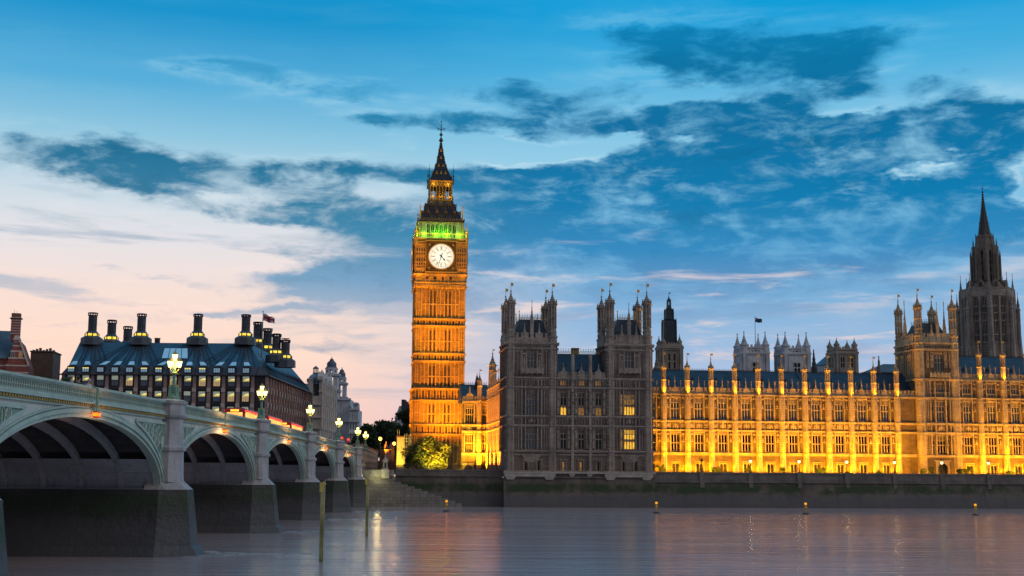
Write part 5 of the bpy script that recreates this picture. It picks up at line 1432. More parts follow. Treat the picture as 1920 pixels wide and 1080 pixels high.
for s_ in range(6):
    t0, t1 = PT[s_] + 1.5, PT[s_ + 1] - 1.5
    tm = (t0 + t1) / 2; ha = (PT[s_ + 1] - PT[s_]) / 2 - 1.75
    rise = ztop(tm) - 1.95 - ZSP
    if s_ == 5: t1 = 212
    # parapet
    M = MB(); strip(M, t0, t1, -.35, .16, 0, .16); strip(M, t0, t1, -.25, .08, .16, .24); strip(M, t0, t1, -.3, .12, .86, 1.08)
    po = BR.part('parapet', M, GREEN)
    M = MB(); n = int((t1 - t0) / .36); d = (t1 - t0) / n
    for i in range(n):
        a = t0 + i * d; z = ztop(a + d / 2)
        M.box(a - .045, a + .045, -.14, .0, z - .88, z - .2)
        c = a + d / 2
        M.ex([(a, z - .22), (a, z - .38), (c, z - .27), (a + d, z - .38), (a + d, z - .22)], -.13, -.02)
        M.ex([(a, z - .9), (a, z - .68), (c, z - .84), (a + d, z - .68), (a + d, z - .9)], -.13, -.02)
    strip(M, t0, t1, -.12, -.04, .52, .58)
    BR.part('trefoil_lattice', M, GREEN, parent=po)
    M = MB(); strip(M, t0, t1, -.24, -.2, .2, .9); BR.part('lattice_gap_shade', M, mat('shaded_gap_green', (.05, .11, .08), .6, var=.2), parent=po)  # dark strip that paints in the shade of the lattice gaps
    M = MB(); strip(M, t0, t1, -.3, .34, 1.08, 1.17); strip(M, t0, t1, -.3, .1, 1.17, 1.42)
    M.m = 1; n = int((t1 - t0) / .42); d = (t1 - t0) / n
    for i in range(n):
        a = t0 + i * d; z = ztop(a); M.box(a + .08, a + .30, .08, .27, z - 1.36, z - 1.20)
    M.m = 0; strip(M, t0, t1, -.3, .16, 1.42, 1.5)
    BR.part('cornice', M, [GREEN, DENT])
    # spandrel wall with the arch cut out, and recessed triangular panels
    def ell(k, da=0.0): return tm + (ha + da) * math.cos(k), ZSP + (rise + da) * math.sin(k)
    n = 40; M = MB()
    ks = [PI * i / n for i in range(n + 1)]
    for i in range(n):
        (xa, za), (xb, zb_) = ell(ks[i]), ell(ks[i + 1])
        xa, xb = (min(xa, t1) if s_ == 5 else xa), (min(xb, t1) if s_ == 5 else xb)
        if xa - xb < 1e-4: continue
        M.quad((xb, 0, zb_), (xa, 0, za), (xa, 0, ztop(xa) - 1.45), (xb, 0, ztop(xb) - 1.45))
        M.quad((xb, -.5, zb_), (xa, -.5, za), (xa, -.5, ztop(xa) - 1.45), (xb, -.5, ztop(xb) - 1.45))
    so = BR.part('spandrel', M, SPAN)
    M = MB()
    for (d0, d1, v1, col) in ((-.12, .16, .10, 0), (.16, .42, .24, 0), (.50, .62, .14, 0), (-.02, .5, .03, 0)):
        for i in range(n):
            (xa, za), (xb, zb_) = ell(ks[i], d0), ell(ks[i + 1], d0); (xc, zc), (xd, zd) = ell(ks[i], d1), ell(ks[i + 1], d1)
            if s_ == 5 and xa > t1: continue
            M.loft([[(xa, -.5, za), (xc, -.5, zc), (xc, v1, zc), (xa, v1, za)], [(xb, -.5, zb_), (xd, -.5, zd), (xd, v1, zd), (xb, v1, zb_)]])
    BR.part('arch_ring', M, GREEN)
    # corner panels: frame, dark recess and pierced tracery with a shield
    for sg in (-1, 1):
        te = tm + sg * (ha + .35); 
        if s_ == 5 and sg > 0: continue
        zt = ztop(te) - 1.85
        K = MB(); G = MB()
        reach = min(8.0, ha * .45); pts = []
        for i in range(9):
            x = te - sg * reach * i / 8; q = (x - tm) / (ha + 1.0); q = max(-1, min(1, q))
            zc = ZSP + (rise + 1.0) * math.sqrt(max(0, 1 - q * q)); pts.append((x, max(zc, ZSP + 1.2)))
        pts = [p for p in pts if p[1] < ztop(p[0]) - 1.95]
        if len(pts) < 2: continue
        x_end, z_end = pts[-1]
        poly = [(te, zt)] + pts + [(x_end - sg * .4, ztop(x_end) - 1.85)]
        K.ex(poly if sg > 0 else poly[::-1], .01, .03)
        for a, b in zip(poly, poly[1:] + poly[:1]): G.bar((a[0], .08, a[1]), (b[0], .08, b[1]), .14, .2)
        for i in range(1, len(pts) - 1):
            x, zc = pts[i]; zt_ = ztop(x) - 1.9
            if zt_ - zc > .5:
                rr = min((zt_ - zc) / 2, .75); cc = (x, (zt_ + zc) / 2)
                G.tube([(cc[0] + rr * math.cos(2 * PI * j / 12), .08, cc[1] + rr * math.sin(2 * PI * j / 12)) for j in range(13)], .06, 4)
                G.bar((x, .08, zc), (x, .08, zt_), .07)
        x = te - sg * .95; zc = (zt + pts[0][1]) / 2 + .3
        G.ex([(x - .38, zc + .5), (x - .38, zc - .1), (x, zc - .6), (x + .38, zc - .1), (x + .38, zc + .5)], .03, .22)
        po2 = BR.part('panel_recess', K, GREEN_D, parent=so); BR.part('pierced_panel', G, GREEN, parent=so)
    # ribs, plates and cross girders under the deck
    zp = ZSP + 2.25
    for r_ in range(1, 9):
        M = MB()
        v = -BW * r_ / 8.4
        for i in range(24):
            k0, k1 = PI * i / 24, PI * (i + 1) / 24
            (xa, za), (xb, zb_) = ell(k0), ell(k1); (xc, zc), (xd, zd) = ell(k0, .55), ell(k1, .55)
            if s_ == 5 and xa > 213: continue
            M.loft([[(xa, v - .22, za), (xc, v - .22, zc), (xc, v + .22, zc), (xa, v + .22, za)], [(xb, v - .22, zb_), (xd, v - .22, zd), (xd, v + .22, zd), (xb, v + .22, zb_)]])
        BR.part('arch_rib', M, RIB)
    M = MB()
    for i in range(3, 22):
        x, z = ell(PI * i / 24, .9)
        if s_ == 5 and x > 213: continue
        M.box(x - .12, x + .12, -BW + .5, -.6, z - .1, ztop(x) - 1.7)
    BR.part('cross_girder', M, UNDER)
    kz = math.asin(min(1, 2.25 / rise))
    for sg in (-1, 1):
        if s_ == 5 and sg > 0: continue
        M = MB()
        for i in range(5):
            k0, k1 = kz * i / 5, kz * (i + 1) / 5
            f = (lambda k: (tm + sg * (ha + .1) * math.cos(k), ZSP + (rise + .1) * math.sin(k)))
            (xa, za), (xb, zb_) = f(k0), f(k1)
            M.quad((xa, -BW + .3, za), (xa, -.5, za), (xb, -.5, zb_), (xb, -BW + .3, zb_))
        M.box(min(tm + sg * (ha - .25), tm + sg * (ha + .1)), max(tm + sg * (ha - .25), tm + sg * (ha + .1)), -BW + .3, -.5, ZSP - .12, ZSP)
        for j in range(12): M.box(min(tm + sg * (ha - .3), tm + sg * (ha + .3)), max(tm + sg * (ha - .3), tm + sg * (ha + .3)), -1.4 - j * 2.1, -.9 - j * 2.1, ZSP - .38, ZSP - .12)
        BR.part('skewback_plate', M, PLATE)
# piers
def pring(t, T_, D, z, inner=-BW - 1.0):
    return [(t + T_, inner, z), (t + T_, 0.0, z), (t + T_ * .52, D, z), (t - T_ * .52, D, z), (t - T_, 0.0, z), (t - T_, inner, z)]
for i, t in enumerate(PT):
    half = 1.75
    M = MB()
    if i == 6: pass
    M.loft([pring(t, 3.1, 3.3, -2), pring(t, 2.95, 3.1, .05), pring(t, 2.75, 2.85, .5), pring(t, 2.62, 2.55, .8), pring(t, 2.15, 2.05, ZSP - .35), pring(t, 2.15, 2.05, ZSP - .1)])
    o = BR.part('pier', M, PIER_L)
    M = MB(); zc = ztop(t)
    M.loft([pring(t, 2.12, 2.0, ZSP - .1, -1.2), pring(t, 1.72, 1.3, ZSP + .55, -1.2)])
    zm = ZSP + (zc - ZSP) * .47
    z_capb = zc - 1.35
    def oct_(z, w, D): return [(t + w, -.6, z), (t + w, D * .45, z), (t + w * .5, D, z), (t - w * .5, D, z), (t - w, D * .45, z), (t - w, -.6, z)]
    M.loft([oct_(ZSP + .5, 1.62, 1.3), oct_(ZSP + .95, 1.58, 1.25), oct_(zm - .35, 1.52, 1.2), oct_(zm - .3, 1.66, 1.36), oct_(zm - .05, 1.70, 1.40), oct_(zm + .12, 1.55, 1.22), oct_(zm + .16, 1.44, 1.12), oct_(z_capb - .1, 1.40, 1.08), oct_(z_capb, 1.62, 1.3), oct_(z_capb + .16, 1.72, 1.4), oct_(z_capb + .2, 1.5, 1.18), oct_(zc - .35, 1.5, 1.18), oct_(zc - .2, 1.66, 1.34), oct_(zc + .0, 1.72, 1.4), oct_(zc + .08, 1.5, 1.2), oct_(zc + .16, 1.0, .9)])
    BR.part('pier_shaft', M, PIER_U, parent=o)

# lamp standards, one on each pier
LGREEN = mat('lamp_post_paint', (.16, .33, .24), .45, var=.2, scale=1.5)
def lamp_standard(t, label):
    z = ztop(t) + .16
    T = Thing('lamp_standard', label, 'street lamp', BF, (t, .35, z), 'triple lanterns along the bridge parapet')
    M = MB(); x, y = t, .35
    M.turn(x, y, [(z, .52), (z + .2, .5), (z + .25, .42), (z + .45, .36), (z + .5, .2), (z + 1.0, .15), (z + 2.0, .13), (z + 2.1, .3), (z + 2.2, .3), (z + 2.25, .12), (z + 3.2, .07)], 8)
    for k in range(4):
        a = PI / 4 + k * PI / 2; cx, cy = x + .36 * math.cos(a), y + .36 * math.sin(a)
        M.turn(cx, cy, [(z + .1, .13), (z + .5, .11), (z + .95, .09), (z + 1.0, .14), (z + 1.08, .06)], 6)
    T.part('column', M, LGREEN)
    G = MB()
    for k in range(4):
        a = PI / 4 + k * PI / 2; cx, cy = x + .36 * math.cos(a), y + .36 * math.sin(a)
        G.ball((cx, cy, z + 1.14), .08, 6)
    G.turn(x, y, [(z + 2.08, .32), (z + 2.2, .32)], 8)
    T.part('gilt_trim', G, GILT)
    for k in range(3):
        a = R(75) + k * 2 * PI / 3
        M = MB(); cx, cy = x + .42 * math.cos(a), y + .42 * math.sin(a)
        M.tube([(x, y, z + 2.15), (x + .2 * math.cos(a), y + .2 * math.sin(a), z + 2.25), (cx, cy, z + 2.45), (cx, cy, z + 2.62)], .045, 5)
        T.part('arm', M, GILT)
    pos = [(x + .42 * math.cos(R(75) + k * 2 * PI / 3), y + .42 * math.sin(R(75) + k * 2 * PI / 3), z + 2.62) for k in range(3)] + [(x, y, z + 3.2)]
    for p in pos:
        g = MB(); g.turn(p[0], p[1], [(p[2], .10), (p[2] + .08, .15), (p[2] + .5, .24), (p[2] + .52, .2)], 6)
        o = T.part('lantern', g, LAMP)
        g = MB(); g.turn(p[0], p[1], [(p[2] + .5, .27), (p[2] + .56, .26), (p[2] + .68, .12), (p[2] + .74, .07), (p[2] + .84, .03)], 6)
        for q in range(6):
            a = PI / 6 + q * PI / 3
            g.bar((p[0] + .155 * math.cos(a), p[1] + .155 * math.sin(a), p[2] + .06), (p[0] + .25 * math.cos(a), p[1] + .25 * math.sin(a), p[2] + .52), .025)
        T.part('lantern_cap', g, GILT, parent=o)
    light('POINT', 'lantern_light', 260, (1, .72, .22), (x, y + .1, z + 2.75), size=.35, fr=BF)
    return T
_ll = ['bridge lamp on the last pier before the far bank stairs', 'bridge lamp on the second pier out from the far bank', 'bridge lamp on the third pier from the far bank, before the cream corner building',
       'bridge lamp in front of the right corner of the black roofed office block', 'largest and nearest bridge lamp, in front of the office block windows']
for t, l in zip(PT[:5], _ll): lamp_standard(t, l)
lamp_standard(-14.5, 'farthest bridge lamp, on the approach beyond the far bank')
# navigation lights hung under the crown of each arch
for s_, l in zip(range(5), ['the smallest arch by the far bank', 'the second arch from the far bank', 'the third arch from the far bank', 'the fourth arch from the far bank', 'the biggest, nearest whole arch']):
    tm = (PT[s_] + PT[s_ + 1]) / 2; z = ztop(tm) - 1.55
    big = s_ >= 3
    T = Thing('navigation_light', 'orange navigation light hung over the crown of ' + l, 'signal light', BF, (tm, .45, z), 'navigation lights over the arches')
    M = MB(); M.bar((tm - .12, .2, z + 1.5), (tm - .12, .5, z + 1.4), .07); M.bar((tm - .12, .5, z + 1.45), (tm - .12, .5, z - .1), .07); M.bar((tm + .12, .5, z + 1.45), (tm + .12, .5, z - .1), .07); M.bar((tm + .12, .2, z + 1.5), (tm + .12, .5, z + 1.4), .07); M.box(tm - .5, tm + .5, .42, .55, z - .12, z - .04)
    T.part('bracket', M, LGREEN)
    for sg in (-1, 1):
        x = tm + sg * .24; M = MB(); M.turn(x, .5, [(z - .1, .12), (z - .14, .16), (z - .48, .16), (z - .54, .08)], 8); o = T.part('lamp_housing', M, mat('red_oxide_paint', (.30, .03, .01), .5))
        M = MB(); M.turn(x, .5, [(z - .20, .17), (z - .42, .17)], 8); T.part('lens', M, lit('amber_lens', (1, .16, .01), 3.5, (1, .10, .01)), parent=o)
    light('SPOT', 'added_spandrel_spot', 500 if s_ == 4 else 2600, (1, .46, .20), (tm, 2.4, z - 2.4), (tm, -.3, z - 1.2), size=.4, spot=150, blend=1.0, fr=BF)  # unseen spot added off the bridge face to turn the spandrel peach

# ------------------------------------------------------------------ far bank: river walls, stairs, terrace
WALL = mat('river_wall_granite', (.15, .125, .105), .75, var=.4, scale=.25, bump=.7, bscale=1.5, courses=(2.2, .7, .012), streak=.75, moss=(3.0, 4.7, .95), sscale=.25)
LAND = mat('paved_ground', (.10, .095, .09), .9, var=.3)
g = MB()
_l = [BF.w(4, -60), ]
g.quad((-3000, 262, GZ - .3), (-24, 262, GZ - .3), (-24, 4000, GZ - .3), (-3000, 4000, GZ - .3))
_p = [PAL.w(-25, .5), PAL.w(900, .5)]
tagged('ground', (lambda m_: (m_.quad((-3500, 262, GZ - .3), (PAL.w(-26, 3).x, 262, GZ - .3), tuple(PAL.w(-20, 3, GZ - .3)), tuple(PAL.w(700, 3, GZ - .3)), (3500, 700, GZ - .3), (3500, 5000, GZ - .3), (-3500, 5000, GZ - .3)), m_)[1])(MB()), LAND, 'paved land behind the river walls', None, kind='structure')
def bulwark(name, label, s0, s1, zt, zled, y0=0.0, batter=1.0, ext=None, cat='wall'):
    T = Thing(name, label, cat, PAL, ((s0 + s1) / 2, y0 + 1, 0))
    M = MB(); prof_ = [(-1.5, -batter - .5), (.15, -batter - .35), (.2, -batter), (1.5, -batter * .7), (3.0, -batter * .4), (zled - .5, -.15), (zled, -.05)]
    n = max(2, int((s1 - s0) / 6))
    for a in range(n):
        xa, xb = s0 + (s1 - s0) * a / n, s0 + (s1 - s0) * (a + 1) / n
        for (za, ya), (zb_, yb) in zip(prof_[:-1], prof_[1:]): M.quad((xa, y0 + ya, za), (xb, y0 + ya, za), (xb, y0 + yb, zb_), (xa, y0 + yb, zb_))
    for x in (s0, s1): M._a([(x, y0 + b, a) for a, b in prof_] + [(x, y0 + 2.5, prof_[-1][0]), (x, y0 + 2.5, -1.5)], [tuple(range(len(prof_) + 2))])
    T.part('battered_wall', M, WALL)
    M = MB(); M.box(s0, s1, y0 - .35, y0 + 1.0, zled, zled + .22); M.box(s0, s1, y0 - .0, y0 + .9, zled + .22, zt - .3); M.box(s0, s1, y0 - .14, y0 + 1.0, zt - .3, zt)
    T.part('parapet', M, mat('parapet_granite', (.21, .19, .17), .85, var=.5, scale=.4, streak=.5, courses=(3.2, .8, .012), bump=.4))
    return T
s_p1 = S(1224.5, 0)
zt_ = lambda py, px, v=0: Zp(px, py, v)
tw_top = zt_(886.5, 1500); tw_led = zt_(906, 1500)
bulwark('terrace_wall', 'long dark battered granite terrace wall below the yellow floodlit wings, stained green along the top', s_p1 + .2, TX2[-1] + 14, tw_top, tw_led, .3)
T = bulwark('river_wall', 'battered granite river wall carrying the unlit pavilion, with pale corbelled ledge', -.3, s_p1 + .2, zt_(884.5, 1085), zt_(896, 1085), -.35, 1.0)
M = MB(); zl = zt_(895, 1085)
pale = mat('pale_corbel_stone', (.48, .45, .40), .9, var=.4, scale=.5, bump=.5)
M.box(-.4, s_p1 + .3, -1.0, -.3, zt_(888, 1085), zt_(885.5, 1085))
for (a, b) in ((947, 1042), (1134, 1224)):
    xa, xb = S(a, -.9), S(b, -.9); M.box(xa, xb, -.9, -.3, zl + .1, zt_(888, 1085))
    for x in (xa + 1.2, xb - 1.2): M.loft([[(x - 1.2, -.95, zl + .3), (x + 1.2, -.95, zl + .3), (x + 1.2, -.3, zl + .3), (x - 1.2, -.3, zl + .3)], [(x - .7, -.7, zl - .5), (x + .7, -.7, zl - .5), (x + .7, -.3, zl - .5), (x - .7, -.3, zl - .5)]])
for px in (1073, 1106):
    x = S(px, -.9); M.loft([[(x - .7, -.9, zl + .7), (x + .7, -.9, zl + .7), (x + .7, -.3, zl + .7), (x - .7, -.3, zl + .7)], [(x - .15, -.6, zl - .1), (x + .15, -.6, zl - .1), (x + .15, -.3, zl - .1), (x - .15, -.3, zl - .1)]])
T.part('corbel', M, pale)
# terrace wall piers under the lamps and the lamps themselves
LP = [1315, 1406, 1497, 1586, 1675, 1763.5, 1850.5]
tl = ['unlit terrace lamp nearest the unlit pavilion', 'second terrace lamp from the unlit pavilion, lit', 'third terrace lamp from the unlit pavilion, lit', 'fourth terrace lamp from the unlit pavilion, lit', 'terrace lamp just left of the square four-turreted tower, lit', 'terrace lamp before the arched door of the square tower, lit', 'terrace lamp at the right edge beyond the square tower, lit']
M = MB()
for px in LP:
    x = S(px, .3); M.box(x - .55, x + .55, .05, .4, tw_led, tw_top + .06); M.box(x - .45, x + .45, .0, .3, tw_led - 1.0, tw_led)
tagged('wall_buttress', M, mat('parapet_granite', (.3, .28, .26)), 'low pale granite buttresses under the terrace lamps', 'wall', fr=PAL, base=(S(1586, .3), .2, tw_led), kind=None)
for i, (px, l) in enumerate(zip(LP, tl)):
    x, y, z = S(px, .7), .75, tw_top
    T = Thing('terrace_lamp', l, 'lamp post', PAL, (x, y, z), 'terrace lamps along the river wall')
    M = MB(); M.turn(x, y, [(z, .3), (z + .15, .28), (z + .2, .14), (z + .9, .1), (z + 1.0, .16), (z + 1.1, .08), (z + 2.0, .06)], 8); T.part('post', M, BLACK)
    M = MB(); M.turn(x, y, [(z + 2.0, .12), (z + 2.05, .2), (z + 2.45, .27), (z + 2.5, .2)], 8); o = T.part('lantern', M, LAMP_W if i else GLASS_D)
    M = MB(); M.turn(x, y, [(z + 2.48, .3), (z + 2.55, .28), (z + 2.7, .12), (z + 2.85, .04)], 8); T.part('lantern_cap', M, BLACK, parent=o)
    if i: light('POINT', 'terrace_lamp_light', 160, (1, .75, .3), (x, y + .0, z + 2.25), size=.3, fr=PAL)
# left part: stairs, embankment wall, abutment
s_l0 = S(722, 4, 900); s_l1 = -.3
T = bulwark('embankment_wall', 'dark mossy curved embankment wall between the bridge stairs and the unlit pavilion', s_l0 + 2.0, s_l1, zt_(880, 840, 2), zt_(893, 840, 2), 2.2, .8)
# descending stair block in front of that wall
def stairs():
    y0, y1 = -1.6, 1.9
    st = Thing('river_stairs', 'pale worn stone stairs and retaining blocks descending right to the river beside the bridge', 'stairs', PAL, (S(770, 0, 940), 0, 0))
    M = MB(); n = 11; xs = np.linspace(S(726, y0, 905), S(866, y0, 945), n + 1); zs_ = np.linspace(zt_(900, 730, y0), zt_(950, 860, y0) + .1, n + 1)
    for i in range(n):
        M.box(xs[0] - 6.5 if i == 0 else xs[i] - .01 * i, xs[i + 1], y0 - .02 * i, y1, -1.5, zs_[i])
        M.box(xs[i], xs[i + 1] + .06, y0 - .08, y1, zs_[i], zs_[i] + .09)
    st.part('step_block', M, mat('stair_granite', (.26, .25, .22), .8, var=.4, scale=.5, courses=(1.5, .62, .03), bump=.9, bscale=1.2, streak=.6))
    M = MB(); x0, x1 = S(694, 2, 890), S(726, 2, 890)
    M.box(x0 - 1.5, x1 + 1.5, -1.2, 6, -1.5, zt_(893, 710, 0)); M.box(x0 - 1.5, x1 + 1.2, -1.5, -1.1, zt_(893, 710, 0), zt_(882, 710, 0)); M.box(x0 - 1.5, x1 + 1.3, -1.6, -1.0, zt_(882.5, 710, 0), zt_(881, 710, 0))
    st.part('landing', M, mat('landing_granite', (.36, .35, .31), .85, var=.4, scale=.5, courses=(2.0, .7, .015), streak=.5))
    return st
stairs()
# stone lantern pedestal
x, y = S(722, .3, 870), -1.0
T = Thing('stone_pedestal', 'small domed stone lantern pedestal at the head of the river stairs', 'pedestal', PAL, (x, y, zt_(893, 722, y)))
M = MB(); zq = lambda py: zt_(py, 722, y)
M.box(x - .75, x + .75, y - .75, y + .75, zq(897), zq(880)); M.turn(x, y, [(zq(880), .6), (zq(878), .65), (zq(877.5), .48), (zq(866), .46), (zq(865), .62), (zq(863.5), .6), (zq(861), .42), (zq(858.5), .3), (zq(857), .12), (zq(855), .14), (zq(853.5), .03)], 8)
T.part('pedestal_body', M, mat('lantern_stone', (.45, .43, .36), .85, var=.4, scale=1))
M = MB(); M.box(x - .2, x + .2, y - .52, y - .44, zq(877), zq(868)); T.part('niche_opening', M, BLACK)
light('POINT', 'stair_light', 150, (1, .9, .4), (S(708, -2, 890), -3.0, zt_(893, 708, -2)), size=.3, fr=PAL)

# ------------------------------------------------------------------ mooring posts, buoys
def at_water(px, py, z=0.0):
    d = ray(px, py); k = (z - EYE) / d.z; return Vector((d.x * k, d.y * k, z))
def z_at(px, py, Y):
    d = ray(px, py); return EYE + d.z * Y / d.y
for (px, pb, pt_, lb) in ((602, 1053, 898, 'taller near mooring post, yellow on top and dark below, left of the pair'), (687.5, 1004, 891, 'shorter far mooring post, yellow on top and dark below, right of the pair')):
    p = at_water(px, pb); ztp = z_at(px, pt_, p.y); Hh = ztp
    T = Thing('mooring_post', lb, 'post', WORLD, (p.x, p.y, 0), 'mooring posts in the river')
    pm = bpy.data.materials.get('weathered_pile')
    if not pm:
        pm = mat('weathered_pile', (.42, .38, .16), .8, var=.4, scale=1.5, bump=.5, moss=(-3.0, 3.2, .6))
    M = MB(); w = .15
    M.loft([[(p.x + sx * w * (1 - .1 * k), p.y + sy * w, z) for sx, sy in ((-1, -1), (1, -1), (1, 1), (-1, 1))] for k, z in ((0, -1.5), (0, Hh * .5), (0.5, Hh - .9), (1, Hh - .5))]); T.part('pile', M, pm)
    M = MB(); M.box(p.x - .22, p.x + .06, p.y - .2, p.y + .2, Hh - 1.0, Hh - .28); M.bar((p.x - .05, p.y, Hh - .5), (p.x + .12, p.y, Hh - .28), .3); T.part('yellow_cap', M, mat('yellow_paint', (.62, .50, .12), .6, var=.25))
    M = MB(); M.bar((p.x + .17, p.y - .1, Hh - 1.6), (p.x + .17, p.y - .1, Hh + .02), .05); T.part('steel_rod', M, mat('galvanised_steel', (.45, .45, .42), .5))
_bl = ['yellow marker buoy below the stairs, in the orange reflection', 'yellow marker buoy below the right end of the unlit pavilion', 'yellow marker buoy off the long floodlit wing', 'yellow marker buoy nearest the right edge']
first = None
for (px, py), lb in zip(((837, 959), (1231, 962.5), (1511, 964), (1829.5, 966)), _bl):
    p = at_water(px, py)
    if first is None:
        T = Thing('marker_buoy', lb, 'buoy', WORLD, (p.x, p.y, 0), 'yellow marker buoys along the far bank'); x, y = p.x, p.y
        M = MB(); M.turn(x, y, [(-.3, .5), (.0, .62), (.12, .62), (.2, .3), (.26, .1)], 12); T.part('float', M, BLACK)
        BY = mat('buoy_yellow', (.62, .34, .02), .5, var=.2)
        M = MB(); M.turn(x, y, [(.2, .12), (1.0, .09), (1.05, .3), (1.35, .12), (1.4, .1), (1.6, .1)], 8)
        M.bar((x - .3, y, 1.5), (x + .3, y, 1.1), .08); M.bar((x - .3, y, 1.1), (x + .3, y, 1.5), .08); T.part('marker_pole', M, BY)
        M = MB(); M.turn(x, y, [(1.6, .14), (1.66, .22), (1.9, .22), (1.96, .1)], 8); T.part('beacon', M, lit('beacon_lens', (1, .45, .03), 1.1, (1, .35, .02)))
        first = T.o
    else: copy_thing(first, (p.x, p.y, 0), label=lb)

# ------------------------------------------------------------------ broken water round the pier feet
FOAM = mat('river_foam', (.42, .36, .34), .5, var=.5, scale=1.5, bump=.6, col2=(.12, .10, .09))
rngf = np.random.default_rng(5)
M = MB()
for t in PT[1:6]:
    for k in range(26):
        f = rngf.random(); side = rngf.random() < .6
        x, y = ((t - 3.2 - rngf.random() * .8, -14 + 17 * f) if side else (t - 3 + 6 * f, 3.4 + rngf.random() * 3.5))
        w, h = .5 + rngf.random() * 1.6, .12 + rngf.random() * .2
        M.turn(x, y, [(-.05, w), (.02, w * .8), (.05 + .05 * rngf.random(), w * .4)], 7, sx=h * 1.4, sy=1.0)
    for k in range(9):
        x, y = t - 2 + rngf.normal() * .5, 4 + k * .9
        M.turn(x, y, [(-.05, .8), (.03, .5), (.06, .2)], 7, sx=.5, sy=1.6)
tagged('pier_foam', M, FOAM, 'churned brown white water round the feet of the bridge piers', 'foam', kind='stuff', fr=BF)
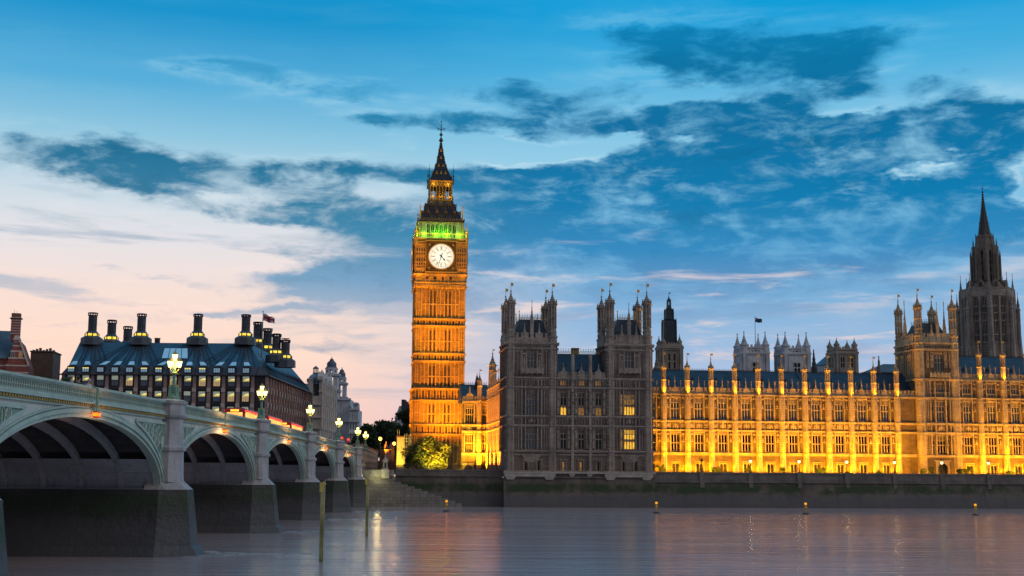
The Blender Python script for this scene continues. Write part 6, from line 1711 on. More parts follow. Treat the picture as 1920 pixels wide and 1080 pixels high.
# dark drain mouths and rust stains on the pier sides
# ------------------------------------------------------------------ office block with chimneys
def office_block():
    Y0 = 286.0; d = ray(495, 800); PF = Frame(d.x * Y0 / d.y, Y0, 0.0)      # origin: the near right corner
    su = lambda px, v=0, py=700: PF.at(px, py, v).x
    zz = lambda py, px=400, v=0: PF.z(px, py, v)
    T = Thing('office_block', 'black roofed modern office block with tall round chimneys and rows of lit windows', 'building', PF, (-22, 30, GZ))
    BR_ = mat('dark_bronze_roof', (.085, .11, .14), .45, metal=.25, var=.35, scale=.3, courses=(1.1, .62, .05), bump=.2)
    BZ = mat('bronze_frame', (.028, .026, .034), .45, metal=.3, var=.3)
    PINK = mat('pink_sandstone', (.42, .29, .26), .85, var=.3, scale=.6, courses=(9, .5, .015))
    L = su(118); Dp = 64.0
    ze = zz(703); zb = GZ
    colp = 27.35 / F * Y0
    c0 = su(461.4)
    zr = [(zz(724), zz(705.5)), (zz(752.5), zz(733.5)), (zz(781), zz(762)), (zz(809), zz(790))]
    cols = [c0 - colp * k for k in range(13)]
    W = MB(); H = []
    ww = 12.6 / F * Y0
    for c in cols:
        for a, b in zr: H.append((c - ww / 2, c + ww / 2, a, b))
    wall_grid(W, L, 0, zb, ze, H, 0, .35)
    # side wall with its own windows (plane x=0 running back)
    nb = 18; sb = Dp / nb
    W.T = Matrix.Rotation(PI / 2, 4, 'Z')
    SH = []
    for k in range(nb):
        for q in (-.62, .62):
            for a, b in zr: SH.append((sb * (k + .5) + q - .42, sb * (k + .5) + q + .42, a, b))
    wall_grid(W, 0, Dp, zb, ze, SH, 0, .3)
    W.T = None
    W.quad((L, 0, zb), (L, Dp, zb), (L, Dp, ze), (L, 0, ze))
    W.quad((L, Dp, zb), (0, Dp, zb), (0, Dp, ze), (L, Dp, ze))
    T.part('wall', W, BZ)
    PALE_N = mat('pale_nodal_stone', (.55, .45, .42), .8)
    for k in range(-1, 14):
        P_ = MB()
        x = c0 - colp * (k - .5)
        if x > -.3 or x < L: continue
        w = 6 / F * Y0
        for i, (a, b) in enumerate(zr):
            zt_ = zr[i - 1][0] - 1.0 if i else ze - .3
            P_.box(x - w / 2 * (1 + .06 * i), x + w / 2 * (1 + .06 * i), -.35 - .06 * i, .0, a - 1.2, zt_ if i else ze - .25)
            P_.m = 1; P_.box(x - .42, x + .42, -.6, -.3, a - 1.35, a - .45); P_.m = 0
        T.part('stone_pier', P_, [PINK, PALE_N])
    R90 = Matrix.Rotation(PI / 2, 4, 'Z')
    for k in range(nb + 1):
        x = sb * k; P_ = MB(); P_.T = R90
        P_.box(x - .22, x + .22, -.6, -.0, zb, ze - .3)
        P_.m = 1
        for i, (a, b) in enumerate(zr): P_.box(x - .3, x + .3, -.85, -.6, a - 1.3, a - .2)
        P_.m = 0
        if k < nb:
            for q in (0,):
                P_.box(x + sb / 2 - .1, x + sb / 2 + .1, -.35, 0, zb, ze - .5)
            P_.m = 1
            for i, (a, b) in enumerate(zr): P_.box(x + sb / 2 - .16, x + sb / 2 + .16, -.55, -.34, a - 1.5, a - .2)
            P_.m = 0
        T.part('stone_pier', P_, [PINK, PALE_N])
    B = MB()
    for i, (a, b) in enumerate(zr):
        B.box(L, 0, -.2, -.02, a - .9, a - .12); B.T = R90; B.box(0, Dp, -.42, -.02, a - .5, a - .2); B.T = None
    B.box(L - .8, .9, -.9, .3, ze - .22, ze); B.T = R90; B.box(-.8, Dp + .6, -1.0, .3, ze - .22, ze); B.T = None
    T.part('eaves', B, BZ)
    # windows: upper light shows a lit ceiling, lower light is blinds and sky reflection
    wy = zr[0][1] - zr[0][0]
    BL = mat('blind_glass', (.16, .22, .30), .15, var=.5, scale=.9, fine=3, bump=.1, spec=1.0)
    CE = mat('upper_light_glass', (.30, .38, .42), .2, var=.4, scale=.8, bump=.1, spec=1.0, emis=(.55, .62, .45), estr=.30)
    YL = lit('lit_ceiling', (1, .86, .25), .95, (.95, .75, .25)); YB = lit('warm_blind', (.85, .55, .25), .55, (.5, .40, .28))
    for var in range(4):
        m_ = MB(); h = wy
        m_.m = 3; m_.box(-ww / 2, ww / 2, -.02, .1, h * .54, h * .58)
        for q in range(5): m_.box(-ww / 2 + ww * q / 4 - .02, -ww / 2 + ww * q / 4 + .02, .0, .1, 0, h * .55)
        m_.m = 0 if var != 2 else 4; m_.quad((-ww / 2, .15, 0), (ww / 2, .15, 0), (ww / 2, .15, h * .55), (-ww / 2, .15, h * .55))
        m_.m = 1; m_.quad((-ww / 2, .15, h * .56), (ww / 2, .15, h * .56), (ww / 2, .15, h), (-ww / 2, .15, h))
        if var != 3:
            m_.m = 2; a_ = (.55, .45, .6)[var]
            m_.quad((-ww / 2 * .9, .13, h * .58), (ww / 2 * .98, .13, h * .58), (ww / 2 * .98, .13, h * (.58 + .42 * a_)), (ww * .1, .13, h * (.60 + .30 * a_)))
            m_.quad((-ww / 2, .12, h * .50), (ww / 2, .12, h * .50), (ww / 2, .12, h * .545), (-ww / 2, .12, h * .545))
        WC['off', var] = m_.mesh('window', [BL, CE, YL, BZ, YB])
    random.seed(3)
    for ic, c in enumerate(cols):
        for i, (a, b) in enumerate(zr[:4 if ic < 6 else 2]):
            T.inst('window', WC['off', random.choice([0, 0, 1, 2, 2, 3])], (c, .12, a))
    # side windows
    m_ = MB()
    for q in (-.62, .62): m_.quad((q - .42, .15, 0), (q + .42, .15, 0), (q + .42, .15, wy), (q - .42, .15, wy))
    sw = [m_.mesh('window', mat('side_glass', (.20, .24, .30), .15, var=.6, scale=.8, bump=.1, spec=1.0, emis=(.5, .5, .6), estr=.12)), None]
    m_ = MB(); m_.quad((-1.04, .15, 0), (-.2, .15, 0), (-.2, .15, wy), (-1.04, .15, wy)); m_.m = 1; m_.quad((.2, .15, 0), (1.04, .15, 0), (1.04, .15, wy), (.2, .15, wy)); sw[1] = m_.mesh('window', [mat('side_glass', (0, 0, 0)), YL])
    for k in range(nb):
        for i, (a, b) in enumerate(zr[:3]): T.inst('window', sw[1 if random.random() < .07 else 0], (-.1, sb * (k + .5), a), rz=PI / 2)
    # roof: near vertical band, then long slope
    z1 = zz(687); zrg = zz(643.5, 400, 12)
    s = 12.0
    def rg(x0, x1, y0, y1, z): return [(x0, y0, z), (x1, y0, z), (x1, y1, z), (x0, y1, z)]
    M = MB(); M.loft([rg(L - .3, .4, -.3, Dp + .3, ze), rg(L + .9, -.9, .9, Dp - .9, z1), rg(PF.at(150, 640, s).x, -6.4, s, Dp - 2, zrg), rg(PF.at(150, 640, s).x + 3, -9.5, s + 3, Dp - 5, zrg - .2)])
    ro = T.part('roof', M, BR_)
    # radiating roof seams toward the chimney bases
    chx = [PF.at(q, 640, s + .8).x for q in (172, 264, 370, 460)]
    M = MB()
    def onr(x, f):       # point on the front slope, f from 0 at the knee to 1 at the ridge
        return Vector((x, .9 + (s - .9) * f - .12, z1 + (zrg - z1) * f + .12))
    for c in chx:
        for k in range(-5, 6):
            xb = c + k * colp * .5; xt = c + k * .42
            if xb > -1.2 or xb < L + 1: continue
            M.bar(onr(xb, 0), onr(xt, 1), .11, .08)
    for k in range(2, 30):
        x = L + k * 1.55
        if x < -.6: M.bar((x, -.32, ze), (x, .86, z1), .1, .1)
    for k in range(1, 38):
        y = k * 1.7
        M.bar((.42, y, ze), (-.86, y, z1), .12, .12); M.bar((-.86, y, z1 + .05), (-7.1, s + (y - 2) * (Dp - 2 * s) / (Dp - 4), zrg + .1), .16, .14)
    T.part('roof_seam', M, BZ, parent=ro)
    # dormer strip windows, triangular lights above
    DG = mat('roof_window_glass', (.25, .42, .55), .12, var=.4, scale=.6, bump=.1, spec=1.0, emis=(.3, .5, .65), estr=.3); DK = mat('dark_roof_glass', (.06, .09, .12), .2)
    for i, c in enumerate(cols):
        M = MB(); K = MB(); YM = MB(); TRI = MB()
        za, zb2 = zz(698.5), zz(690.5)
        y = lambda z: -.3 + 1.2 * (z - ze) / (z1 - ze)
        w = ww * .48
        M.box(c - w - .15, c + w + .15, y(za) - .25, y(za) + 1.0, za - .35, zb2 + .35)
        K.quad((c - w, y(za) - .28, za), (c + w, y(za) - .28, za), (c + w, y(za) - .28, zb2), (c - w, y(za) - .28, zb2))
        if random.random() < .5: YM.quad((c - w, y(za) - .3, zb2 - .25), (c + w, y(za) - .3, zb2 - .25), (c + w, y(za) - .3, zb2), (c - w, y(za) - .3, zb2))
        for q in range(4): M.box(c - w + 2 * w * q / 3 - .03, c - w + 2 * w * q / 3 + .03, y(za) - .33, y(za) - .2, za, zb2)
        a = onr(c - w, .02); b = onr(c + w, .02); n_ = min(chx, key=lambda q: abs(q - c)); lean = (n_ - c) * .18
        e, f = onr(c + w * .72 + lean, .16), onr(c - w * .72 + lean, .16); tp = onr(c + lean * 2.6, .62)
        o_ = Vector((0, -.06, .06))
        K.quad(a + o_, b + o_, e + o_, f + o_); TRI._a([tuple(f + o_), tuple(e + o_), tuple(tp + o_)], [(0, 1, 2)])
        K.m = 1; K.v += TRI.v; n0 = len(K.v) - 3; K.f.append((n0, n0 + 1, n0 + 2)); K.mi.append(1)
        if YM.v: n0 = len(K.v); K.v += YM.v; K.f.append((n0, n0 + 1, n0 + 2, n0 + 3)); K.mi.append(2)
        T.part('dormer', M, BZ, parent=ro); T.part('dormer_glass', K, [DG, DK, YL], parent=ro)
    M = MB(); a = PF.at(284, 665, 6).x; 
    for q in range(4): 
        p0, p1 = onr(su(293) + q * 1.5, .30), onr(su(287) + q * 1.35, .72); p2, p3 = onr(su(287) + q * 1.35 + 1.2, .72), onr(su(293) + q * 1.5 + 1.35, .30)
        o_ = Vector((0, -.1, .1)); M.quad(p0 + o_, p3 + o_, p2 + o_, p1 + o_)
    T.part('glazed_panel', M, mat('roof_window_glass', (0, 0, 0)), parent=ro)
    # louvred vents on the side slope
    M = MB()
    for k in range(5):
        y0 = 12 + k * 8.0
        for q in range(8):
            for j in range(3):
                f = .3 + q * .06
                x = -.9 - 6.2 * f; z = z1 + (zrg - z1) * f + .2; y = y0 + j * 1.0 + f * 2
                M.box(x - .15, x + .22, y, y + .55, z, z + .1)
    T.part('louvre_vent', M, mat('bright_louvre', (.35, .36, .38), .4, metal=.5), parent=ro)
    # chimneys
    RING = lit('lit_vent_ring', (1.0, .78, .10), 1.6, (.55, .35, .03))
    def chimney(x, y, py_top, py_base, px, scale=1.0, v=None, drum=True):
        Yw = PF.y + y; k = Yw / F * scale; z = lambda py: PF.z(px, py, y)
        sc = lambda dy: z(py_base) + dy * k
        M = MB(); r = 8.0 * k
        o = None
        zt_ = z(py_top)
        M.turn(x, y, [(sc(18), r), (zt_ - 5.5 * k, r), (zt_ - 5.4 * k, r * 1.12), (zt_ - 4.6 * k, r * 1.15)], 16)
        for q in range(10): M.bar((x + r * 1.05 * math.cos(q * PI / 5), y + r * 1.05 * math.sin(q * PI / 5), zt_ - 4.7 * k), (x + r * 1.05 * math.cos(q * PI / 5), y + r * 1.05 * math.sin(q * PI / 5), zt_ - .8 * k), .2)
        M.turn(x, y, [(zt_ - 1.0 * k, r * 1.16), (zt_, r * 1.16), (zt_ + .05, r * .9)], 16)
        for q in range(5): M.turn(x, y, [(sc(22 + q * 7), r * 1.0), (sc(22.3 + q * 7), r * 1.03), (sc(22.6 + q * 7), r * 1.0)], 16)
        o = T.part('chimney', M, BR_ if False else mat('chimney_bronze', (.06, .07, .085), .5, metal=.3, var=.3, courses=(.9, 1.6, .05)))
        M = MB(); M.turn(x, y, [(z(py_base) - .5, 20.5 * k), (sc(9), 20 * k), (sc(13.5), 12.6 * k)], 8)
        M.turn(x, y, [(sc(18), 12.6 * k), (sc(23), 8.4 * k), (sc(23.2), 8 * k)], 8)
        for q in range(8):
            a = q * PI / 4 + PI / 8; M.bar((x + 12.4 * k * math.cos(a), y + 12.4 * k * math.sin(a), sc(13.5)), (x + 12.4 * k * math.cos(a), y + 12.4 * k * math.sin(a), sc(18)), .22)
        T.part('chimney_base', M, BR_, parent=o)
        M = MB(); M.turn(x, y, [(sc(13.5), 11.6 * k), (sc(18), 11.6 * k)], 8); T.part('lit_vent_ring', M, RING, parent=o)
    for px, pt_ in ((172, 586.5), (264, 588.5), (370, 589), (460, 590)): chimney(PF.at(px, 640, s).x, s, pt_, 643.5, px)
    xs = PF.at(460, 640, s).x
    for px, pt_, pb in ((482.7, 604, 655), (501.5, 616, 667), (518.6, 626.5, 676), (535.6, 637.5, 685)):
        # depth at which the row line x=xs-0.7 is seen at px
        lo, hi = 12, 90
        for _ in range(30):
            md = (lo + hi) / 2
            if PF.at(px, 640, md).x > xs - .7: hi = md
            else: lo = md
        hi_ = min(md, Dp - 5.5)
        chimney(PF.at(px, 640, hi_).x, hi_, pt_, pb, px)
    chimney(PF.at(208.5, 640, 24).x, 24, 601, 650, 208.5); chimney(PF.at(239, 640, 38).x, 38, 612.5, 662, 239)
    M = MB(); x, y = PF.at(295, 640, 24).x, 24; z = lambda py: PF.z(295, py, 24)
    M.turn(x, y, [(z(652), .65), (z(635.5), .65), (z(635), .75), (z(634), .75)], 12); T.part('vent_pipe', M, BZ)
    return PF
PF = office_block()
flagpole('flagpole', 'flagpole with a dark red and blue crossed flag on the office block roof', 490.5, 676, 585, 300, 21, 14, 'cross', tilt=.45)

# ------------------------------------------------------------------ striped brick building, brown block, on the left
BRICK = mat('red_brick', (.40, .12, .09), .85, var=.35, scale=.5, courses=(.45, .16, .02), streak=.3)
PSTR = mat('pale_band_stone', (.62, .52, .46), .85, var=.25)
def brick_house():
    Y0 = 300; d = ray(52, 800); Fm = Frame(d.x * Y0 / d.y, Y0, R(16))
    T = Thing('brick_building', 'red brick gabled building with white stripes and a striped chimney at the left edge', 'building', Fm, (-3, 5, GZ))
    at = lambda px, py, v=0: Fm.at(px, py, v)
    M = MB()
    p = [at(54, 735), at(54, 686), at(37, 637), at(28, 637), at(10, 688), at(10, 735)]
    pts = [(q.x, q.z) for q in p]; pts[0] = (pts[0][0], GZ); pts[-1] = (pts[-1][0], GZ)
    M.ex(pts, 0, 16)
    x0 = at(-60, 700).x
    M.box(x0, at(11, 700).x, 1.0, 14, GZ, at(0, 671).z)
    T.part('wall', M, BRICK)
    S_ = MB()
    def xl(z):
        zs = [pts[1][1], pts[2][1]]; xs = [pts[1][0], pts[2][0]]
        return float(np.interp(z, zs, xs))
    def xr(z): return float(np.interp(z, [pts[4][1], pts[3][1]], [pts[4][0], pts[3][0]]))
    for py in (642, 650, 660, 673, 687, 700, 713, 726):
        z = at(40, py).z; a, b = (xr(z), xl(z)); S_.box(a - .04, b + .04, -.07, .02, z, z + .32)
        if z < at(0, 671).z: S_.box(x0, at(10, 700).x, .93, 1.02, z, z + .3)
    S_.ex([(at(37, 637).x + .3, at(37, 638).z), (at(27, 637).x - .3, at(27, 638).z), (at(28, 629).x, at(28, 629).z), (at(36, 629).x, at(36, 629).z)][::-1], -.25, 1.4)
    for a, b in ((at(54, 686), at(37, 637)),): S_.bar((a.x, -.1, a.z), (b.x, -.1, b.z), .4, .3)
    T.part('stone_band', S_, PSTR)
    C = MB(); xa, xb = at(20, 620).x, at(37, 620).x; C.box(xa, xb, -.1, 2.2, at(28, 640).z, at(28, 590).z); 
    o = T.part('chimney', C, BRICK)
    S_ = MB()
    for py in range(596, 630, 5): S_.box(xa - .05, xb + .05, -.16, 2.26, at(28, py).z, at(28, py).z + .18)
    T.part('chimney_band', S_, PSTR, parent=o)
    S_ = MB(); S_.box(xa - .35, xb + .35, -.4, 2.5, at(28, 597).z, at(28, 596).z); S_.box(xa + .0, xb, 0, 2.1, at(28, 596).z, at(28, 587).z); S_.bar((xa + .5, 1, at(28, 587).z), (xa + .5, 1, at(28, 580).z), .06); S_.bar((xa + 1.1, 1, at(28, 587).z), (xa + 1.1, 1, at(28, 581).z), .06); T.part('chimney_cap', S_, mat('sooty_stone', (.10, .09, .085), .9), parent=o)
    M = MB(); zq = at(0, 671).z; zt_ = at(0, 620, 7).z
    M.loft([[(x0, .4, zq), (at(12, 700).x, .4, zq), (at(12, 700).x, 14.4, zq), (x0, 14.4, zq)], [(x0, 7, zt_), (at(26, 700).x, 7, zt_), (at(26, 700).x, 7.6, zt_), (x0, 7.6, zt_)]])
    T.part('roof', M, mat('blue_slate', (.10, .19, .25), .7, var=.3, courses=(.5, .3, .03)))
    for px, g in ((24, GLASS), (38.5, LITDIM)):
        c = at(px, 668); m_ = MB(); m_.box(-.45, -.35, -.06, .1, 0, 1.5); m_.box(.35, .45, -.06, .1, 0, 1.5); m_.box(-.45, .45, -.06, .1, 1.5, 1.62); m_.box(-.05, .05, -.03, .1, 0, 1.5); m_.box(-.5, .5, -.1, .1, -.12, 0)
        o = T.inst('window', m_.mesh('window', PSTR), (c.x, -.02, at(px, 672).z)); T.inst('pane', pane(.8, 1.5, -.01).mesh('pane', g), (0, 0, 0), parent=o)
brick_house()
d = ray(76, 800); Fm = Frame(d.x * 318 / d.y, 318, R(8))
T = Thing('brown_block', 'windowless brown masonry block beside the striped brick building', 'building', Fm, (0, 4, GZ))
M = MB(); a, b = Fm.at(55.5, 700, 0), Fm.at(98, 700, 0); z = Fm.z(76, 660, 0)
M.box(a.x, b.x, 0, 9, GZ, z); T.part('wall', M, mat('brown_masonry', (.17, .12, .095), .9, var=.4, scale=.5, bump=.7, courses=(.8, .4, .02)))
M = MB(); M.box(a.x - .2, b.x + .2, -.2, 9.2, z, z + .3)
for q in range(7): M.box(a.x + .3 + q * .8, a.x + .8 + q * .8, .2, 1, z + .3, z + .3 + .25 * (1 + q % 3))
T.part('coping', M, mat('sooty_stone', (.1, .09, .085)))

# ------------------------------------------------------------------ stone ministries beyond the office block
CREAM = mat('cream_stucco', (.60, .52, .46), .85, var=.3, scale=.4, streak=.4)
LEAD = mat('blue_lead_dome', (.22, .34, .46), .5, var=.3, scale=.5, courses=(.8, 5, .06))
LEAD_D = mat('dark_lead_dome', (.10, .12, .16), .55, var=.3, scale=.5)
def ministry():
    Y0 = 390.0; VX = 928.0
    # facade line runs back parallel to the bridge; build in a frame along that line
    d = ray(601, 800); fr = Frame(d.x * Y0 / d.y, Y0, R(90.75))     # x: along street away from camera, y: to the left (building side)
    T = Thing('corner_building', 'cream stone corner building with a blue lead dome behind the office block', 'building', fr, (5, 5, GZ))
    zz = lambda py, v=0.0: EYE + (ray(600, py).z / ray(600, py).y) * (Y0 + v)
    M = MB(); L = 34.0
    H = []; wl = []
    zl = [(zz(822), zz(806)), (zz(798), zz(786)), (zz(778), zz(763)), (zz(752), zz(738)), (zz(730), zz(718))]
    for k in range(7):
        c = 2.5 + k * 4.8
        for (a, b) in zl: H.append((c - .75, c + .75, a, b)); wl.append((c, a, b))
    M.T = Matrix.Scale(1, 4)
    wall_grid(M, 0, L, GZ, zz(712), H, 0, .5)
    M.box(8, L, 1.2, 9, GZ, zz(716)); M.box(.1, 8, .6, 9, GZ, zz(742))
    M.box(.1, 2, 2.6, 4.0, GZ, zz(709)); M.box(-.1, 2.2, 2.4, 4.2, zz(712), zz(711)); M.quad((0, 0, GZ), (0, .7, GZ), (0, .7, zz(712)), (0, 0, zz(712)))
    T.part('wall', M, CREAM)
    D = MB()
    for py in (831, 803, 782, 758, 734, 713): D.box(-.3, L, -.35, .05, zz(py) - .12, zz(py) + .15); D.box(-.6, 0, 0, (9 if py > 745 else .8), zz(py) - .25, zz(py) + .25)
    for k in range(8):
        c = .1 + k * 4.8
        D.turn(c, -.3, [(zz(802), .42), (zz(784), .38)], 8); D.turn(c, -.3, [(zz(781), .4), (zz(760), .36)], 8); D.turn(c, -.3, [(zz(757), .38), (zz(736), .34)], 8); D.turn(c, -.2, [(zz(733), .3), (zz(714), .3)], 8)
    for (c, a, b) in wl: D.box(c - .95, c - .75, -.2, .05, a, b); D.box(c + .75, c + .95, -.2, .05, a, b); D.ex([(c - 1.1, b), (c + 1.1, b), (c, b + .7)], -.35, 0)
    for x in (1.5, 11, 21): D.ex([(x - 2.4, zz(712)), (x + 2.4, zz(712)), (x + 2.4, zz(706)), (x + 1, zz(700)), (x, zz(696)), (x - 1, zz(700)), (x - 2.4, zz(706))], -.4, 1.2); D.turn(x, .2, [(zz(697), .3), (zz(694), .2), (zz(692), .03)], 6)
    T.part('cornice_and_columns', D, CREAM)
    K = MB()
    for (c, a, b) in wl: K.quad((c - .75, .12, a), (c + .75, .12, a), (c + .75, .12, b), (c - .75, .12, b))
    T.part('window', K, mat('sash_glass', (.05, .06, .08), .15, spec=1.0))
    # dark slate drum, dome and cupola
    q = fr.loc((ray(592, 700).x * (Y0 + 3) / ray(592, 700).y, Y0 + 3, 0)); x, y = q.x, q.y
    u = (Y0 + 3) / F; z = lambda py: EYE + ray(592, py).z / ray(592, py).y * (Y0 + 3)
    M = MB(); M.turn(x, y, [(GZ, 15 * u), (z(738), 15 * u), (z(720), 13 * u)], 8, rot=0); T.part('dome_drum', M, mat('dark_slate', (.05, .065, .075), .6, courses=(.6, .4, .04)))
    M = MB(); M.turn(x, y, [(z(721), 14.6 * u), (z(719), 14.8 * u), (z(718), 14.2 * u)] + [(z(718 - 17.5 * math.sin(a)), 14.2 * u * math.cos(a) + .2) for a in np.linspace(.05, 1.5, 9)], 16, rot=0)
    o = T.part('dome', M, LEAD)
    M = MB()
    for k in range(4): M.bar((x + .7 * math.cos(k * PI / 2 + .5), y + .7 * math.sin(k * PI / 2 + .5), z(700)), (x + .7 * math.cos(k * PI / 2 + .5), y + .7 * math.sin(k * PI / 2 + .5), z(691)), .25)
    M.turn(x, y, [(z(700.5), 1.0), (z(699), 1.0)], 8); M.turn(x, y, [(z(691.5), .95), (z(690), .9), (z(688), .5), (z(686.5), .1), (z(685), .03)], 8)
    T.part('cupola', M, LEAD_D, parent=o)
    for k in range(6):
        a = k * PI / 3 + .3; M = MB(); M.box(-.5, .5, -.5, .5, 0, 1.5); 
    M = MB()
    for k in range(8):
        a = k * PI / 4; cx, cy = x + 14 * u * math.cos(a), y + 14 * u * math.sin(a); M.box(cx - .35, cx + .35, cy - .35, cy + .35, z(717), z(710))
    T.part('dome_dormer', M, LEAD_D, parent=o)

    # big ministry with two open baroque turrets
    Y1 = 450.0; d = ray(628, 800); fr = Frame(d.x * Y1 / d.y, Y1, R(2))
    T = Thing('ministry_building', 'grey stone ministry with two tall open baroque turrets with lead domes', 'building', fr, (0, 5, GZ))
    at = lambda px, py, v=0: fr.at(px, py, v)
    M = MB(); M.box(at(614, 800).x, at(655, 800).x, 1.5, 16, GZ, at(630, 748).z)
    M.box(at(655, 800).x, at(673, 800).x, -1, 12, GZ, at(660, 769).z); M.box(at(662, 800).x, at(671, 800).x, -.6, 6, GZ, at(666, 757).z)
    M.box(at(595, 800).x, at(616, 800).x, -3, 10, GZ, at(606, 774).z)
    T.part('wall', M, PORT)
    D = MB()
    for px0, px1, yy, py in ((654, 674, -1.2, 768), (661, 672, -.9, 757), (613, 656, 1.2, 748), (654, 674, -1.2, 790), (654, 674, -1.2, 812), (613, 656, 1.2, 790), (594, 617, -3.3, 776), (594, 617, -3.3, 800)):
        a, b = at(px0, 800).x, at(px1, 800).x; z = at(660, py).z; D.box(a, b, yy - .4, yy + 1, z - .3, z + .3)
    for px in (656, 659, 663, 667, 671): D.turn(at(px, 800).x, -1.1, [(at(px, 790).z, .35), (at(px, 772).z, .32)], 8)
    M = MB()
    D.turn(at(666, 800).x, 1, [(at(666, 757).z, 1.2), (at(666, 755.5).z, 1.0), (at(666, 754).z, .3)], 10)
    T.part('cornice', D, PORT)
    K = MB()
    for px in (599, 604, 609, 658, 663, 668): 
        for (a, b) in ((823, 812), (805, 794), (787, 778)):
            p0, p1 = at(px - 1.1, a), at(px + 1.1, b); yy = -3.03 if px < 620 else -1.03
            K.quad((p0.x, yy, p0.z), (p1.x, yy, p0.z), (p1.x, yy, p1.z), (p0.x, yy, p1.z))
    T.part('window', K, mat('sash_glass', (0, 0, 0)))
    u = Y1 / F
    def turret(px, top, dome_t, dome_b, att_b, col1b, low_t, low_b, wtop, wcol, wlow, yy):
        x = at(px, 700, yy).x; z = lambda py: fr.z(px, py, yy); y = yy
        M = MB()
        def sq(zv, h): return [(x - h, y - h, zv), (x + h, y - h, zv), (x + h, y + h, zv), (x - h, y + h, zv)]
        h1, h2, h3 = wtop * u / 2, wcol * u / 2, wlow * u / 2
        M.loft([sq(GZ, h3), sq(z(low_b), h3), sq(z(low_b) + .3, h3 + .4), sq(z(low_b) + .9, h3 + .3), sq(z(low_b) + 1, h3 * .7)])
        M.loft([sq(z(low_t) - .4, h3 * .98), sq(z(low_t), h3 + .3), sq(z(low_t) + .7, h3 + .4), sq(z(low_t) + .8, h2)])
        for sx in (-1, 1):
            for sy in (-1, 1):
                for (ox, oy) in ((0, 0), (-.38, 0), (0, -.38)):
                    M.turn(x + sx * h3 * (.8 + ox), y + sy * h3 * (.8 + oy), [(z(low_b), .38), (z(low_t), .33)], 8)
                    M.turn(x + sx * h2 * (.8 + ox), y + sy * h2 * (.8 + oy), [(z(low_t), .34), (z(col1b), .30)], 8)
                M.box(x + sx * h3 * .62 - .7, x + sx * h3 * .62 + .7, y + sy * h3 * .62 - .7, y + sy * h3 * .62 + .7, z(low_b), z(low_t))
                M.box(x + sx * h2 * .66 - .6, x + sx * h2 * .66 + .6, y + sy * h2 * .66 - .6, y + sy * h2 * .66 + .6, z(low_t), z(col1b))
        M.loft([sq(z(col1b) - .2, h2), sq(z(col1b), h2 + .4), sq(z(col1b) + .7, h2 + .45), sq(z(col1b) + .8, h1)])
        # attic ring pierced by round holes
        n = 8; zm = (z(col1b) + .8 + z(att_b)) / 2
        za, zb_ = z(col1b) + .8, z(att_b)
        for i in range(8):
            a = i * PI / 4
            M.T = Matrix.Translation((x, y, 0)) @ Matrix.Rotation(a, 4, 'Z') @ Matrix.Translation((0, -h1, 0))
            w = h1 * math.tan(PI / 8); rr = min(w * .5, (zb_ - za) * .34)
            pts = [(rr * math.cos(PI / 2 + PI * j / 8), zm + rr * math.sin(PI / 2 + PI * j / 8)) for j in range(9)]
            M.ex([(0, zb_)] + [(-w, zb_), (-w, za), (0, za)] + pts[::-1], 0, .5)
            M.ex([(-q[0], q[1]) for q in ([(0, zb_)] + [(-w, zb_), (-w, za), (0, za)] + pts[::-1])][::-1], 0, .5)
        M.T = None
        M.turn(x, y, [(z(att_b) - .1, h1 * 1.1), (z(att_b) + .1, h1 * 1.2), (z(att_b) + .4, h1 * 1.15)], 8)
        o = T.part('turret', M, PORT)
        M = MB(); zt_ = z(dome_t); zq = z(dome_b)
        M.turn(x, y, [(z(att_b) + .3, h1 * 1.08), (zq, h1 * .78), (zq + .1, h1 * .86), (zq + .4, h1 * .82)] + [(zq + .4 + (zt_ - zq - .4) * math.sin(a), h1 * .80 * math.cos(a) + .1) for a in np.linspace(.1, 1.5, 7)] + [(zt_ + .3, .35), (z(top) - 2.2, .3), (z(top) - 1.8, .8), (z(top) - 1.2, .75), (z(top) - .8, .2), (z(top), .04)], 12)
        T.part('dome', M, LEAD_D, parent=o)
    turret(621.5, 668, 676, 686, 692.5, 705.5, 734.5, 758.5, 22, 30, 33, 5)
    turret(641, 688, 695.5, 705, 710.5, 721.5, 748, 770, 17, 19, 21, 12)
ministry()

# far pale mansard building right of the gap
d = ray(748, 800); fr = Frame(d.x * 520 / d.y, 520, 0); at = lambda px, py, v=0: fr.at(px, py, v)
T = Thing('mansard_building', 'pale mansard roofed building with dark chimney block behind trees left of the clock tower', 'building', fr, (0, 5, GZ))
M = MB(); M.box(at(740, 790).x, at(776, 790).x, 0, 14, GZ, at(745, 782).z); M.box(at(739.5, 790).x, at(776, 790).x, -.4, 14, at(745, 783).z, at(745, 781).z); T.part('wall', M, PORT)
M = MB(); M.ex([(at(741, 790).x, at(741, 781).z), (at(776, 790).x, at(741, 781).z), (at(776, 790).x, at(748, 761).z), (at(748, 790).x, at(748, 761).z)], .3, 12); T.part('mansard_roof', M, mat('pale_slate', (.42, .46, .52), .6))
M = MB(); M.box(at(752, 790).x, at(759, 790).x, .1, 8, at(752, 781).z, at(752, 749).z); M.box(at(759, 790).x, at(772, 790).x, .2, 8, at(752, 781).z, at(752, 753).z); T.part('chimney_block', M, mat('sooty_brick', (.07, .07, .085), .9, courses=(1, .8, .03)))
M = MB(); M.quad(*[(at(px, py).x, -.03, at(px, py).z) for px, py in ((742, 789), (745, 789), (745, 784), (742, 784))]); T.part('window', M, GLASS)

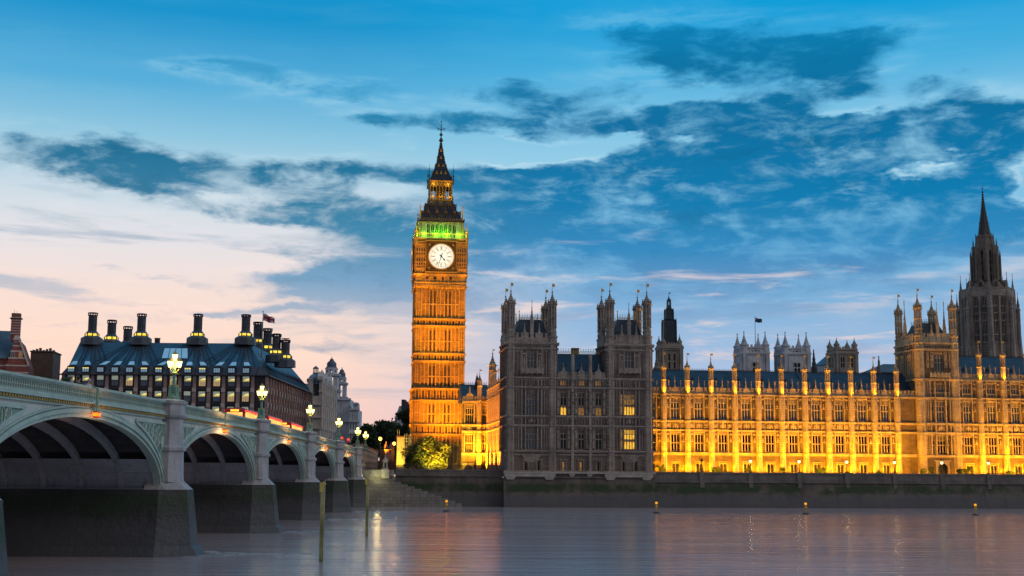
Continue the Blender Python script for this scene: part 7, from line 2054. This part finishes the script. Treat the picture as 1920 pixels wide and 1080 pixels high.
# ------------------------------------------------------------------ far end of the bridge approach
def plane_pt(px, py, off=0.0):
    """point on the vertical plane running on from the bridge's south parapet"""
    o = BF.loc((0, 0, EYE)); d = ray(px, py); q = Vector((d.x * BF.c + d.y * BF.s, -d.x * BF.s + d.y * BF.c, d.z)); k = (off - o.y) / q.y
    return o + q * k
T = Thing('approach_screen', 'pale pierced stone screen wall with red-brown coping on the far bank approach', 'wall', BF, (-20, -.5, GZ))
a, b = plane_pt(676, 840), plane_pt(708, 850)
M = MB(); C = MB(); n = 16; t0, t1 = a.x, b.x
for i in range(n):
    ta = t0 + (t1 - t0) * i / n; tb = t0 + (t1 - t0) * (i + 1) / n
    z1 = np.interp(i, [0, n - 1], [plane_pt(676, 835).z, plane_pt(706, 848).z])
    w_ = abs(tb - ta)
    M.box(min(ta, tb), min(ta, tb) + w_ * .3, -.4, .0, GZ, z1)
    for j in range(4): M.box(min(ta, tb), max(ta, tb), -.35, -.05, GZ + (z1 - GZ) * j / 4, GZ + (z1 - GZ) * j / 4 + .55)
    M.box(min(ta, tb) + w_ * .3, max(ta, tb), -.32, -.22, GZ, z1)
    M.box(min(ta, tb), max(ta, tb), -.45, .08, z1 - .5, z1)
    C.box(min(ta, tb), max(ta, tb), -1.6, .15, z1, z1 + .35)
T.part('pierced_panel', M, mat('screen_stone', (.46, .42, .34), .85, var=.35, scale=.8)); T.part('coping', C, mat('red_coping', (.28, .10, .07), .8))
# railings at the head of the stairs
T = Thing('iron_railing', 'dark iron railing above the river stairs landing beside the last bridge pier', 'railing', BF, (-3, 1.2, GZ))
M = MB(); p0, p1 = PAL.w(S(686, 3, 880), 3.2), PAL.w(S(718, 3, 880), 3.2); q0, q1 = BF.loc(p0), BF.loc(p1); za = zt_(880, 705, 3); zb2 = zt_(867, 705, 3)
for i in range(26):
    f = i / 25; x, y = q0.x + (q1.x - q0.x) * f, q0.y + (q1.y - q0.y) * f; M.bar((x, y, za - .2), (x, y, zb2), .05)
for z in (za + .1, zb2 - .1): M.bar((q0.x, q0.y, z), (q1.x, q1.y, z), .06)
T.part('railing_bars', M, BLACK)
# railing in front of the clock tower and the lawn wall
T = Thing('iron_fence', 'long dark spiked iron fence with tall posts along the top of the embankment wall', 'fence', PAL, (S(840, 4), 4, GZ))
M = MB(); a, b = S(735, 4, 878), -.6; n = 150; zt0 = zt_(880, 840, 2) - .1; zt1 = zt_(871, 840, 4)
for i in range(n + 1):
    x = a + (b - a) * i / n; M.box(x - .025, x + .025, 3.97, 4.03, GZ, zt1)
for z in (zt1 - .3, zt0 + .3): M.box(a, b, 3.96, 4.04, z, z + .06)
T.part('fence_bars', M, BLACK); M = MB()
for px in (862, 878, 892, 911, 931): x = S(px, 4.2); M.box(x - .06, x + .06, 4.1, 4.24, GZ, zt_(random.uniform(858, 868), px, 4))
M.box(S(868, 4.2), S(884, 4.2), 4.12, 4.2, zt_(867, 876, 4), zt_(866.3, 876, 4))
T.part('tall_post', M, BLACK)
# gatehouse turret, red brick wall, yellow boarded kiosk with scaffold
def lump2(name, label, cat, px, Y, a=0.0): 
    d = ray(px, 860); fr = Frame(d.x * Y / d.y, Y, a); return Thing(name, label, cat, fr, (0, 0, GZ)), fr
T, fr = lump2('gate_lodge', 'small pink stone lodge with pointed twin roofs at the foot of the trees', 'building', 725, 330, R(20))
k = 330 / F; z = lambda py: fr.z(725, py, 0); M = MB()
M.box(-8 * k, 8 * k, -3, 3, GZ, z(845)); M.box(-9 * k, 9 * k, -3.2, 3.2, z(845), z(843)); 
for x in (-4.5 * k, 5 * k): M.turn(x, -1.5, [(GZ, 3.6 * k), (z(840), 3.6 * k), (z(839.5), 4.4 * k), (z(838), 4 * k), (z(833), 1.8 * k), (z(830), .5 * k), (z(827), .2 * k)], 8)
T.part('wall', M, mat('pink_stone', (.50, .33, .28), .85, var=.3, courses=(.8, .35, .02)))
M = MB(); M.box(-1.2 * k, 1.2 * k, -3.06, -3.01, GZ, z(862)); T.part('door', M, BLACK)
T, fr = lump2('boundary_wall', 'dark red-brown wall and gate piers between the pink lodge and the yellow kiosk', 'wall', 722, 312, R(3)); z = lambda py: fr.z(722, py, 0); k = 312 / F
M = MB(); M.box(-16 * k, 24 * k, 0, .6, GZ, z(864)); 
for x in (-16, -4, 14, 24): M.box(x * k - .4, x * k + .4, -.2, .8, GZ, z(846) if x != 14 else z(838)); M.turn(x * k, .3, [(z(846) if x != 14 else z(838), .5), ((z(846) if x != 14 else z(838)) + .6, .08)], 4)
T.part('brick_wall', M, mat('dark_red_brick', (.18, .08, .06), .9, courses=(.5, .2, .02)))  # dark red-brown brick
T, fr = lump2('scaffolded_kiosk', 'small bright yellow-lit kiosk with scaffolding on its right side, left of the clock tower', 'kiosk', 757, 306, A)
k = 306 / F; z = lambda py: fr.z(757, py, 0); M = MB()
M.box(-13 * k, 0 * k, 0, 3, GZ, z(820)); M.box(0, 12 * k, .8, 3, GZ, z(850)); T.part('wall', M, mat('yellow_hoarding', (.62, .55, .30), .8, var=.2))
M = MB(); M.box(-14 * k, 0, -.3, 3.2, z(820), z(817.5)); T.part('roof_edge', M, mat('red_coping', (0, 0, 0)))
M = MB()
for x in (1, 5, 9, 12.5): M.bar((x * k, -.4, GZ), (x * k, -.4, z(812 + (x * 7) % 5)), .12); M.bar((x * k, .6, GZ), (x * k, .6, z(820)), .12)
for py in (822, 828, 838, 846): M.bar((0, -.4, z(py)), (13.5 * k, -.4, z(py)), .1); M.bar((0, .6, z(py)), (13.5 * k, .6, z(py)), .1)
for x in (-12.5, -9): M.bar((x * k, 0, z(818)), (x * k, 0, z(806)), .1)
T.part('scaffold', M, mat('scaffold_steel', (.5, .48, .4), .5))
light('SPOT', 'kiosk_floodlight', 9000, (1, .60, .05), (-2.5, -7, GZ + .4), (-.6, 0, 12), size=.3, spot=60, fr=fr)
# street lamps with sodium heads
for i, (px, pt_, Y, lb) in enumerate(((713, 822, 300, 'taller orange street lamp over the approach road'), (739, 831, 320, 'shorter orange street lamp beside the yellow kiosk'))):
    d = ray(px, pt_); x = d.x * Y / d.y; zt2 = EYE + d.z * Y / d.y
    T = Thing('street_lamp', lb, 'street lamp', WORLD, (x, Y, GZ), 'orange street lamps beyond the bridge')
    M = MB(); M.turn(x, Y, [(GZ, .16), (zt2 - .5, .08)], 6); T.part('post', M, BLACK)
    M = MB(); M.ball((x, Y, zt2 - .1), .42, 8); T.part('lamp_globe', M, LAMP_O)
    light('POINT', 'sodium_light', 500, (1, .42, .08), (x, Y - .8, zt2 - .1), size=.4)
for px, lb in ((641.5, 'red traffic signal, higher of two on the bridge'), (653, 'red traffic signal, lower of two on the bridge')):
    Y = 246 if px < 650 else 262; d = ray(px, 822 if px < 650 else 825); x = d.x * Y / d.y; zl = EYE + d.z * Y / d.y
    T = Thing('traffic_signal', lb, 'traffic light', WORLD, (x, Y, zl - 2.5), 'red traffic signals on the bridge')
    M = MB(); M.turn(x, Y, [(zl - 3.2, .07), (zl - .9, .06)], 6); M.box(x - .24, x + .24, Y - .16, Y + .16, zl - 1.1, zl + .35); T.part('signal_box', M, BLACK)
    M = MB(); M.turn(0, 0, [(0, .18), (.1, .15)], 10); M.v = [(x + a, Y - .17 - c, zl + .1 + b) for a, b, c in M.v]; T.part('red_lens', M, lit('red_lens', (1, .03, .02), 5, (1, .02, .02)))
    light('POINT', 'signal_glow', 60, (1, .05, .03), (x, Y - .5, zl), size=.2)

# ------------------------------------------------------------------ buses and people on the bridge
def bus(px_rear, lb, n):
    # rear end seen at px_rear on the lane line
    v = -4.6
    o = BF.loc((0, 0, EYE)); d = ray(px_rear, 800); q = Vector((d.x * BF.c + d.y * BF.s, -d.x * BF.s + d.y * BF.c, d.z)); k = (v - o.y) / q.y
    t = (o + q * k).x; z = ztop(t) - 1.15; L = 11.0
    slope = math.atan2(ztop(t - L) - ztop(t), L)
    T = Thing('bus', lb, 'bus', BF, (t, v, z), 'red buses crossing the bridge')
    def pt(M): M.T = Matrix.Translation((t, v, z)) @ Matrix.Rotation(slope, 4, 'Y') ; return M
    RED = mat('bus_red_paint', (.42, .02, .02), .3, var=.1, bump=0)
    M = pt(MB())
    def bx(x, i, zs): return None
    w = 1.25
    M.loft([[(-L, -w, .35), (0, -w, .35), (0, w, .35), (-L, w, .35)], [(-L, -w, 2.7), (0, -w, 2.7), (0, w, 2.7), (-L, w, 2.7)], [(-L + .1, -w + .1, 2.95), (-.1, -w + .1, 2.95), (-.1, w - .1, 2.95), (-L + .1, w - .1, 2.95)], [(-L + .3, -w + .35, 3.06), (-.3, -w + .35, 3.06), (-.3, w - .35, 3.06), (-L + .3, w - .35, 3.06)]])
    T.part('body', M, RED)
    for sg in (-1, 1):
        M = pt(MB())
        for i in range(7): M.box(-L + .5 + i * 1.45, -L + 1.8 + i * 1.45, min(sg * w, sg * (w + .02)), max(sg * w, sg * (w + .02)), 1.45, 2.5)
        T.part('window', M, lit('bus_window', (1, .62, .16), 1.5, (1, .35, .08)))
    M = pt(MB()); M.box(0, .02, -.95, .95, 1.5, 2.5); T.part('rear_window', M, lit('bus_window', (0, 0, 0), 0))
    for sg in (-1, 1):
        M = pt(MB()); M.box(0, .04, sg * 1.0 - .12, sg * 1.0 + .12, .8, 1.3); T.part('tail_light', M, lit('tail_lamp', (1, .03, .01), 6, (1, .05, .02)))
        M = pt(MB()); M.box(-L, 0.03, min(sg * (w - .02), sg * (w + .015)), max(sg * (w - .02), sg * (w + .015)), 2.62, 2.76); T.part('lit_trim', M, lit('red_trim_light', (1, .06, .04), 2.2, (1, .04, .03)))
        for xw in (-2.4, -L + 2.2):
            M = pt(MB()); n_ = 14; M.ex([(xw + .48 * math.cos(2 * PI * i / n_), .48 + .48 * math.sin(2 * PI * i / n_)) for i in range(n_)], min(sg * (w - .3), sg * (w + .02)), max(sg * (w - .3), sg * (w + .02))); T.part('wheel', M, BLACK)
    M = pt(MB()); M.box(.0, .05, -.5, .5, 2.6, 2.85); T.part('destination_blind', M, lit('amber_blind', (1, .5, .05), 2, (1, .4, .04)))
    light('POINT', 'bus_glow', 160, (1, .25, .08), (t - L / 2, 2.0 + v, z + 2), size=.8, fr=BF)
bus(439, 'red bus behind the second bridge lamp from the left, nearest of three', 0)
bus(486, 'middle red bus of three on the bridge, right of the second bridge lamp', 1)
bus(531, 'farthest red bus of three on the bridge, left of the third bridge lamp', 2)

SKIN = mat('skin', (.45, .28, .20), .6, var=.1, bump=0); 
def person(t, v, zf, label, coat, legs, hair, face_a=0.0, phase=0.0):
    T = Thing('person', label, 'person', BF, (t, v, zf), 'people on the bridge', rot=0)
    C, S2 = math.cos(face_a), math.sin(face_a)
    def J(x, y, z): return (t + x * C - y * S2, v + x * S2 + y * C, zf + z)
    def skin(name, pts, edges, rad, mt2, parent=None):
        me = bpy.data.meshes.new(name); me.from_pydata([(p[0] - T.base[0], p[1] - T.base[1], p[2] - T.base[2]) for p in pts], edges, []); me.materials.append(mt2)
        o = bpy.data.objects.new(name, me); COL.objects.link(o); o.parent = parent or T.o
        md = o.modifiers.new('Skin', 'SKIN'); md.use_smooth_shade = True; sb_ = o.modifiers.new('Sub', 'SUBSURF'); sb_.levels = 1; sb_.render_levels = 1
        for i, r in enumerate(rad): me.skin_vertices[0].data[i].radius = (r, r) if not isinstance(r, tuple) else r
        me.skin_vertices[0].data[0].use_root = True
        return o
    st = .16 * math.sin(phase); ar = .14 * math.sin(phase + 1)
    pts = [J(0, 0, .95), J(0, 0, 1.15), J(0, 0, 1.38), J(0, 0, 1.47), J(0, .01, 1.55), J(0, .02, 1.64), J(0, .01, 1.73),
           J(.18, 0, 1.40), J(.23, ar, 1.14), J(.22, ar + .08, .88), J(.21, ar + .1, .80), J(-.18, 0, 1.40), J(-.23, -ar, 1.14), J(-.22, -ar + .08, .88), J(-.21, -ar + .1, .80),
           J(.1, 0, .90), J(.11, st, .50), J(.11, st * 1.6, .09), J(.11, st * 1.6 + .16, .05), J(-.1, 0, .90), J(-.11, -st, .50), J(-.11, -st * 1.6, .09), J(-.11, -st * 1.6 + .16, .05), J(0, .12, 1.62)]
    E_ = [(0, 1), (1, 2), (2, 3), (3, 4), (4, 5), (5, 6), (2, 7), (7, 8), (8, 9), (9, 10), (2, 11), (11, 12), (12, 13), (13, 14), (0, 15), (15, 16), (16, 17), (17, 18), (0, 19), (19, 20), (20, 21), (21, 22), (5, 23)]
    rd = [.14, .13, .16, .06, .065, .095, .07, .065, .045, .035, .045, .065, .045, .035, .045, .09, .06, .045, .04, .09, .06, .045, .04, .02]
    skin('body', pts, E_, rd, SKIN)
    skin('coat', [J(0, 0, .86), J(0, 0, 1.12), J(0, 0, 1.36), J(.19, 0, 1.41), J(.235, ar, 1.14), J(.225, ar + .07, .90), J(-.19, 0, 1.41), J(-.235, -ar, 1.14), J(-.225, -ar + .07, .90)], [(0, 1), (1, 2), (2, 3), (3, 4), (4, 5), (2, 6), (6, 7), (7, 8)], [.19, .17, .185, .085, .062, .052, .085, .062, .052], coat)
    skin('trousers', [J(0, 0, .93), J(.1, 0, .88), J(.11, st, .50), J(.11, st * 1.6, .14), J(-.1, 0, .88), J(-.11, -st, .50), J(-.11, -st * 1.6, .14)], [(0, 1), (1, 2), (2, 3), (0, 4), (4, 5), (5, 6)], [.15, .105, .078, .062, .105, .078, .062], legs)
    h = MB(); p = J(0, -.02, 1.71); h.ball((p[0], p[1], p[2]), .118, 10, 1.05); T.part('hair', h, hair)
cl = lambda n, c: mat(n, c, .85, var=.2, bump=.1)
for (px, pt_, lb, coat, hair, fa, ph, vv) in ((133.5, 713, 'person in a pale grey coat, leftmost of three at the bridge rail', cl('pale_coat', (.35, .35, .36)), cl('grey_hair', (.3, .28, .27)), .4, .5, -.9),
     (148, 711, 'dark haired person in a black jacket, middle of three at the bridge rail', cl('black_jacket', (.02, .02, .022)), cl('dark_hair', (.015, .012, .012)), -.5, 1.6, -1.0),
     (167, 712, 'person in a light hooded jacket, rightmost of three at the bridge rail', cl('light_hood', (.45, .45, .48)), cl('light_hood', (0, 0, 0)), 2.8, 2.6, -.9),
     (618.5, 822, 'small distant person on the bridge left of the red traffic signals', cl('dark_coat', (.03, .03, .05)), cl('dark_hair', (0, 0, 0)), 0, 1, -1.2)):
    o = BF.loc((0, 0, EYE)); d = ray(px, pt_); q = Vector((d.x * BF.c + d.y * BF.s, -d.x * BF.s + d.y * BF.c, d.z)); k = (vv - o.y) / q.y; t = (o + q * k).x
    person(t, vv, ztop(t) - 1.15, lb, coat, cl('dark_trousers', (.03, .03, .04)), hair, fa, ph)
# ------------------------------------------------------------------ trees and planting
def leaf_mat(name, c, c2):
    mt = bpy.data.materials.new(name); mt.use_nodes = True; t = NT(mt.node_tree)
    bs = t.new('ShaderNodeBsdfPrincipled'); o = t.new('ShaderNodeOutputMaterial')
    tc = t.new('ShaderNodeTexCoord').outputs['Object']; n = t.maprange(t.noise(tc, .5, 4, .6), .35, .65)
    col = t.mix(n, (*c, 1), (*c2, 1)); t.put(bs.inputs['Base Color'], col); bs.inputs['Roughness'].default_value = .7; bs.inputs['Specular IOR Level'].default_value = .2
    tr = t.new('ShaderNodeBsdfTranslucent'); t.put(tr.inputs[0], col)
    mx = t.new('ShaderNodeMixShader'); mx.inputs[0].default_value = .3; t.put(mx.inputs[1], bs.outputs[0]); t.put(mx.inputs[2], tr.outputs[0]); t.put(o.inputs[0], mx.outputs[0])
    return mt
LF = leaf_mat('plane_leaves', (.06, .085, .04), (.035, .055, .03)); LFY = leaf_mat('floodlit_leaves', (.22, .20, .05), (.10, .12, .03))  # the yellow leaf colour has the floodlight's glow mixed in
BARK = mat('bark', (.09, .07, .05), .95, var=.4, scale=2, bump=.8)
def foliage(rng, clumps, n, leaf):
    """leaf sized faces spread through overlapping irregular clumps"""
    V = np.zeros((n * 4, 3)); k = len(clumps)
    w = np.array([c[3] ** 2 for c in clumps]); idx = rng.choice(k, n, p=w / w.sum())
    C = np.array([c[:3] for c in clumps])[idx]; Rr = np.array([c[3] for c in clumps])[idx]
    d = rng.normal(size=(n, 3)); d /= np.linalg.norm(d, axis=1)[:, None]
    rad = Rr * (rng.random(n) ** .4) * (1 + .25 * rng.normal(size=n) * .6)
    P = C + d * rad[:, None] * np.array([1, 1, .8])
    a = rng.normal(size=(n, 3)); a /= np.linalg.norm(a, axis=1)[:, None]; b = np.cross(a, rng.normal(size=(n, 3))); b /= np.linalg.norm(b, axis=1)[:, None]
    s = leaf * (.6 + .8 * rng.random(n))[:, None]
    V[0::4] = P - a * s; V[1::4] = P + b * s * .6; V[2::4] = P + a * s; V[3::4] = P - b * s * .6
    F_ = [(4 * i, 4 * i + 1, 4 * i + 2, 4 * i + 3) for i in range(n)]
    return V, F_
def tree(name, label, x, y, zb, h, w, seed, n=3500, leaf=.3, m=LF, group=None, crown0=.28, depth=None):
    rng = np.random.default_rng(seed); random.seed(seed)
    T = Thing(name, label, 'tree', WORLD, (x, y, zb), group)
    M = MB(); M.tube([(x, y, zb - .2), (x + .1, y, zb + h * .2), (x - .1, y, zb + h * .45), (x, y, zb + h * .75)], [w * .035 + .12, w * .028 + .1, w * .02 + .06, .05], 7)
    cl_ = []
    for i in range(16):
        a = rng.random() * 2 * PI; f = rng.random(); zc = zb + h * (crown0 + .10 + (1 - crown0 - .22) * f)
        prf = math.sin(PI * min(1, .22 + .72 * f)) ** .7
        r = w * .5 * prf * (.3 + .6 * rng.random()); cx, cy = x + r * math.cos(a), y + r * math.sin(a) * (depth or 1)
        cr = w * (.13 + .11 * rng.random()); cl_.append((cx, cy, zc, cr))
        if i % 2 == 0: M.tube([(x, y, zb + h * (.2 + .35 * f)), ((x + cx) / 2, (y + cy) / 2, (zb + h * (.3 + .35 * f) + zc) / 2), (cx, cy, zc)], [w * .012 + .05, w * .008 + .03, .02], 5)
    cl_.append((x, y, zb + h * .88, w * .16)); cl_.append((x, y, zb + h * .6, w * .26))
    T.part('trunk', M, BARK)
    V, F_ = foliage(rng, cl_, n, leaf)
    me = bpy.data.meshes.new('crown'); me.from_pydata((V - np.array([x, y, zb])).tolist(), [], F_); me.materials.append(m)
    o = bpy.data.objects.new('crown', me); COL.objects.link(o); o.parent = T.o
    return T
def tree_at(label, px, pbase, ptop, wpx, Y, seed, name='tree', **kw):
    d = ray(px, 860); x = d.x * Y / d.y; h = EYE + ray(px, ptop).z / ray(px, ptop).y * Y - GZ
    return tree(name, label, x, Y, GZ, h, wpx * Y / F, seed, **kw)
gq = 'dark street trees beyond the bridge end'
tree_at('dark rounded street tree behind the far bridge lamps, leftmost of the street trees', 684, 880, 795, 62, 360, 11, group=gq, n=6000, leaf=.5, name='plane_tree')
tree_at('broad dark street tree with sky gaps, tallest in the middle of the gap', 722, 880, 788, 78, 385, 12, group=gq, n=7000, leaf=.5, name='plane_tree', crown0=.2)
tree_at('tall dark tree close against the left edge of the clock tower', 762, 880, 760, 46, 345, 13, group=gq, n=5000, leaf=.45, name='plane_tree', crown0=.3)
tree_at('low dark tree filling between the street trees behind the pink lodge', 748, 880, 800, 50, 400, 15, group=gq, n=4500, leaf=.5, name='plane_tree', crown0=.1)
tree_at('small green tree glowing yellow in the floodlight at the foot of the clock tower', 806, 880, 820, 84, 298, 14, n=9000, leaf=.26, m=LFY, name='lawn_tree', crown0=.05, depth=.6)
tree_at('dense dark green tree at the left side of the floodlit lawn tree', 783, 880, 830, 40, 293, 24, n=5000, leaf=.26, name='lawn_tree', crown0=.02, depth=.6)
tree_at('pale green tree behind the bridge rail in front of the office block', 114, 740, 690, 42, 150, 16, n=3500, leaf=.22, m=leaf_mat('soft_leaves', (.10, .16, .10), (.07, .12, .08)), name='bridge_end_tree')
# terrace planting
def shrub(label, px, wpx, hpx, seed, kind='shrub', v=None):
    v = v or WD - 4.5; p = PAL.at(px, 885, v); w = PAL.w(p.x, v); rng = np.random.default_rng(seed); k = (w.y) / F
    T = Thing(kind, label, 'shrub', WORLD, (w.x, w.y, GZ), 'shrubs along the terrace')
    W_, H_ = wpx * k, hpx * k + (.9)
    cl_ = [(w.x + (rng.random() - .5) * W_ * .8, w.y + (rng.random() - .5), GZ + H_ * (.4 + .5 * rng.random()), W_ * .16 + .2) for _ in range(9)]
    V, F_ = foliage(rng, cl_, 900, .13)
    me = bpy.data.meshes.new('leaves'); me.from_pydata((V - np.array([w.x, w.y, GZ])).tolist(), [], F_); me.materials.append(LF)
    o = bpy.data.objects.new('leaves', me); COL.objects.link(o); o.parent = T.o
    M = MB()
    for q in range(5): M.tube([(w.x + (q - 2) * .15, w.y, GZ), (w.x + (q - 2) * W_ * .16, w.y, GZ + H_ * .8)], .03, 4)
    T.part('stem', M, BARK)
for i, (px, w_, h_, lb) in enumerate(((1240, 18, 10, 'thin leafy shrub in the corner by the unlit pavilion'), (1340, 20, 7, 'wide low rounded bush beside the unlit terrace lamp'), (1404, 9, 5, 'small bush at the foot of the second terrace lamp'), (1467, 9, 7, 'small bush under the third long-wing window from the middle lamps'), (1537, 12, 4, 'flat low bush left of the fourth terrace lamp'), (1543.5, 7, 8, 'small upright bush near the fourth terrace lamp'),
      (1646, 8, 4, 'very low bush left of the lamp before the square tower'), (1732, 8, 7, 'small bush left of the arched door'), (1746, 9, 11, 'spiky tall plant left of the arched door'), (1800, 9, 7, 'small bush right of the arched door'), (1813, 12, 12, 'spiky palm-like plant right of the square tower'), (1893, 10, 4, 'low bush near the right edge'))):
    shrub(lb, px, w_, h_, 40 + i)

# ------------------------------------------------------------------ floodlights on the palace and tower
YEL = (1.0, .415, .002); ORG = (1.0, .30, .001)
FB = MB(); FB.box(-.28, .28, -.15, .15, 0, .22); FB.bar((-.3, 0, .1), (-.3, 0, -.1), .05); FB.bar((.3, 0, .1), (.3, 0, -.1), .05)
fl_me = FB.mesh('housing', BLACK); FG = MB(); FG.quad((-.24, -.12, .225), (.24, -.12, .225), (.24, .12, .225), (-.24, .12, .225)); fg_me = FG.mesh('lit_lens', lit('flood_lens', (1, .75, .2), 6, (1, .7, .2)))
_n = [0]
def flood(x, y, z, label, aim, power, spot=80, col=YEL, fr=PAL, size=.25):
    T = Thing('floodlight', label, 'floodlight', fr, (x, y, z), 'ground floodlights at the foot of the palace')
    o = T.inst('housing', fl_me, (x, y, z)); T.inst('lens', fg_me, (0, 0, 0), parent=o)
    light('SPOT', 'floodlight_beam', power, col, (x, y, z + .3), aim, size=size, spot=spot, blend=.9, fr=fr)
H0 = GZ
for wi, (tx, wc, z_, nm) in enumerate(((TX, WC_N, ZW, 'long wing'), (TX2, WC_S, ZWS, 'right hand wing'))):
    for c in wc:
        for sg in (-1, 1):
            flood(c + sg * 1.45, WD - .75, H0, 'small ground floodlight beside a low door of the ' + nm, (c + sg * 1.2, WD - .1, H0 + 9), FL_W, 110)
    for x in tx:
        if x < s_pav - .2 or CB0 - .5 < x < CB1 + .5: continue
        if x > S(1975, WD): continue
        flood(x, WD - 3.0, H0, 'small ground floodlight in front of a buttress of the ' + nm, (x, WD - .9, H0 + 11.0), FL_B, 44)
        z5 = z_[5]
        light('SPOT', 'parapet_uplight', FL_T, YEL, (x + .1, WD - 1.55, z5 - .2), (x, WD - .5, z5 + 4.2), size=.15, spot=75, fr=PAL)
# continuous wash from the foot of the wall
xa, xb = s_pav + 1, CB0
for k in range(5):
    c = xa + (xb - xa) * (k + .5) / 5
    light('AREA', 'terrace_wash', FL_A, YEL, (c, WD - 7.2, H0 + .3), (c, WD, H0 + 10.0), size=(xb - xa) / 5, size_y=.4, fr=PAL)
c = CB1 + 4; light('AREA', 'terrace_wash', FL_A, YEL, (c, WD - 7.2, H0 + .3), (c, WD, H0 + 10.0), size=(xb - xa) / 5, size_y=.4, fr=PAL)
c = CB1 + 13; light('AREA', 'terrace_wash', FL_A, YEL, (c, WD - 7.2, H0 + .3), (c, WD, H0 + 10.0), size=(xb - xa) / 5, size_y=.4, fr=PAL)
# square tower: lights graze the corner turrets
for x in (CB0 + .6, CB1 - .6):
    flood(x - 1.0, WD - 3.4, H0, 'ground floodlight at a corner of the square tower', (x, WD - 1.2, H0 + 14), 1500, 34)
    light('SPOT', 'parapet_uplight', 380, YEL, (x - 1.3, WD - 2.6, ZW[4]), (x - .4, WD - 1.0, ZW[4] + 9), size=.15, spot=40, fr=PAL)
for sg in (-1, 1): flood(CBC + sg * 2.1, WD - 2.0, H0, 'ground floodlight beside the arched door', (CBC + sg * 2.2, WD - 1, H0 + 8), 300, 100)
# orange floodlights: north side and clock tower
for k in range(5):
    yy = ND1 + 3 + (ND2 - ND1 - 6) * k / 4
    flood(NX - 3.2, yy, H0, 'orange ground floodlight along the side range, number by distance from the river', (NX - .1, yy, H0 + 12), FL_N, 85, (1, .30, .006))
for px, pw in ((873, 6000), (893, 16000), (905, 14000)):
    x = PAL.at(px, 870, ND2 - 2).x; flood(x, ND2 - 3, H0, 'ground floodlight in the inner corner by the side range', (x, ND2, H0 + 12), pw * 1.3, 90, (1, .38, .008))
tl_ = TF
for x in (-8, 0, 8):
    flood(x, -13, H0, 'ground floodlight on the lawn aimed up at the clock tower', (x * .35, 0, H0 + 17), FL_C, 46, ORG, fr=TF, size=.4)
    flood(x * .8, -22, H0, 'ground floodlight on the lawn edge aimed high at the clock tower', (x * .3, 0, H0 + 46), FL_C2, 32, ORG, fr=TF, size=.4)
light('SPOT', 'tower_flood', FL_C2 * .8, ORG, (-16, 3, H0 + 1), (-6, 6, H0 + 34), size=.4, spot=60, fr=TF)
z_b1 = ct_z(536)
for sx in (-5.9, 5.9): light('SPOT', 'stage_uplight', 1500, (1, .28, .006), (sx, -2.2, z_b1), (sx * .9, -.2, z_b1 + 10), size=.2, spot=60, fr=TF)
light('SPOT', 'stage_uplight', 700, (1, .28, .006), (0, -2.2, z_b1), (0, -.2, z_b1 + 9), size=.2, spot=80, fr=TF)
# green light inside the belfry, golden light in the lantern
zg = ct_z(446)
for q in range(7):
    x = -4.2 + 1.4 * q
    light('POINT', 'belfry_light', 700, (.10, 1.0, .004), (x, .9, zg + .9), size=.2, fr=TF)
for x in (-4.4, -1.5, 1.5, 4.4): light('POINT', 'belfry_light_front', 330, (.38, 1.0, .003), (x, -.9, zg + .8), size=.7, fr=TF)
light('POINT', 'belfry_light', 600, (.3, 1.0, .02), (-6.4, 3, zg + 1.2), size=.2, fr=TF)
zl = ct_z(371)
for x in (-2.2, 0, 2.2): light('POINT', 'lantern_uplight', 60, (1, .55, .05), (x, 2.3, zl + 1.0), size=.15, fr=TF)
for x in (-3.0, 3.0): light('POINT', 'lantern_uplight', 60, (1, .6, .06), (x * .6, CH - 3.6, ct_z(340)), size=.15, fr=TF)
# lawn tree is caught by the lawn floodlights
flood(PAL.at(826, 880, 36).x, 33, H0, 'ground floodlight at the foot of the lawn tree', (PAL.at(818, 860, 41).x, 41, H0 + 4), 52000, 110, (1, .66, .05))
